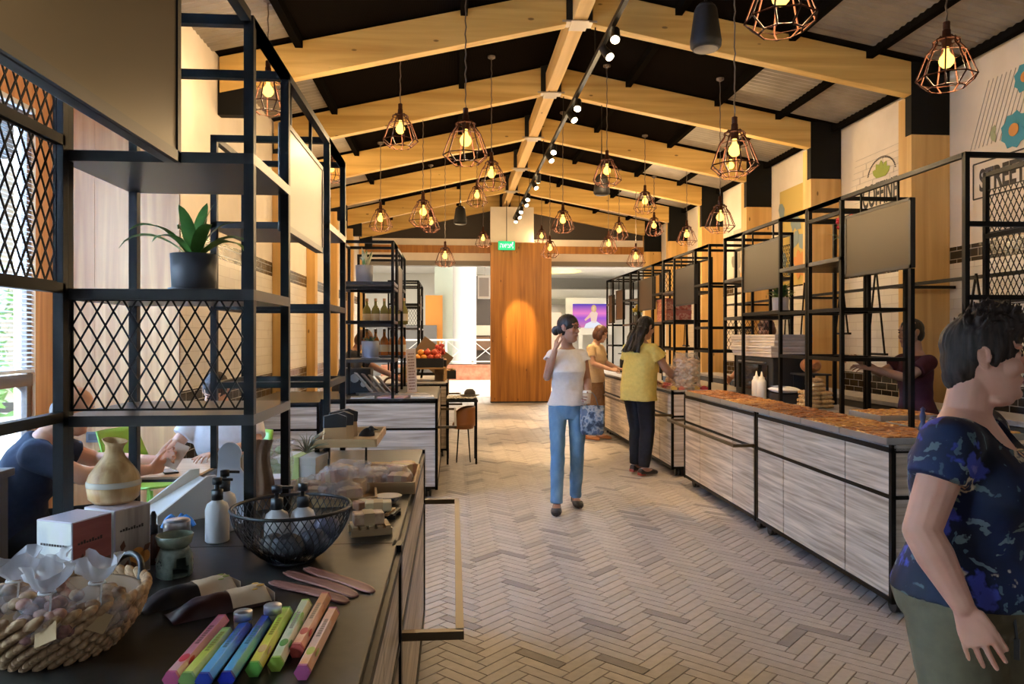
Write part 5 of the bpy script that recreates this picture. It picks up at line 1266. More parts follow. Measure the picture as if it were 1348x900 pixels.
# biscuit pile
BIS = noisy('biscuit', [(.3, (.42, .22, .07)), (.7, (.68, .44, .18))], (60, 60, 60), .7, bmp=.3)
_bm = MB().loft([(V((-.05 + .1 * t, 0, 0)), V((0, .020 * (math.sin(PI * (.12 + .76 * t)) ** .5), 0)), V((0, 0, .018 * (math.sin(PI * (.12 + .76 * t)) ** .5)))) for t in [i / 8 for i in range(9)]], 12)
for k in range(3): _bm.box((-.025 + .025 * k, 0, .017), (.004, .03, .004))
BM = _bm.data('biscuit', BIS)
n = 0; g = random.Random(2)
for lv, (nx, ny) in enumerate(((2, 6), (2, 6), (2, 5), (2, 5), (1, 4), (1, 4), (1, 3))):
    for i in range(nx):
        for j in range(ny):
            o = link('rolled_biscuit', BM); n += 1
            o.location = (2.98 + (i - (nx - 1) / 2) * .104 + g.uniform(-.004, .004), 5.90 + (j - (ny - 1) / 2) * .042, CT + .019 + lv * .034); o.rotation_euler = (0, 0, g.uniform(-.08, .08))
            tag(o, 'golden rolled biscuit in the pyramid beside the rack post', 'biscuit', 'rolled biscuits in the pyramid')
# sauce bottles, crates, oven, stacked boxes
SB = plain('sauce_white', (.72, .68, .58), .35)
for k, (x, yy, lab) in enumerate(((2.80, 6.66, 'white squeeze bottle, left of the two before the black oven'), (2.80, 6.545, 'white squeeze bottle, right of the two before the black oven'))):
    T = thing('squeeze_bottle', lab, 'bottle', (x, yy, CT), 0, 'white squeeze bottles')
    part(T, 'bottle', MB().lathe([(0, 0), (.038, 0), (.042, .005), (.042, .17), (.03, .195), (0, .195)], n=22), SB)
    part(T, 'nozzle', MB().lathe([(.028, .194), (.028, .21), (.012, .222), (.004, .265), (0, .265)], n=16), SB)
T = thing('black_oven', 'black counter oven under the stacked flat boxes', 'oven', (3.03, 6.9, CT))
part(T, 'body', MB().bb(2.87, 3.2, 6.46, 7.34, CT + .02, 1.335), BLACKP, True, .008)
part(T, 'glass_door', MB().bb(2.862, 2.87, 6.56, 7.26, 1.02, 1.26), plain('oven_glass', (.01, .01, .01), .08), True)
part(T, 'handle', MB().bar((2.845, 6.6, 1.285), (2.845, 7.2, 1.285), .014).bar((2.87, 6.62, 1.285), (2.845, 6.62, 1.285), .010).bar((2.87, 7.18, 1.285), (2.845, 7.18, 1.285), .010), STEEL, True)
for x in (2.9, 3.16):
    for yy in (6.5, 7.3): part(T, 'foot', MB().cone((x, yy, CT), (x, yy, CT + .022), .018, .022, 12), BLACKP, True)
BXM = noisy('box_kraft_grey', [(.3, (.42, .35, .28)), (.7, (.56, .48, .39))], (6, 6, 30), .6)
for k in range(4):
    dx = (.0, -.03, .015, .0)[k]; T = thing('flat_box', ('bottom flat box of the stack on the black oven', 'second flat box from the bottom of the stack on the oven', 'third flat box from the bottom of the stack on the oven', 'topmost flat box of the stack on the black oven')[k], 'box', (3.025 + dx * .4, 6.90, 1.336 + k * .052), .02 * k, 'flat boxes stacked on the oven')
    part(T, 'tray', MB().bb(-.18, .18, -.46, .46, 0, .034), BXM, bevel=.004); part(T, 'lid', MB().bb(-.185, .185, -.465, .465, .03, .05), noisy('box_lid', [(.3, (.52, .46, .40)), (.7, (.64, .58, .50))], (6, 6, 30), .5), bevel=.004)
T = thing('black_crate', 'low black crate on the counter right of the squeeze bottles', 'crate', (2.91, 6.30, CT))
for x in (-.09, .09): part(T, 'side', MB().bb(x - .006, x + .006, -.11, .11, 0, .085), BLACKP)
for yy in (-.11, .11): part(T, 'side', MB().bb(-.09, .09, yy - .006, yy + .006, 0, .085), BLACKP)
part(T, 'bottom', MB().bb(-.09, .09, -.11, .11, 0, .008), BLACKP)
T = thing('wipes_pack', 'white packet with a blue printed panel on the black crate', 'packet', (2.90, 6.30, CT + .086)); T.scale = (.78, .78, .9)
part(T, 'packet', MB().loft([(V((0, -.17 + .34 * t, .035)), V((.12, 0, 0)), V((0, 0, .034 * max(.08, math.sin(PI * t) ** .35)))) for t in [i / 10 for i in range(11)]], 16, 3), plain('packet_white', (.72, .74, .78), .35))
part(T, 'printed_panel', MB().sheet(lambda u, v: (-.09 + .10 * u - .025, -.1 + .2 * v, .0705 - .004 * (1 - u)), 4, 4), plain('print_blue', (.28, .34, .50), .4), solid=.002)
T = thing('orange_loaf', 'orange glazed loaf on the inner shelf of the second right rack', 'bread', (3.13, 6.28, 1.20)); T.scale = (1, .5, 1)
mb = MB().loft([(V((0, -.24 + .48 * t, .07)), V((.075 * max(.1, math.sin(PI * (.06 + .88 * t)) ** .5), 0, 0)), V((0, 0, .07 * max(.1, math.sin(PI * (.06 + .88 * t)) ** .5)))) for t in [i / 14 for i in range(15)]], 18)
part(T, 'loaf', mb, noisy('orange_crust', [(.3, (.50, .14, .03)), (.7, (.66, .26, .07))], (14, 14, 14), .35)); part(T, 'board', MB().bb(-.12, .12, -.28, .28, -.014, .001), BLACKP)
part(T, 'stand', MB().bb(-.1, -.08, -.25, -.23, -.26, -.014).bb(.08, .1, -.25, -.23, -.26, -.014).bb(-.1, -.08, .23, .25, -.26, -.014).bb(.08, .1, .23, .25, -.26, -.014), BLACKP)
T = thing('kitchen_shelf', 'dark work table behind the second right rack', 'table', (3.62, 6.8, 0))
part(T, 'top', MB().bb(3.4, 3.85, 6.2, 7.4, .82, .846), BLACKP, True)
for x in (3.42, 3.8):
    for yy in (6.22, 7.34): part(T, 'leg', MB().bb(x, x + .03, yy, yy + .03, 0, .82), BLACK, True)
# goods before the woman in yellow
g = random.Random(21)
SW = [(.55, .10, .06), (.60, .38, .08), (.30, .10, .05), (.62, .50, .34), (.40, .05, .06), (.20, .22, .08), (.58, .30, .16)]
T = None
k = 0
for i in range(5):
    for j in range(9):
        c = SW[g.randrange(len(SW))]; k += 1
        mb = MB().box((0, 0, .014), (g.uniform(.05, .08), g.uniform(.05, .09), .026)).ell((0, 0, .03), (.026, .03, .014), None, 10, 6)
        m = bpy.data.materials.get('sweet_%d' % SW.index(c)) or plain('sweet_%d' % SW.index(c), c, .35)
        solo('wrapped_sweet', 'wrapped sweet in the spread the woman in yellow reaches into', 'sweet', mb, m, (2.40 + i * .085, 7.93 + j * .105, CT + .001), 'wrapped sweets on the right counter', rz=g.uniform(-.4, .4))
def puff_bag(loc, r, h, lab, cols, seed):
    T = thing('snack_bag', lab, 'bag', loc, 0, 'clear bags of snacks'); g = random.Random(seed); mb = MB()
    for q in range(170):
        a, rr = g.random() * 6.28, g.random() ** .5 * (r - .02); mb.ell((rr * math.cos(a), rr * math.sin(a) * .8, g.uniform(.02, h * .86)), (.026, .02, .018), Matrix.Rotation(g.random() * 3, 3, 'X'), 7, 5)
    o = part(T, 'snacks', mb, noisy('puffed_snack', cols, (14, 14, 14), .6)); o['kind'] = 'stuff'
    mb = MB().lathe([(.0, .001), (r * .9, .002), (r, .03), (r * 1.02, h * .8), (r * .8, h * .95), (r * .86, h)], n=26, sy=.85); mb.v = [q * (1 + .07 * mnoise.noise(q * 18)) for q in mb.v]; part(T, 'film', mb, PLAST)
puff_bag((2.56, 7.98, CT + .001), .15, .40, 'tall clear bag of pale puffed snacks right of the woman in yellow', [(.3, (.48, .26, .14)), (.5, (.62, .45, .34)), (.7, (.70, .58, .48))], 3)
puff_bag((2.60, 8.55, CT + .001), .11, .25, 'smaller clear bag of mixed sweets before the woman in yellow', [(.3, (.42, .12, .05)), (.5, (.60, .36, .2)), (.7, (.66, .52, .4))], 4)
for k, (x, yy, d, c, lab) in enumerate(((2.72, 9.15, (.12, .2, .2), (.10, .20, .36), 'blue and white carton behind the woman in yellow'), (2.85, 8.72, (.14, .2, .26), (.60, .55, .48), 'pale carton leaning behind the clear snack bags'))):
    T = thing('snack_carton', lab, 'box', (x, yy, CT + .001), .2 * k); part(T, 'carton', MB().bb(-d[0] / 2, d[0] / 2, -d[1] / 2, d[1] / 2, 0, d[2]), plain('carton_c%d' % k, c, .4), bevel=.004); part(T, 'printed_band', MB().bb(-d[0] / 2 - .001, d[0] / 2 + .001, -d[1] / 2 - .001, d[1] / 2 + .001, d[2] * .4, d[2] * .62), WHITE)
# red cardboard boxes, things on the far right racks and counters
for i, (yy, z, lab) in enumerate(((9.78, 1.7205, 'lower left red patterned box on the right rack'), (10.02, 1.7205, 'lower right red patterned box on the right rack'), (9.78, 1.877, 'upper left red patterned box on the right rack'), (10.02, 1.877, 'upper right red patterned box on the right rack'))):
    T = thing('red_carton', lab, 'box', (3.0, yy, z), 0, 'red patterned boxes on the right rack'); part(T, 'carton', MB().bb(-.17, .17, -.115, .115, 0, .15), noisy('red_pattern', [(.4, (.45, .10, .05)), (.5, (.62, .34, .2)), (.6, (.42, .08, .04))], (22, 22, 22), .5), bevel=.004); part(T, 'lid', MB().bb(-.172, .172, -.117, .117, .11, .153), plain('red_lid', (.45, .13, .07), .5))
def black_stand(x, yy, lab):
    T = thing('bottle_rack', lab, 'stand', (x, yy, CT + .001)); part(T, 'base', MB().lathe([(0, 0), (.09, 0), (.09, .02), (.02, .03), (0, .03)], n=18), BLACKP); part(T, 'bottle', MB().lathe([(0, .03), (.045, .03), (.045, .2), (.015, .27), (.015, .34), (0, .34)], n=16), BLACKP); part(T, 'tap', MB().bar((0, 0, .3), (-.07, 0, .3), .016), BLACKP)
black_stand(2.75, 11.9, 'black dispenser on the far right counter beside the woman in beige')
for k, (x, yy, r, h, c, lab) in enumerate(((2.55, 10.6, .11, .12, (.50, .05, .03), 'red basket of sweets before the woman in beige'), (2.5, 10.15, .10, .09, (.40, .26, .12), 'woven bowl on the right counter left of the woman in yellow'), (2.75, 10.3, .06, .17, (.55, .12, .10), 'red tub behind the woven bowl on the right counter'), (2.5, 9.55, .09, .08, (.45, .22, .12), 'brown bowl of snacks beside the woman in yellow'), (2.8, 10.9, .07, .2, (.58, .5, .4), 'pale jar behind the red basket of sweets'))):
    T = thing('snack_bowl', lab, 'bowl', (x, yy, CT + .001)); part(T, 'bowl', MB().lathe([(0, 0), (r * .7, 0), (r, h * .8), (r * 1.03, h), (r * .9, h * .98), (r * .86, h * .75), (0, h * .7)], n=22), plain('bowl_c%d' % k, c, .5))
    mb = MB(); g = random.Random(k)
    for q in range(24): a, rr = g.random() * 6.28, g.random() ** .5 * r * .75; mb.ell((rr * math.cos(a), rr * math.sin(a), h * .82 + g.uniform(0, .03)), (.022, .02, .016), None, 7, 5)
    part(T, 'filling', mb, noisy('fill_%d' % k, [(.3, (.5, .18, .08)), (.7, (.66, .42, .22))], (30, 30, 30), .5))
# ================================================================ goods on the brochure counter
ZC = CT + .001
def leaflet(x, yy, w, l, rz, c, lab, z=ZC, h=.012):
    T = thing('leaflet_stack', lab, 'leaflets', (x, yy, z), rz, 'leaflets on the brochure counter'); part(T, 'paper', MB().bb(-w / 2, w / 2, -l / 2, l / 2, 0, h), plain('paper_' + lab[:12], c, .5)); part(T, 'printed_cover', MB().bb(-w / 2 + .015, w / 2 - .015, -l / 2 + .02, l / 2 - .05, h, h + .0008), plain('cover_' + lab[:12], tuple(v * .55 for v in c), .45))
leaflet(-.86, 7.12, .22, .18, .1, (.60, .62, .64), 'pale leaflets at the left of the brochure counter edge')
leaflet(-.58, 7.14, .26, .2, -.15, (.55, .34, .36), 'reddish leaflets at the middle of the brochure counter edge')
leaflet(-.30, 7.16, .22, .22, .05, (.62, .64, .68), 'white leaflets near the aisle corner of the brochure counter')
leaflet(-.40, 7.42, .3, .24, .3, (.34, .34, .36), 'grey magazine lying behind the white leaflets')
T = thing('slanted_sign', 'narrow cream sign board with dark lettering standing on the brochure counter', 'sign', (-.42, 7.62, ZC), -.15)
Ms = Matrix.Rotation(-.12, 4, 'X') @ Matrix.Rotation(-.06, 4, 'Y')
part(T, 'board', MB().box((0, 0, .235), (.10, .012, .45)).xf(Ms), plain('sign_cream', (.70, .55, .42), .5), bevel=.002)
mb = MB(); g = random.Random(6)
for k in range(13):
    x = -.03
    while x < .03: w_ = g.uniform(.006, .014); mb.bb(x, min(x + w_, .035), -.008, -.0062, .04 + k * .03, .052 + k * .03); x += w_ + .005
part(T, 'printed_line', mb.xf(Ms), plain('ink_brown', (.22, .08, .05), .6)); part(T, 'foot', MB().bb(-.06, .06, -.05, .05, 0, .01), TRAYW)
T = thing('card_rack', 'white wire rack of slanted price cards on the brochure counter', 'card rack', (-.78, 7.5, ZC), .3)
for k in range(4): part(T, 'card', MB().box((-.12 + k * .07, 0, .13 - .012 * k), (.012, .16, .24), 0, Matrix.Rotation(-.7, 3, 'Y')), plain('card_%d' % (k % 2), ((.60, .56, .48), (.42, .34, .26))[k % 2], .5))
part(T, 'base', MB().bb(-.18, .16, -.09, .09, 0, .02), STEEL)
T = thing('coffee_grinder', 'black machine at the back of the brochure counter', 'machine', (-1.0, 7.75, ZC))
part(T, 'body', MB().bb(-.16, .16, -.14, .14, 0, .26), BLACKP, bevel=.015); part(T, 'dial', MB().cone((.0, -.14, .16), (.0, -.155, .16), .045, .045, 20).cone((.09, -.14, .1), (.09, -.155, .1), .03, .03, 16), STEEL); part(T, 'hopper', MB().lathe([(.05, .26), (.08, .36), (0, .37)], n=18), plain('hopper', (.08, .07, .06), .2))
T = thing('cable_spool', 'dark round dish rack between the machine and the cards', 'rack', (-.66, 7.85, ZC)); part(T, 'ring', MB().tube([(.07 * math.cos(t * PI / 12), 0, .08 + .07 * math.sin(t * PI / 12)) for t in range(24)], .012, 8, closed=True), plain('ring_brown', (.22, .12, .08), .5)); part(T, 'base', MB().bb(-.09, .09, -.04, .04, 0, .012), BLACKP)
def bottle(loc, lab, c, gp, s=1.0):
    T = thing('glass_bottle', lab, 'bottle', loc, 0, gp)
    part(T, 'bottle', MB().lathe([(0, 0), (.044 * s, 0), (.048 * s, .006), (.048 * s, .15 * s), (.04 * s, .18 * s), (.016 * s, .22 * s), (.015 * s, .27 * s), (0, .27 * s)], n=18), c); part(T, 'stopper', MB().lathe([(.017 * s, .262 * s), (.017 * s, .295 * s), (0, .297 * s)], n=12), plain('cork', (.36, .2, .09), .7)); part(T, 'label', MB().lathe([(.0485 * s, .04 * s), (.0485 * s, .12 * s)], n=18), plain('bottle_label', (.55, .45, .28), .6))
OIL = plain('oil_green', (.16, .15, .04), .12, 0, .6); AMB = plain('amber_glass', (.42, .14, .03), .12, 0, .6)
for k in range(5):
    wd = ('leftmost', 'second from left', 'middle', 'second from right', 'rightmost')[k]
    bottle((-.98 + .098 * k, 8.5, 1.7205 - .06), wd + ' olive oil bottle on the upper shelf behind the brochures', OIL, 'oil bottles on the upper shelf', 1.0)
    bottle((-.98 + .098 * k, 8.5, 1.3105), wd + ' amber bottle on the lower shelf behind the brochures', AMB, 'amber bottles on the lower shelf', 1.0)
bottle((-.56, 8.42, 1.6605), 'lone oil bottle with a red neck tag on the upper shelf', OIL, 'oil bottles on the upper shelf')
# ================================================================ oranges and crates past the brochure counter
ORA = noisy('orange_peel', [(.3, (.62, .20, .02)), (.7, (.72, .32, .04))], (60, 60, 60), .45)
RED = plain('pomegranate', (.45, .05, .02), .35)
T = thing('fruit_crate', 'dark crate heaped with oranges on the far left counter', 'crate', (-.34, 9.85, CT + .18))
for x in (-.2, .2): part(T, 'side', MB().bb(x - .008, x + .008, -.22, .22, 0, .12), BLACKP)
for yy in (-.22, .22): part(T, 'side', MB().bb(-.2, .2, yy - .008, yy + .008, 0, .12), BLACKP)
part(T, 'bottom', MB().bb(-.2, .2, -.22, .22, 0, .01), BLACKP)
T = thing('crate_riser', 'wooden riser under the crate of oranges', 'riser', (-.34, 9.85, CT + .001)); part(T, 'top', MB().bb(-.24, .24, -.25, .25, .16, .178), TRAYW); part(T, 'side', MB().bb(-.23, -.21, -.24, .24, 0, .16), TRAYW); part(T, 'side', MB().bb(.21, .23, -.24, .24, 0, .16), TRAYW)
OM = MB().ell((0, 0, 0), (.043, .043, .040), None, 16, 10).data('orange', [ORA]); PM = MB().ell((0, 0, 0), (.045, .045, .042), None, 16, 10).lathe([(.012, .036), (.016, .055), (.010, .045)], n=8).data('pomegranate', [RED])
g = random.Random(31)
for lv, (nx, ny, z) in enumerate(((4, 4, .055), (4, 4, .125), (3, 3, .19))):
    for i in range(nx):
        for j in range(ny):
            red = (i + j + lv) % 4 == 3 or i == nx - 1 and lv > 0
            o = link('pomegranate' if red else 'orange', PM if red else OM); o.location = (-.34 + (i - (nx - 1) / 2) * .088, 9.85 + (j - (ny - 1) / 2) * .092, CT + .18 + z); o.rotation_euler = (g.random(), g.random(), g.random())
            tag(o, 'red pomegranate among the oranges in the dark crate' if red else 'orange heaped in the dark crate on the far left counter', 'fruit', 'pomegranates in the dark crate' if red else 'oranges in the dark crate')
T = thing('wicker_cone', 'sloping brown wicker panel of dried flowers behind the oranges', 'display', (-.3, 10.45, CT + .001)); part(T, 'panel', MB().box((0, 0, .3), (.5, .03, .34), 0, Matrix.Rotation(.65, 3, 'Y')), plain('brown_panel', (.20, .13, .07), .7), bevel=.004); part(T, 'leg', MB().bar((-.15, 0, 0), (-.1, 0, .34), .03).bar((.18, 0, 0), (.12, 0, .2), .03), BLACK)
mb = MB(); g = random.Random(5)
for k in range(22): a = g.random() * 6.28; mb.ell((.10 + .06 * math.cos(a) * g.random(), -.03 + .04 * math.sin(a), .40 + g.uniform(-.05, .06)), (.03, .02, .03), None, 8, 6)
part(T, 'flower', mb, plain('dried_red', (.50, .06, .05), .6))
for k, (x, yy, zz, c, lab) in enumerate(((.02, 10.35, CT + .001, (.16, .10, .05), 'dark crate of dried fruit at the aisle end of the far left counter'), (-.05, 10.0, CT + .15, (.2, .1, .06), 'small dark box beside the crate of oranges'))):
    T = thing('produce_box', lab, 'crate', (x - .12, yy, zz)); d = ((.13, .2, .11), (.07, .09, .12))[k]
    for sx in (-1, 1): part(T, 'side', MB().bb(sx * d[0] - .006, sx * d[0] + .006, -d[1], d[1], 0, d[2]), BLACKP)
    for sy in (-1, 1): part(T, 'side', MB().bb(-d[0], d[0], sy * d[1] - .006, sy * d[1] + .006, 0, d[2]), BLACKP)
    mb = MB()
    for q in range(40): mb.ell((g.uniform(-1, 1) * d[0] * .85, g.uniform(-1, 1) * d[1] * .85, d[2] * .8 + g.uniform(0, .04)), (.024, .022, .018), None, 7, 5)
    part(T, 'dried_fruit', mb, noisy('dried_%d' % k, [(.3, c), (.7, tuple(v * 2.4 for v in c))], (30, 30, 30), .6)); part(T, 'bottom', MB().bb(-d[0], d[0], -d[1], d[1], 0, .01), BLACKP)
T = thing('produce_riser', 'small wooden block under the dark box by the oranges', 'riser', (-.17, 10.0, CT + .001)); part(T, 'block', MB().bb(-.08, .08, -.1, .1, 0, .148), TRAYW, bevel=.003)
for k in range(4):
    T = thing('preserve_jar', ('nearest', 'second', 'third', 'farthest')[k] + ' jar of yellow preserve in the row by the oranges', 'jar', (-.62, 9.5 + .12 * k, CT + .001), 0, 'preserve jars by the oranges'); part(T, 'jar', MB().lathe([(0, 0), (.045, 0), (.048, .01), (.048, .15), (.04, .165), (0, .165)], n=18), plain('preserve', (.45, .30, .06), .15)); part(T, 'lid', MB().lathe([(.043, .163), (.043, .19), (0, .192)], n=18), plain('lid_gold', (.5, .36, .12), .3, .6))
# small aisle table with cloth, hat and leather stool
p = V((.10, 9.05, 0))
T = thing('side_table', 'small dark aisle table with a lace cloth past the left counters', 'table', (p.x, p.y, 0))
part(T, 'table_top', MB().bb(-.19, .19, -.23, .23, .74, .765), BLACKP); 
for sx in (-1, 1):
    for sy in (-1, 1): part(T, 'leg', MB().bar((sx * .17, sy * .21, 0), (sx * .17, sy * .21, .74), .025), BLACK)
mb = MB().sheet(lambda u, v: ((u - .5) * .36, (v - .5) * .44, .767 + .02 + .016 * mnoise.noise(V((u * 9, v * 14, 2)))), 24, 30)
solo('lace_cloth', 'rumpled white lace cloth on the small aisle table', 'cloth', mb, noisy('lace', [(.45, (.25, .22, .2)), (.52, (.70, .68, .64))], (70, 70, 70), .8), (p.x, p.y, 0), solid=.004)
T = thing('straw_hat', 'dark rounded hat resting on the lace cloth', 'hat', (p.x + .10, p.y + .08, .80)); T.scale = (.8, .8, .9); part(T, 'crown', MB().lathe([(.09, 0), (.085, .05), (.05, .085), (0, .09)], n=20), plain('hat_dark', (.06, .05, .045), .7)); part(T, 'brim', MB().lathe([(.08, .006), (.15, .0), (.15, .005), (.08, .012)], n=24), plain('hat_dark2', (.08, .065, .05), .7))
T = thing('leather_stool', 'tan leather tub stool under the aisle table', 'stool', (p.x + .02, p.y, 0)); T.scale = (.62, .62, .96); LEA = plain('tan_leather', (.36, .14, .04), .4)
part(T, 'seat', MB().lathe([(0, .42), (.2, .42), (.22, .47), (.2, .5), (0, .5)], n=24), LEA, bevel=.005)
part(T, 'backrest', MB().sheet(lambda u, v: (.23 * math.cos(-2.2 + 4.4 * u), .23 * math.sin(-2.2 + 4.4 * u), .46 + .24 * v * (1 - .3 * (2 * u - 1) ** 4)), 20, 5), LEA, solid=.04)
for k in range(4): a = PI / 4 + k * PI / 2; part(T, 'leg', MB().cone((.13 * math.cos(a), .13 * math.sin(a), .42), (.19 * math.cos(a), .19 * math.sin(a), 0), .014, .010, 8), BLACK)
# ================================================================ wall art
MR = Matrix(((0, 0, -1, 0), (-1, 0, 0, 0), (0, 1, 0, 0), (0, 0, 0, 1)))    # text plane on the right wall: x -> -Y, y -> Z, facing -X
def onwall(py, y): z = XR * SN + y * CS; return EYE - (py - HZ) * z / FPX
ART = plain('sign_black', (.025, .022, .02), .6); LINE = plain('art_line', (.42, .38, .33), .8); LEAFG = plain('art_green', (.30, .36, .05), .7); BLU = plain('art_blue', (.05, .28, .36), .7); ORG2 = plain('art_orange', (.62, .25, .05), .7); OCH = plain('art_ochre', (.55, .40, .10), .7)
def wallT(name, lab, y, z): return thing(name, lab, 'wall sign', (XR - .004, y, z))
def petal(mb, y, z, r, a, w=.4, x=0):
    d = V((0, -math.cos(a), math.sin(a))); s = V((0, math.sin(a), math.cos(a))) * (r * w); b = V((x, -y, z)); b = V((x, y, z))
    q = [b, b + d * r * .4 + s, b + d * r * .8 + s * .8, b + d * r, b + d * r * .8 - s * .8, b + d * r * .4 - s]
    mb.add(q + [p_ - V((.003, 0, 0)) for p_ in q], [(5, 4, 3, 2, 1, 0), (6, 7, 8, 9, 10, 11)] + [(i, (i + 1) % 6, (i + 1) % 6 + 6, i + 6) for i in range(6)])
def coffine():
    y0 = 8.70; z0 = 3.08; T = wallT('wall_sign', 'painted COFFINE sign with a green plant between the first two right posts', y0, z0)
    text('lettering', 'COFFINE', .38, ART, T, MR, 'LEFT', .002, .47, .005)
    mb = MB()
    for k in range(26):
        a = PI * .05 + PI * .9 * k / 25; mb.box((-.001, -.40 + .28 * math.cos(a) * -1, .34 + .20 * math.sin(a)), (.003, .012, .028), 0, Matrix.Rotation(a - PI / 2, 3, 'X'))
    part(T, 'small_lettering', mb, ART)
    mb = MB()
    for k, a in enumerate((.5, 1.0, 1.57, 2.1, 2.6)): petal(mb, -.40, .31, .20, a, .22, -.001 - .0006 * k)
    part(T, 'painted_plant', mb, LEAFG); mb = MB(); petal(mb, -.92, .34, .26, 1.5, .26); petal(mb, -.92, .32, .2, 2.3, .26, -.004); part(T, 'painted_plant', mb, LEAFG)
    mb = MB()
    for k in range(9): mb.box((.0, -.35, .02 + k * .075), (.002, 1.2 - .05 * abs(k - 4), .004))
    for k in range(16): mb.box((.0, .2 - .07 * k, .2 + .075 * (k % 5)), (.002, .004, .075))
    part(T, 'painted_brickwork', mb, LINE)
coffine()
def street():
    y0 = 6.76; T = wallT('wall_sign', 'boxed STREET M sign on the white wall at the right edge', y0, 2.84)
    text('lettering', 'STREET M', .29, ART, T, MR @ Matrix.Translation((.08, .065, .0)), 'LEFT', .002, .60, .006)
    W, H = 1.9, .335; mb = MB()
    for z in (0, H): mb.box((-.001, -W / 2, z), (.004, W, .014))
    for yy in (0, -W): mb.box((-.001, yy, H / 2), (.004, .014, H))
    part(T, 'border', mb, ART)
street()
def flowers():
    T = wallT('wall_painting', 'painted blue flowers over hatched lines at the top right edge', 6.7, 3.3)
    mb = MB()
    for k in range(26): mb.bar((0, .1 - .055 * k, .02), (0, .1 - .055 * k - .25, .62), .006, .003)
    part(T, 'hatching', mb, LINE)
    for (y, z, r) in ((-.47, .07, .17), (-.60, .50, .14), (-.85, .3, .16)):
        mb = MB()
        for k in range(9): petal(mb, y, z, r, k * .7, .36, -.002 - .0006 * k)
        part(T, 'blue_flower', mb, BLU); mb = MB().cone((-.011, y, z), (-.016, y, z), r * .34, r * .34, 18); part(T, 'flower_centre', mb, ORG2)
    for y, z, a in ((-.10, .06, 1.2), (-.16, .02, 2.0), (-.55, .1, .4)): mb = MB(); petal(mb, y - .08, z, .13, a, .25, -.001 - .006 * (a > 1.5)); part(T, 'painted_leaf', mb, plain('art_sage', (.35, .38, .22), .7))
flowers()
def poster(yc, zc, W, H, lab, bg, leaf):
    T = thing('wall_poster', lab, 'poster', (XR - .012, yc, zc)); part(T, 'sheet', MB().box((0, 0, 0), (.016, W, H)), bg)
    mb = MB(); g = random.Random(int(yc * 10))
    for k in range(7): petal(mb, g.uniform(-.4, .4) * W, g.uniform(-.4, .3) * H, .28, g.uniform(.3, 2.8), .34, -.009 - .0006 * k)
    part(T, 'printed_leaf', mb, leaf)
    mb = MB().cone((-.009, -W * .28, H * .12), (-.013, -W * .28, H * .12), .10, .10, 18); part(T, 'printed_flower', mb, WHITE)
    mb = MB()
    for a in range(7): petal(mb, -W * .1, -H * .3, .22, a * .9, .3, -.014 - .0006 * a)
    part(T, 'printed_orange_flower', mb, ORG2)
poster(10.42, 3.0, 1.1, 1.45, 'ochre poster with grey leaves between the second and third right posts', OCH, plain('art_grey_blue', (.20, .27, .28), .7))
poster(12.4, 2.85, .9, 1.1, 'pale poster with leaves between the third and fourth right posts', plain('art_pale', (.48, .43, .36), .7), plain('art_grey', (.25, .24, .2), .7))
poster(14.6, 2.8, .8, 1.0, 'small pale poster between the fourth and fifth right posts', plain('art_pale2', (.5, .45, .38), .7), LEAFG)
# ================================================================ seating in the left alcove
def alcove_table():
    c = atZ(175, 632, .75); T = thing('cafe_table', 'pale wooden cafe table between the two seated men', 'table', (-1.95, 4.55, 0))
    poly = []
    for cx, cy, a0 in ((.52, .32, 0), (-.52, .32, PI / 2), (-.52, -.32, PI), (.52, -.32, 1.5 * PI)):
        for k in range(7): a = a0 + PI / 2 * k / 6; poly.append((cx - math.copysign(.12, cx) + .12 * math.cos(a), cy - math.copysign(.12, cy) + .12 * math.sin(a)))
    part(T, 'table_top', MB().prism(poly, .724, .75), wood('table_ash', (.50, .34, .20), (.68, .50, .33), 0, 20, .4), bevel=.003); part(T, 'edge_band', MB().prism([(x * 1.004, y * 1.006) for x, y in poly], .722, .738), BLACKP)
    part(T, 'pedestal', MB().lathe([(.24, 0), (.24, .02), (.04, .04), (.035, .70), (.12, .722), (0, .722)], n=20), BLACK)
alcove_table()
GREEN = plain('chair_green', (.20, .36, .03), .4)
def chair(loc, rz, lab):
    T = thing('green_chair', lab, 'chair', loc, rz, 'green plastic chairs in the alcove')
    part(T, 'seat', MB().sheet(lambda u, v: ((u - .5) * .42, (v - .5) * .42, .45 + .02 * ((2 * u - 1) ** 2 + (2 * v - 1) ** 2) - .02), 10, 10), GREEN, solid=.014)
    part(T, 'backrest', MB().sheet(lambda u, v: ((u - .5) * .40 * (1 - .1 * v), -.21 - .10 * v - .03 * (1 - (2 * u - 1) ** 2), .62 + .22 * v), 10, 6), GREEN, solid=.014)
    for sx in (-1, 1):
        part(T, 'back_post', MB().tube([(sx * .17, -.2, .44), (sx * .18, -.25, .6), (sx * .175, -.29, .7)], .013, 8), GREEN)
        for sy in (-1, 1): part(T, 'leg', MB().cone((sx * .17, sy * .17, .44), (sx * .2, sy * .21, 0), .015, .011, 8), GREEN)
chair((-2.22, 5.62, 0), math.radians(248), 'empty green plastic chair by the oak wall under the socket plates')
chair((-1.545, 5.28, 0), math.radians(172), 'green plastic chair under the man in white')
chair((-2.33, 4.01, 0), math.radians(-68), 'green plastic chair under the man in navy')
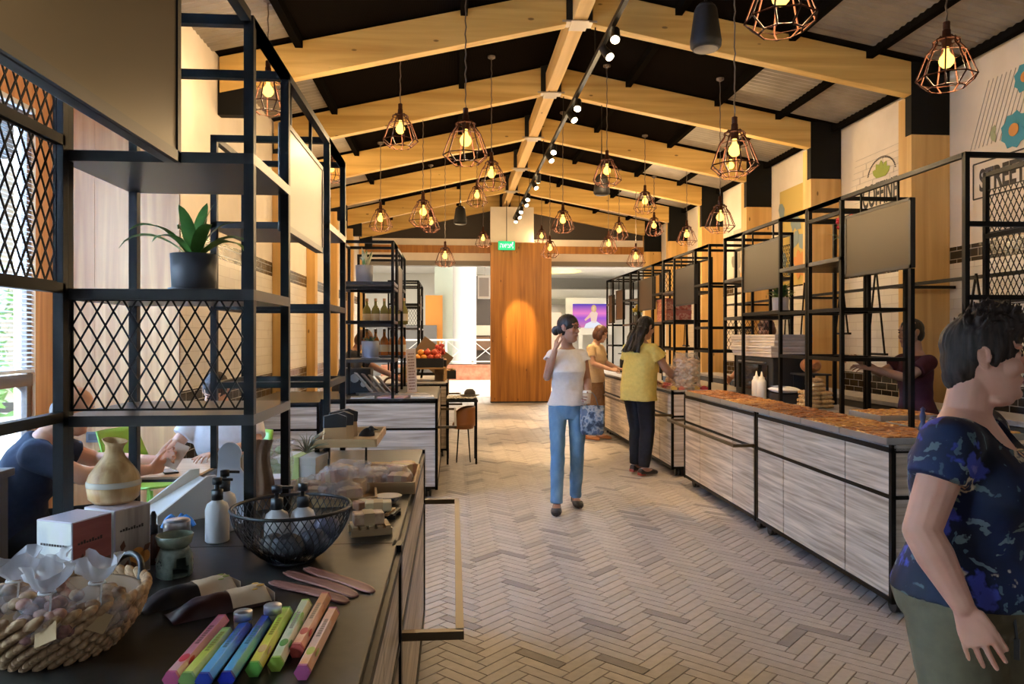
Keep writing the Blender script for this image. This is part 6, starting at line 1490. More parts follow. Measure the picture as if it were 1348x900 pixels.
for k, px in enumerate((125, 152)):
    p = atY(px, 575, YA - .004); T = thing('socket_plate', ('left', 'right')[k] + ' grey socket plate on the oak alcove wall', 'socket', (p.x, YA - .002, p.z)); part(T, 'plate', MB().box((0, -.006, 0), (.13, .012, .085)), plain('socket_grey', (.20, .19, .18), .4), bevel=.003); part(T, 'insert', MB().box((0, -.0135, 0), (.09, .003, .05)), plain('socket_dark', (.10, .095, .09), .4))
p = V((-1.62, 4.38, .751)); T = thing('smartphone', 'dark phone lying on the cafe table', 'phone', p, .5); part(T, 'case', MB().box((0, 0, .005), (.075, .15, .009)), BLACKP, bevel=.003); part(T, 'screen', MB().box((0, 0, .0098), (.068, .14, .0008)), plain('phone_glass', (.25, .25, .27), .1))
# ================================================================ people
def meshed(mb, voxel, smooth=4, cut=None, disp=None):
    me = mb.data('tmp', BLACK); o = bpy.data.objects.new('tmp', me); C.objects.link(o)
    m = o.modifiers.new('r', 'REMESH'); m.mode = 'VOXEL'; m.voxel_size = voxel; m.use_smooth_shade = True
    if smooth: s = o.modifiers.new('s', 'SMOOTH'); s.iterations = smooth; s.factor = .5
    tmp = []
    for c in (cut or []):
        co_ = bpy.data.objects.new('cut', c.data('cut', BLACK)); C.objects.link(co_); tmp.append(co_)
        b = o.modifiers.new('b', 'BOOLEAN'); b.operation = 'DIFFERENCE'; b.object = co_; b.solver = 'EXACT'
    dg = bpy.context.evaluated_depsgraph_get(); dg.update()
    r = bpy.data.meshes.new_from_object(o.evaluated_get(dg))
    for t in [o] + tmp: bpy.data.objects.remove(t)
    r.materials.clear()
    if disp:
        nn = [v.normal.copy() for v in r.vertices]
        for v, n in zip(r.vertices, nn): v.co = v.co + n * disp(v.co)
    r.polygons.foreach_set('use_smooth', [True] * len(r.polygons)); r.update()
    return r
def mpart(T, name, me, mat, label=None):
    me.name = name
    me.materials.append(mat); o = link(name, me, T)
    if label: o['label'] = label
    return o
def skin_mat(name, c):
    m = noisy(name, [(.3, tuple(v * .93 for v in c)), (.7, tuple(min(1, v * 1.05) for v in c))], (18, 18, 18), .5, 0, .35)
    m.node_tree.nodes['Principled BSDF'].inputs['Subsurface Weight'].default_value = .08
    m.node_tree.nodes['Principled BSDF'].inputs['Subsurface Radius'].default_value = (.02, .008, .004)
    return m
HEADR = [(-.006, .018, .060, .012), (.008, .034, .080, -.012), (.028, .045, .086, -.030), (.055, .054, .085, -.055), (.08, .061, .083, -.078), (.105, .067, .081, -.092), (.13, .070, .078, -.100), (.155, .073, .085, -.104), (.18, .072, .080, -.101), (.205, .062, .062, -.086), (.222, .042, .038, -.060), (.232, .016, .008, -.022)]
def hand(mb, w, d, n, side, s=1.0, curl=.35, thumb=.6, spread=1.0, tin=0):
    """w wrist, d finger direction, n palm normal, side: +1 thumb along d x n"""
    w, d, n = V(w), V(d).normalized(), V(n); n = (n - d * n.dot(d)).normalized(); l = d.cross(n) * side
    mb.loft([(w - d * .012 * s, l * .026 * s, n * .019 * s), (w + d * .018 * s, l * .032 * s, n * .016 * s), (w + d * .055 * s, l * .040 * s, n * .014 * s), (w + d * .088 * s, l * .041 * s, n * .012 * s), (w + d * .096 * s, l * .036 * s, n * .009 * s)], 16, 2.6)
    for k, (o, L, r, sp) in enumerate(((.032, .070, .0086, .12), (.0105, .079, .0089, .03), (-.0115, .073, .0084, -.06), (-.033, .056, .0075, -.17))):
        p = w + d * (.086 - .006 * abs(k - 1.3)) * s + l * o * s; a = 0; dd = (d + l * sp * spread).normalized()
        for q, f in enumerate((.44, .31, .25)):
            a += curl * (.7, 1.0, .8)[q] * (1 + .12 * k); v = dd * math.cos(a) + n * math.sin(a); e = p + v * (L * f * s)
            mb.cap(p, e, r * s * (1 - .08 * q), r * s * (.94 - .10 * q), 10); p = e
    p = w + d * .022 * s + l * .030 * s; v = (d * (.75 + tin) + l * .75 * (1 - thumb * .4) + n * .35 * thumb).normalized()
    for q, (L, r) in enumerate(((.042, .0125), (.032, .0105), (.026, .009))):
        e = p + v * (L * s); mb.cap(p, e, r * s, r * .92 * s, 10); p = e; v = (v + d * .25 + n * .15 * thumb).normalized()
class Fig:
    def __init__(f, label, loc, heading, H, skin, build=1.0, lean=0, twist=0, sit=None, head=(0, 0, 0), shoulders=1.0, cat='person', curve=1.0, headfwd=.02):
        f.s = H / 1.70; f.b = build; f.skin = skin; f.lean = lean; f.twist = twist; f.sh = shoulders; f.cv = curve
        f.T = thing('person', label, cat, loc, heading - PI / 2)
        f.pz = (.93 * f.s) if sit is None else sit
        f.headrot = head; f.hf = headfwd
        f.hipoff = V((0, 0, 0))
    def spine(f, h, x=0, y=0):
        """point at height h above the pelvis, with lean and twist"""
        s = f.s; n = 12; p = V((0, 0, f.pz)); hh = h * s
        if hh < 0: p = V((0, 0, f.pz + hh)); a = 0
        else:
            a = 0
            for i in range(n):
                t = (i + .5) / n * hh; a = f.lean * min(1, t / (.28 * s)); p = p + V((0, math.sin(a), math.cos(a))) * (hh / n)
            a = f.lean * min(1, hh / (.28 * s))
        tw = f.twist * max(0, min(1, h / .4)); ca, sa = math.cos(tw), math.sin(tw)
        fx = V((ca, sa, 0)); fy = V((-sa, ca, 0)); R_ = Matrix.Rotation(-a, 3, 'X')
        fx, fy = R_ @ fx, R_ @ fy
        return p + fx * (x * s) + fy * (y * s), fx, fy
    TOR = [(-.12, .10, .085, 0), (-.06, .150, .112, -.008), (0, .168, .120, -.012), (.07, .155, .108, -.004), (.14, .136, .096, .004), (.22, .140, .098, .006), (.30, .154, .106, .008), (.38, .160, .104, .004), (.45, .148, .086, -.004), (.50, .105, .066, -.012), (.535, .062, .055, -.012)]
    def torso(f, mb, inf=0, h0=-1, h1=1, belly=0, bust=0, hem=0, box=None):
        rings = []
        for h, rx, ry, yo in f.TOR:
            if h < h0 or h > h1: continue
            bb = f.b if h < .42 else 1 + (f.b - 1) * .5
            if h > .40: rx *= f.sh
            if box and h < .40: rx = max(box[0], min(rx, box[0] + .004)) / bb + (.30 - h) * .03 * (h < .3); ry = max(box[1], min(ry, box[1] + .004)) / bb
            b2 = belly * math.exp(-((h - .06) / .12) ** 2); b3 = bust * math.exp(-((h - .31) / .07) ** 2)
            p, fx, fy = f.spine(h, 0, yo + (b2 + b3) * .5)
            k = hem * max(0, (.12 - h) / .24)
            rings.append((p, fx * ((rx * bb) * f.s + inf + k), fy * ((ry * bb + (b2 + b3) * .5) * f.s + inf + k)))
        mb.loft(rings, 28, 2.25)
    def joints(f, R_, L_):
        f.A = {}
        for sd, j in ((1, R_), (-1, L_)):
            sh, fx, fy = f.spine(.445, sd * .172 * f.sh * (1 + (f.b - 1) * .45), -.008)
            f.A[sd] = (sh, V(j[0]), V(j[1]))
    def arms(f, mb, inf=0, upto=1.0, fore=True, flat=False, rb=1.0):
        for sd in (1, -1):
            S, E, W = f.A[sd]; k = f.s * (1 + (f.b - 1) * .75) * rb
            ra, rb2, rc = .050 * k + inf, .039 * k + inf, .0265 * f.s * (1 + (f.b - 1) * .4) + inf
            c, _, _ = f.spine(.43, sd * .10, -.006)
            mb.cap(c, S, .060 * k + inf * .8, ra * 1.02)
            if flat:
                e = S + (E - S) * upto; mb.cap(S, S + (E - S) * .1, ra, ra); mb.cone(S, e, ra, (ra + (rb2 - ra) * upto) + inf * .35, 18)
            else: mb.cap(S, E, ra, rb2)
            if fore:
                m = E + (W - E) * .35; mb.cap(E, m, rb2, .040 * k + inf); mb.cap(m, W, .040 * k + inf, rc)
    def legs(f, j):
        """j: per side hip?,knee,ankle,toe direction (local)"""
        f.L = {}
        for sd in (1, -1):
            hip = V((sd * .092 * f.s * (1 + (f.b - 1) * .6), 0, f.pz - .03 * f.s)); f.L[sd] = (hip,) + tuple(V(q) for q in j[sd])
    def legmesh(f, mb, inf=0, flare=0, upto=1.0, cones=False):
        k = f.s * (1 + (f.b - 1) * .7)
        for sd in (1, -1):
            H_, K, A = f.L[sd][:3]
            r0, r1, r2 = .088 * k + inf, .058 * k + inf + flare * .4, .037 * f.s + inf + flare
            mb.cap(H_, K, r0, r1, 18)
            if upto >= 1: 
                m = K + (A - K) * .3
                if cones: mb.cap(K, m, r1, .054 * k + inf + flare * .6, 18); mb.cone(m, A, .054 * k + inf + flare * .6, r2, 20)
                else: mb.cap(K, m, r1, .056 * k + inf, 18); mb.cap(m, A, .056 * k + inf, r2, 18)
            elif upto > 0: e = K + (A - K) * upto; mb.cone(K, e, r1, r1 * .95 + flare, 20)
    def foot(f, mb, sd, inf=0, low=False):
        A, t = f.L[sd][2], f.L[sd][3].normalized(); s = f.s; b = V((A.x, A.y, A.z - .078 * s)); r = V((t.y, -t.x, 0))
        up = V((0, 0, 1))
        rg = []
        for q, wd, h in ((-.062, .022, .024), (-.05, .031, .036), (0, .034, .046 if not low else .034), (.06, .041, .036), (.11, .045, .027), (.15, .038, .021), (.178, .018, .014)):
            hh = h * s + inf * .5; c = b + t * (q * s) + up * (hh - .001); rg.append((c, r * (wd * s + inf), up * hh))
        mb.loft(rg, 18, 2.5)
    def headM(f):
        p, fx, fy = f.spine(.535, 0, f.hf - .012); fz = fx.cross(fy)
        n1, _, _ = f.spine(.60, 0, f.hf + .004)
        yaw, pitch, roll = f.headrot
        B = Matrix.Rotation(yaw + f.twist, 3, 'Z') @ Matrix.Rotation(-pitch, 3, 'X') @ Matrix.Rotation(roll, 3, 'Y')
        Lh = f.s ** .6
        M = Matrix.Translation(n1) @ B.to_4x4() @ Matrix.Diagonal((Lh, Lh, Lh, 1))
        M = M @ Matrix.Translation((0, .006, -.028))
        f.neck0 = f.spine(.49, 0, -.014)[0]; f.neck1 = M @ V((0, -.028, .06)); f.HM = M
        return M
    def body(f, voxel=.0065, hands=None, belly=0, bust=0, jaw=1.0, feet=True, fat=0, nose=1.0):
        mb = MB(); f.torso(mb, -.004, belly=belly, bust=bust); f.arms(mb, -.001); M = f.headM()
        mb.cap(f.neck0, f.neck1, .056 * f.s * (1 + (f.b - 1) * .6), .052 * f.s * (1 + (f.b - 1) * .4), 18)
        f.legmesh(mb, -.006)
        if feet:
            for sd in (1, -1): f.foot(mb, sd, -.003)
        for sd in (1, -1):
            h = (hands or {}).get(sd)
            S, E, W = f.A[sd]; d = (W - E).normalized()
            if h is None: h = dict(n=V((-sd, 0, 0)))
            dd = V(h['d']).normalized() if 'd' in h else d
            n = V(h['n']); l = dd.cross((n - dd * n.dot(dd)).normalized())
            t = V(h.get('t', (0, 1, 0))); side = 1 if l.dot(t) > 0 else -1
            hand(mb, W + d * .006, dd, n, side, f.s * h.get('s', 1.0), h.get('curl', .35), h.get('thumb', .6), h.get('spread', 1), h.get('tin', 0))
        hb = MB()
        hb.loft([(V((0, (a + b) / 2, z)), V((w * (jaw if z < .09 else 1), 0, 0)), V((0, (a - b) / 2, 0))) for z, w, a, b in HEADR], 28, 2.2)
        hb.cap((0, .080, .128), (0, .102, .090), .0085, .0115 * nose, 10); hb.ell((0, .100, .088), (.0125 * nose, .011, .010), None, 12, 8)
        for sx in (-1, 1):
            hb.ell((sx * .0115, .091, .083), (.008, .009, .0065), None, 10, 6)
            hb.ell((sx * .036, .060, .092), (.026 + fat, .024 + fat * .6, .028), None, 14, 10)
            hb.ell((sx * .030, .074, .150), (.026, .012, .008), None, 12, 8)
            hb.ell((sx * .029, .0745, .128), (.016, .010, .009), None, 12, 8)
            hb.ell((sx * .074, -.008, .118), (.007, .017, .030), Matrix.Rotation(sx * .35, 3, 'Z') @ Matrix.Rotation(.2, 3, 'X'), 14, 10)
            hb.tube([(sx * (.0785 + .004 * math.sin(t * .52)), -.008 - .017 * math.cos(t * .62 + .5), .118 + .029 * math.sin(t * .62 + .5)) for t in range(6)], .0042, 6)
            hb.ell((sx * .078, -.014, .130), (.006, .014, .014), Matrix.Rotation(sx * .5, 3, 'Z'), 12, 8); hb.ell((sx * .072, .0, .094), (.006, .008, .009), None, 10, 6)
        hb.ell((0, .087, .061), (.023, .0075, .0052), None, 14, 8); hb.ell((0, .086, .051), (.020, .0075, .0060), None, 14, 8); hb.ell((0, .078, .018), (.020, .014, .016), None, 12, 8)
        hb.ell((0, .03, .0), (.036 + fat, .045, .014 + fat), None, 14, 8)
        mb.add([M @ q for q in hb.v], hb.f, True)
        o = mpart(f.T, 'body', meshed(mb, voxel, 2), f.skin)
        EW = bpy.data.materials.get('eye_dark') or plain('eye_dark', (.03, .02, .015), .15)
        EB = f.browm
        for sx in (-1, 1):
            b = MB().ell((sx * .029, .0825, .1275), (.0105, .0045, .0048), None, 12, 8); b.xf(M); part(f.T, 'eye', b, EW)
            b = MB().tube([(sx * (.014 + .011 * i), .0845 + .0035 - .0022 * i * i * .7, .146 + .004 * math.sin(i * .9)) for i in range(4)], [.0026, .0032, .003, .0014], 6); b.xf(M); part(f.T, 'eyebrow', b, EB)
        b = MB().ell((0, .0905, .0605), (.0205, .006, .0042), None, 14, 8).ell((0, .0895, .0515), (.018, .006, .0050), None, 14, 8); b.xf(M)
        part(f.T, 'lips', b, f.lipm)
        return o
    def hair(f, vol, mat, cuts=True, voxel=.006, amp=.006, seed=0, cut=None):
        hb = MB(); vol(hb); M = f.HM; hb.xf(M)
        cs = []
        if cut is None: cut = [((0, .112, .075), (.066, .082, .100))]
        for c, r in cut: b = MB().ell(c, r, None, 24, 16); b.xf(M); cs.append(b)
        I = M.inverted()
        def d(p): q = I @ p; a = math.atan2(q.x, q.y + .01); return amp * (mnoise.noise(V((a * 9, q.z * 10, seed))) + .7 * mnoise.noise(V((a * 22, q.z * 14, seed + 5))))
        return mpart(f.T, 'hair', meshed(hb, voxel, 2, cs, d), mat)
    def cloth(f, name, build, mat, voxel=.008, cut=None, fold=.004, fs=7, smooth=4, seed=0, label=None):
        mb = MB(); build(mb)
        def d(p): return fold * (mnoise.noise(p * fs + V((seed, 0, 0))) + .5 * mnoise.noise(p * fs * 2.3))
        return mpart(f.T, name, meshed(mb, voxel, smooth, cut, d), mat, label)
    def shoes(f, mat, low=True, name='shoe', cut_open=True, sole=None):
        for sd in (1, -1):
            mb = MB(); f.foot(mb, sd, .004, low)
            cu = []
            if cut_open:
                A, t = f.L[sd][2], f.L[sd][3].normalized(); b = V((A.x, A.y, A.z - .078 * f.s)) + t * .035 * f.s
                r = V((t.y, -t.x, 0)); Mx = Matrix((r, t, V((0, 0, 1)))).transposed()
                cu = [MB().ell(b + V((0, 0, .075)), (.06, .085, .055), Mx, 24, 14)]
            o = mpart(f.T, name, meshed(mb, .005, 2, cu), mat)
            if sole:
                A, t = f.L[sd][2], f.L[sd][3].normalized(); b = V((A.x, A.y, A.z - .078 * f.s)); r = V((t.y, -t.x, 0))
                q = MB().box(b - t * .03 + V((0, 0, .012)), (.058, .07, .03), 0, Matrix((r, t, V((0, 0, 1)))).transposed()); part(o, 'heel', q, sole)
def neckcut(f, h=.52, r=(.085, .075, .05), y=.02):
    p, fx, fy = f.spine(h, 0, y); M = Matrix((fx, fy, fx.cross(fy))).transposed()
    return MB().ell(p, tuple(v * f.s for v in r), M, 28, 18)
HAIR_DK = noisy('hair_dark', [(.35, (.016, .009, .006)), (.7, (.055, .032, .022))], (90, 90, 12), .6, 0, .25)
HAIR_BK = noisy('hair_black', [(.35, (.006, .005, .005)), (.7, (.020, .016, .014))], (90, 90, 12), .5, 0, .3)
HAIR_BR = noisy('hair_brown', [(.35, (.05, .018, .010)), (.7, (.13, .05, .026))], (90, 90, 12), .45)
HAIR_GY = noisy('hair_grey', [(.35, (.22, .19, .17)), (.7, (.42, .38, .34))], (90, 90, 12), .6)
LIP = plain('lips', (.36, .13, .11), .4); LIP2 = plain('lips_dark', (.26, .10, .08), .45)
def fabric(name, c, sc=60, k=.75, rough=.85): return noisy(name, [(.3, tuple(v * k for v in c)), (.7, c)], (sc, sc, sc), rough, 0, .2)
# ---------------------------------------------------------------- woman in navy, near right
def floral():
    m, nt, b = _base('navy_floral'); v = coords(nt, (1, 1, 1))
    w = nt.nodes.new('ShaderNodeTexNoise'); w.inputs['Scale'].default_value = 5; nt.links.new(v, w.inputs['Vector'])
    mixv = nt.nodes.new('ShaderNodeMixRGB'); mixv.blend_type = 'ADD'; mixv.inputs[0].default_value = .22; nt.links.new(v, mixv.inputs[1]); nt.links.new(w.outputs['Color'], mixv.inputs[2])
    w2 = nt.nodes.new('ShaderNodeTexNoise'); w2.inputs['Scale'].default_value = 42; nt.links.new(v, w2.inputs['Vector'])
    mix2 = nt.nodes.new('ShaderNodeMixRGB'); mix2.blend_type = 'ADD'; mix2.inputs[0].default_value = .05; nt.links.new(mixv.outputs[0], mix2.inputs[1]); nt.links.new(w2.outputs['Color'], mix2.inputs[2])
    base = ramp(nt, w.outputs['Fac'], [(.40, (.006, .007, .014)), (.52, (.007, .011, .034)), (.62, (.009, .016, .060)), (.72, (.012, .014, .022))])
    def blot(scale, thr, soft, col, prev, off, feat='F1'):
        mp = nt.nodes.new('ShaderNodeMapping'); mp.inputs['Location'].default_value = off; mp.inputs['Scale'].default_value = scale; nt.links.new(mix2.outputs[0], mp.inputs['Vector'])
        vo = nt.nodes.new('ShaderNodeTexVoronoi'); vo.inputs['Scale'].default_value = 1; vo.feature = feat; nt.links.new(mp.outputs[0], vo.inputs['Vector'])
        k = ramp(nt, vo.outputs['Distance'], [(thr, (1, 1, 1)), (thr + soft, (0, 0, 0))]); mx = nt.nodes.new('ShaderNodeMixRGB'); mx.inputs[2].default_value = _rgb(col)
        nt.links.new(k, mx.inputs[0]); nt.links.new(prev, mx.inputs[1]); return mx.outputs[0]
    c = blot((8, 8, 26), .24, .04, (.13, .17, .16), base, (0, 0, 0))
    c = blot((26, 26, 7), .22, .04, (.07, .11, .12), c, (3, 1, 4))
    c = blot((6, 6, 6), .23, .05, (.05, .06, .30), c, (1.3, .2, .7))
    c = blot((6, 6, 6), .08, .05, (.16, .14, .42), c, (1.3, .2, .7))
    c = blot((6.4, 6.4, 6.4), .23, .03, (.58, .44, .28), c, (5.3, 2.2, 1.9))
    c = blot((6.4, 6.4, 6.4), .17, .03, (.03, .03, .06), c, (5.3, 2.2, 1.9))
    c = blot((6.4, 6.4, 6.4), .08, .03, (.60, .34, .18), c, (5.3, 2.2, 1.9))
    nt.links.new(c, b.inputs['Base Color']); b.inputs['Roughness'].default_value = .75; b.inputs['Specular IOR Level'].default_value = .25; return m
def navy_woman():
    p = atD(1268, 442, 2.03); hd = math.radians(-47)
    f = Fig('woman with short dark hair in a navy floral top, cut off by the right edge', (p.x, p.y, 0), hd, 1.545, skin_mat('skin_rosy', (.68, .34, .225)), 1.36, math.radians(3), 0, None, (math.radians(12), math.radians(2), 0), 1.06)
    f.browm, f.lipm = HAIR_DK, LIP
    f.joints(((.285, -.035, 1.045), (.285, .055, .880)), ((-.285, -.03, 1.055), (-.29, .06, .88)))
    f.legs({1: ((.105, .03, .44), (.11, -.04, .075), (.1, 1, 0)), -1: ((-.10, .09, .44), (-.11, .06, .075), (-.1, 1, 0))})
    hz = dict(d=(.02, .38, -.92), curl=.16, thumb=.9, s=1.0, spread=.9, tin=1.1)
    f.body(.0036, {1: dict(n=(-1, -.15, 0), t=(0, 1, 0), **hz), -1: dict(n=(1, 0, 0), t=(0, 1, 0), **hz)}, .05, .05, 1.1, True, .008, 1.1)
    f.cloth('shirt', lambda mb: (f.torso(mb, .014, .0, .51, .06, .07, .008), f.arms(mb, .016, .42, False, True)), floral(), .007, [neckcut(f, .50, (.105, .125, .085), .075)], .005, 7)
    f.cloth('trousers', lambda mb: (f.torso(mb, .012, -.13, .08, .05), f.legmesh(mb, .020, .018, 1, True)), fabric('olive_cotton', (.135, .108, .058), 30), .008, None, .007, 6)
    mb = MB(); e, fx, fy = f.spine(.02, .13, .14); mb.tube([e, e + V((.02, .01, -.03)), e + V((.015, .015, -.09))], .004, 6); mb.box(e + V((.015, .015, -.11)), (.012, .012, .05)); part(f.T, 'keyring', mb, plain('key_strap', (.03, .03, .03), .4))
    f.shoes(BLACKP, False, 'shoe', False)
    def vol(hb):
        hb.ell((0, -.014, .150), (.084, .104, .096)); hb.ell((0, -.05, .105), (.076, .064, .085)); hb.ell((0, .035, .205), (.066, .066, .042)); hb.ell((0, -.075, .06), (.052, .034, .045))
        g = random.Random(5)
        for k in range(210):
            a, r = g.random() * 6.28, g.random() ** .6; x, y = .072 * r * math.cos(a), -.005 + .092 * r * math.sin(a); z = .150 + .088 * math.sqrt(max(0, 1 - r * r * .9))
            d = V((x * 2.5 + g.uniform(-.5, .5), .55 + g.uniform(-.7, .6), 1.0 * (1 - r * .6))).normalized(); L = g.uniform(.025, .06) * (1.15 if y > .03 else .9)
            b = V((x, y, z)); hb.cap(b - d * .01, b + d * L, .0085, .003, 7)
        for sx in (-1, 1): hb.ell((sx * .071, .022, .128), (.010, .014, .038)); hb.ell((sx * .07, -.028, .13), (.014, .022, .03))
    f.hair(vol, HAIR_DK, voxel=.0042, amp=.0035, cut=[((0, .120, .060), (.085, .082, .115)), ((.082, -.004, .112), (.016, .022, .034)), ((-.082, -.004, .112), (.016, .022, .034))])
navy_woman()
# ---------------------------------------------------------------- woman in white
def white_woman():
    p = atD(747, 442, 6.55); hd = math.radians(-94)
    f = Fig('woman in white blouse and blue jeans walking down the aisle, hand at her ear', (p.x, p.y, 0), hd, 1.68, skin_mat('skin_olive', (.38, .20, .125)), .90, math.radians(-1), 0, None, (math.radians(52), math.radians(3), 0), .82)
    f.browm, f.lipm = HAIR_BK, LIP2
    f.joints(((.185, .05, 1.17), (.120, .135, 1.40)), ((-.18, -.02, 1.13), (-.165, .17, 1.03)))
    f.legs({1: ((.095, .10, .52), (.105, .13, .082), (.1, 1, 0)), -1: ((-.085, .02, .50), (-.085, -.14, .085), (-.12, 1, 0))})
    f.body(.0055, {1: dict(d=(-.15, -.1, 1), n=(-1, -.25, 0), t=(0, .6, .5), curl=.28), -1: dict(n=(1, .2, 0), t=(0, .2, 1), curl=.75)}, 0, .02)
    def blouse(mb):
        f.torso(mb, .017, -.02, .51, 0, .03, .022)
        for sd in (1, -1):
            S, E, W = f.A[sd]; d = (E - S).normalized(); c, _, _ = f.spine(.44, sd * .09, 0); mb.cap(c, S, .058, .055)
            n = 22
            for k in range(n):
                a = 2 * PI * k / n; x, y = frame_of(d); q = x * math.cos(a) + y * math.sin(a); r1 = .062 + .008 * math.sin(5 * a); mb.cap(S + q * .040, S + d * .045 + q * r1, .012, .009, 8)
    f.cloth('blouse', blouse, fabric('white_cotton', (.80, .78, .78), 40, .92), .007, [neckcut(f, .545, (.085, .085, .06), .02)], .006, 10)
    DEN = noisy('denim', [(.3, (.09, .20, .34)), (.5, (.14, .28, .44)), (.72, (.24, .40, .56))], (9, 9, 5), .85, det=8)
    f.cloth('jeans', lambda mb: (f.torso(mb, .013, -.13, .075), f.legmesh(mb, .006, .010, 1, True)), DEN, .007, None, .006, 9)
    f.shoes(plain('flat_black', (.012, .011, .012), .35))
    def vol(hb): hb.ell((0, -.012, .150), (.083, .104, .092)); hb.ell((0, -.03, .115), (.080, .082, .085)); hb.ell((0, -.135, .085), (.040, .040, .045)); hb.ell((0, -.10, .10), (.04, .04, .04))
    f.hair(vol, HAIR_BK, amp=.003, cut=[((0, .122, .080), (.072, .075, .112)), ((.086, .005, .105), (.022, .026, .04)), ((-.086, .005, .105), (.022, .026, .04))])
    b = MB()
    for sx in (-1, 1): b.tube([(sx * .031 + .021 * math.cos(t * PI / 8), .094 - .004 * math.cos(t * PI / 8) * sx, .127 + .016 * math.sin(t * PI / 8)) for t in range(16)], .0016, 5, closed=True); b.tube([(sx * .052, .090, .130), (sx * .078, .0, .132)], .0016, 5)
    b.tube([(-.010, .098, .13), (.01, .098, .13)], .0018, 5); b.xf(f.HM); part(f.T, 'glasses', b, BLACKP)
    # what she holds: cup and patterned bag, things of their own
    W = f.T.matrix_basis @ V((-.165 + .02, .255, 1.02)); 
    T = thing('paper_cup', 'pale paper cup in the hand of the woman in white', 'cup', (W.x, W.y, .955)); part(T, 'cup', MB().lathe([(0, 0), (.028, 0), (.037, .095), (0, .095)], n=20), plain('cup_tan', (.58, .42, .28), .6)); part(T, 'lid', MB().lathe([(.039, .093), (.039, .102), (.033, .112), (0, .113)], n=20), plain('cup_lid', (.72, .66, .58), .4))
    B = f.T.matrix_basis @ V((-.20, .17, 0)); T = thing('carrier_bag', 'blue grey patterned carrier bag hanging from the arm of the woman in white', 'bag', (B.x, B.y, .68), math.radians(-12))
    m = noisy('bag_pattern', [(.40, (.03, .05, .09)), (.47, (.16, .22, .30)), (.53, (.42, .44, .46)), (.60, (.10, .15, .24))], (16, 16, 16), .5, det=2)
    mb = MB(); n = 24
    def ring(z, w, d, k): return [V((w * math.copysign(abs(math.cos(2 * PI * i / n)) ** .5, math.cos(2 * PI * i / n)), d * math.copysign(abs(math.sin(2 * PI * i / n)) ** .7, math.sin(2 * PI * i / n)) * (1 + .25 * math.sin(i * 1.7 + k)), z)) for i in range(n)]
    rs = [ring(0, .085, .035, 0), ring(.02, .10, .045, 1), ring(.13, .105, .04, 2), ring(.25, .10, .022, 2.5)]
    mb.add([q for r in rs for q in r], [(a * n + i, a * n + (i + 1) % n, a * n + n + (i + 1) % n, a * n + n + i) for a in range(3) for i in range(n)] + [tuple(range(n))[::-1]], True); part(T, 'bag', mb, m, solid=.002)
    mb = MB()
    for y in (-.018, .018): mb.tube([(-.05, y, .245), (-.03, y * .6, .32), (0, 0, .365), (.03, y * .6, .32), (.05, y, .245)], .004, 6)
    part(T, 'handle', mb, plain('bag_handle', (.12, .16, .22), .6))
white_woman()
# ---------------------------------------------------------------- woman in yellow
def yellow_woman():
    p = atD(849, 442, 8.2); hd = math.radians(32)
    f = Fig('woman with long black hair in a yellow blouse reaching over the right counter', (p.x - .07, p.y, 0), hd, 1.72, skin_mat('skin_tan', (.46, .26, .17)), 1.14, math.radians(7), 0, None, (math.radians(-6), math.radians(18), 0), 1.0)
    f.browm, f.lipm = HAIR_BK, LIP
    f.joints(((.245, .17, 1.17), (.20, .41, 1.03)), ((-.235, .10, 1.14), (-.15, .33, 1.03)))
    f.legs({1: ((.10, .03, .50), (.115, -.04, .095), (.15, 1, 0)), -1: ((-.09, .06, .50), (-.105, .05, .095), (-.1, 1, 0))})
    f.body(.006, {1: dict(d=(-.1, 1, -.25), n=(0, -.2, -1), t=(-1, 0, 0), curl=.4), -1: dict(d=(.2, 1, -.2), n=(0, -.2, -1), t=(1, 0, 0), curl=.4)}, .02, .04)
    def top(mb):
        f.torso(mb, .020, -.13, .51, .0, .03, .0, (.182, .142))
        for sd in (1, -1):
            S, E, W = f.A[sd]; d = (E - S).normalized(); c, _, _ = f.spine(.44, sd * .10, 0); mb.cap(c, S, .068, .066); x, y = frame_of(d)
            for k in range(24):
                a = 2 * PI * k / 24; q = x * math.cos(a) + y * math.sin(a); mb.cap(S + q * .05, S + d * .12 + q * (.082 + .010 * math.sin(6 * a)), .015, .010, 8)
    f.cloth('blouse', top, fabric('yellow_crepe', (.74, .58, .16), 30, .86), .008, [neckcut(f, .545, (.085, .085, .055), .02)], .007, 9)
    f.cloth('trousers', lambda mb: (f.torso(mb, .012, -.13, .04), f.legmesh(mb, .012, .012, 1, True)), fabric('black_trousers', (.014, .013, .013), 30), .008, None, .004, 7)
    f.shoes(plain('sandal_black', (.014, .012, .012), .4), sole=plain('heel_red', (.30, .05, .03), .4), name='sandal')
    def vol(hb):
        hb.ell((0, -.016, .150), (.086, .106, .092)); hb.ell((0, -.05, .09), (.088, .075, .10)); g = random.Random(4)
        for k in range(46):
            a = g.uniform(.35, PI - .35) + PI; r = g.uniform(.6, 1); q = [V((.085 * r * math.cos(a), -.02 + .095 * r * math.sin(a), .13))]
            for t in range(1, 7): q.append(V((q[0].x * (1 + .16 * t) + .012 * math.sin(t * 1.7 + k), q[0].y - .013 * t + .010 * math.sin(t * 1.3 + k * 2), .13 - .058 * t)))
            hb.tube(q, [.020, .021, .020, .019, .016, .012, .005], 8)
    f.hair(vol, HAIR_BK, amp=.004, voxel=.007, cut=[((0, .120, .075), (.070, .078, .110))])
yellow_woman()
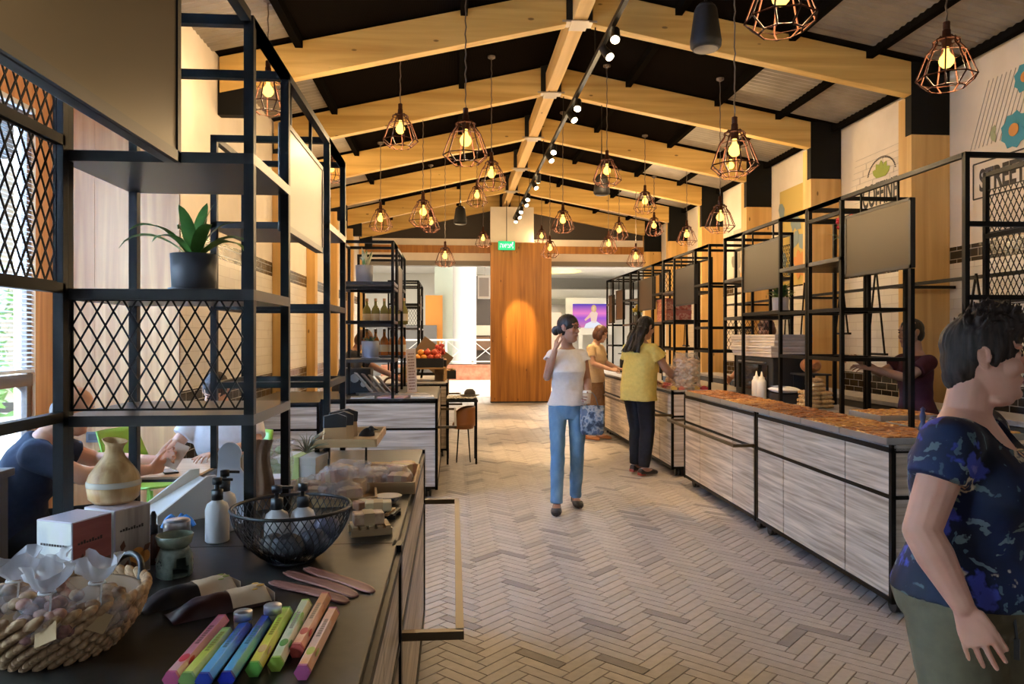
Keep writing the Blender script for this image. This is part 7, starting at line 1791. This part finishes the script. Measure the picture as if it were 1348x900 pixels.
# ---------------------------------------------------------------- woman in beige
def beige_woman():
    p = atD(783, 442, 10.9); hd = math.radians(-36)
    f = Fig('woman with a brown bob in a beige top behind the woman in white', (p.x - .02, p.y, 0), hd, 1.66, skin_mat('skin_fair', (.56, .33, .23)), 1.05, math.radians(8), 0, None, (0, math.radians(22), 0), .97)
    f.browm, f.lipm = HAIR_BR, LIP
    f.joints(((.22, .10, 1.13), (.14, .33, 1.05)), ((-.22, .10, 1.13), (-.14, .33, 1.05)))
    f.legs({1: ((.09, .02, .48), (.10, -.02, .09), (.1, 1, 0)), -1: ((-.09, .06, .48), (-.10, .06, .09), (-.1, 1, 0))})
    f.body(.007, {1: dict(d=(-.3, 1, -.1), n=(-.6, 0, -1), t=(-1, 0, .3), curl=.5), -1: dict(d=(.3, 1, -.1), n=(.6, 0, -1), t=(1, 0, .3), curl=.5)}, .02, .03)
    f.cloth('top', lambda mb: (f.torso(mb, .018, -.08, .51, .02, .04, .02), f.arms(mb, .016, .55, False, True)), fabric('beige_knit', (.62, .47, .29), 40, .88), .009, [neckcut(f, .545, (.085, .085, .055), .02)], .005, 8)
    def skirt(mb):
        mb.loft([(V((0, -.005, z)), V((rx, 0, 0)), V((0, ry, 0))) for z, rx, ry in ((.50, .20, .17), (.62, .195, .16), (.75, .19, .15), (.88, .185, .14), (1.0, .165, .125))], 24)
    f.cloth('skirt', skirt, fabric('brown_skirt', (.26, .15, .08), 30), .009, None, .006, 8)
    f.shoes(plain('sandal_tan', (.36, .14, .05), .5), name='sandal')
    def vol(hb): hb.ell((0, -.016, .150), (.088, .108, .092)); hb.ell((0, -.045, .09), (.094, .082, .10)); hb.ell((.06, .01, .08), (.036, .05, .08)); hb.ell((-.06, .01, .08), (.036, .05, .08))
    f.hair(vol, HAIR_BR, voxel=.007, amp=.004, cut=[((0, .122, .075), (.068, .085, .112))])
beige_woman()
# ---------------------------------------------------------------- young man in maroon behind the right counter
def maroon():
    f = Fig('young man in a maroon T-shirt behind the right counter, arms reaching left', (3.74, 5.72, 0), math.radians(180), 1.63, skin_mat('skin_brown', (.30, .155, .09)), .95, math.radians(2), 0, None, (math.radians(4), math.radians(4), 0), 1.0)
    f.browm, f.lipm = HAIR_BK, LIP2
    f.joints(((.20, .19, 1.22), (.10, .44, 1.335)), ((-.22, .22, 1.20), (-.13, .46, 1.275)))
    f.legs({1: ((.09, .03, .48), (.10, 0, .085), (0, 1, 0)), -1: ((-.09, .03, .48), (-.10, 0, .085), (0, 1, 0))})
    f.body(.006, {1: dict(d=(-.2, 1, .25), n=(-.6, .2, -1), t=(-1, 0, .4), curl=.55), -1: dict(d=(.1, 1, .12), n=(.4, 0, -1), t=(1, 0, .5), curl=.3)})
    f.cloth('shirt', lambda mb: (f.torso(mb, .018, -.10, .52, 0, 0, .02), f.arms(mb, .018, .55, False, True)), fabric('maroon_cotton', (.055, .012, .016), 30), .008, [neckcut(f, .55, (.08, .08, .05), .02)], .006, 8)
    f.cloth('trousers', lambda mb: (f.torso(mb, .012, -.13, .02), f.legmesh(mb, .018, .015, 1, True)), fabric('dark_trousers', (.02, .02, .024), 30), .009)
    f.shoes(BLACKP, False, cut_open=False)
    mb = MB()
    for k in range(11): mb.box(f.spine(.34, .06 - .012 * k, .135)[0], (.008, .003, .018 if k % 3 else .012))
    def vol(hb): hb.ell((0, -.016, .152), (.0785, .102, .088)); hb.ell((0, -.045, .11), (.074, .068, .08))
    f.hair(vol, HAIR_BK, amp=.0015, voxel=.005, cut=[((0, .118, .07), (.072, .074, .118)), ((.085, .0, .105), (.022, .028, .045)), ((-.085, .0, .105), (.022, .028, .045))])
maroon()
# ---------------------------------------------------------------- man in navy T-shirt at the cafe table
def navy_man():
    f = Fig('balding man in a dark navy T-shirt leaning on the cafe table with a phone', (-2.31, 4.02, 0), math.radians(22), 1.78, skin_mat('skin_ruddy', (.58, .29, .17)), 1.16, math.radians(30), 0, .50, (0, math.radians(16), 0), 1.05, headfwd=.03)
    f.browm, f.lipm = HAIR_GY, LIP
    f.joints(((.26, .36, .82), (.09, .66, .80)), ((-.26, .40, .82), (-.02, .70, .83)))
    f.legs({1: ((.14, .46, .50), (.14, .42, .085), (0, 1, 0)), -1: ((-.14, .46, .50), (-.14, .40, .085), (0, 1, 0))})
    f.body(.0065, {1: dict(d=(-.6, .75, .05), n=(-.6, -.5, .3), t=(0, .2, 1), curl=.85), -1: dict(d=(.4, .85, .25), n=(.6, -.3, .2), t=(0, .2, 1), curl=.6)}, .05, .02, 1.05, True, .004, 1.1)
    f.cloth('shirt', lambda mb: (f.torso(mb, .018, -.08, .52, .05, .02, .01), f.arms(mb, .020, .62, False, True)), fabric('navy_jersey', (.020, .024, .040), 30), .008, [neckcut(f, .55, (.08, .08, .05), .02)], .007, 8)
    f.cloth('trousers', lambda mb: (f.torso(mb, .012, -.13, .05), f.legmesh(mb, .022, .015, 1, True)), fabric('black_jeans', (.016, .016, .018), 30), .009)
    f.shoes(BLACKP, False, cut_open=False)
    def vol(hb): hb.ell((0, -.045, .10), (.0745, .062, .062)); hb.ell((.06, -.02, .12), (.014, .035, .03)); hb.ell((-.06, -.02, .12), (.014, .035, .03))
    f.hair(vol, HAIR_GY, amp=.001, voxel=.005, cut=[((.085, .0, .105), (.022, .028, .045)), ((-.085, .0, .105), (.022, .028, .045))])
    q = f.T.matrix_basis @ V((.02, .805, .855)); T = thing('held_phone', 'pale phone held up by the man in navy', 'phone', (q.x, q.y, q.z), .3)
    Mt = Matrix.Rotation(-.6, 4, 'X') @ Matrix.Rotation(.5, 4, 'Y'); part(T, 'case', MB().box((0, 0, 0), (.078, .010, .155)).xf(Mt), plain('phone_case', (.55, .42, .32), .4), bevel=.003); part(T, 'camera_bump', MB().cone((.02, .006, .055), (.02, .009, .055), .012, .012, 14).xf(Mt), BLACKP)
navy_man()
# ---------------------------------------------------------------- man in white shirt
def white_man():
    f = Fig('dark haired man in a white polo shirt seated behind the rack post', (-1.55, 5.25, 0), math.radians(-98), 1.74, skin_mat('skin_tan2', (.48, .25, .15)), 1.12, math.radians(16), 0, .50, (math.radians(10), math.radians(34), 0), 1.04)
    f.browm, f.lipm = HAIR_DK, LIP
    f.joints(((.28, .18, .80), (.20, .45, .79)), ((-.27, .17, .80), (-.12, .44, .79)))
    f.legs({1: ((.13, .44, .50), (.13, .42, .085), (0, 1, 0)), -1: ((-.13, .44, .50), (-.13, .42, .085), (0, 1, 0))})
    f.body(.0065, {1: dict(d=(-.3, 1, 0), n=(0, 0, -1), t=(-1, 0, 0), curl=.35), -1: dict(d=(.3, 1, 0), n=(0, 0, -1), t=(1, 0, 0), curl=.35)}, .05, .02)
    f.cloth('shirt', lambda mb: (f.torso(mb, .018, -.08, .53, .05, .02, .01), f.arms(mb, .022, .66, False, True)), fabric('white_pique', (.76, .72, .70), 40, .93), .008, [neckcut(f, .555, (.075, .085, .05), .035)], .006, 8)
    f.cloth('trousers', lambda mb: (f.torso(mb, .012, -.13, .05), f.legmesh(mb, .022, .015, 1, True)), fabric('pale_jeans', (.55, .60, .68), 30), .009)
    f.shoes(WHITE, False, cut_open=False)
    def vol(hb): hb.ell((0, -.014, .154), (.080, .104, .090)); hb.ell((0, -.045, .11), (.075, .068, .08)); hb.ell((0, .05, .20), (.055, .04, .03))
    f.hair(vol, HAIR_DK, amp=.003, voxel=.006, cut=[((0, .122, .065), (.076, .076, .115)), ((.085, .0, .105), (.022, .028, .045)), ((-.085, .0, .105), (.022, .028, .045))])
white_man()
# ---------------------------------------------------------------- two people half hidden behind the racks
def hidden(loc, hd, lab, H, lean, hairm, shirt, pitch):
    f = Fig(lab, loc, math.radians(hd), H, skin_mat('skin_h%d' % int(H * 100), (.50, .27, .18)), 1.0, math.radians(lean), 0, None, (0, math.radians(pitch), 0))
    f.browm, f.lipm = hairm, LIP
    y = .25 + .4 * math.sin(math.radians(lean))
    f.joints(((.23, y, 1.12), (.14, y + .22, 1.02)), ((-.23, y, 1.12), (-.14, y + .22, 1.02)))
    f.legs({1: ((.09, .03, .48), (.10, 0, .085), (0, 1, 0)), -1: ((-.09, .03, .48), (-.10, 0, .085), (0, 1, 0))})
    f.body(.008)
    f.cloth('shirt', lambda mb: (f.torso(mb, .018, -.10, .52, 0, 0, .02), f.arms(mb, .018, .6, False, True)), fabric(lab[:8] + 'cloth', shirt, 30), .01, [neckcut(f, .55, (.08, .08, .05), .02)])
    f.cloth('trousers', lambda mb: (f.torso(mb, .012, -.13, .02), f.legmesh(mb, .018, .015, 1, True)), bpy.data.materials['dark_trousers'], .01)
    f.shoes(BLACKP, False, cut_open=False)
    def vol(hb): hb.ell((0, -.014, .152), (.086, .106, .092)); hb.ell((0, -.05, .09), (.085, .075, .09))
    f.hair(vol, hairm, amp=.003, voxel=.008)
hidden((-1.32, 9.12, 0), 10, 'person with reddish brown hair bending behind the left rack of bottles', 1.62, 24, HAIR_BR, (.05, .05, .055), 25)
hidden((3.86, 8.75, 0), 200, 'person with auburn hair behind the stacked flat boxes', 1.70, 4, HAIR_BR, (.40, .17, .07), 10)
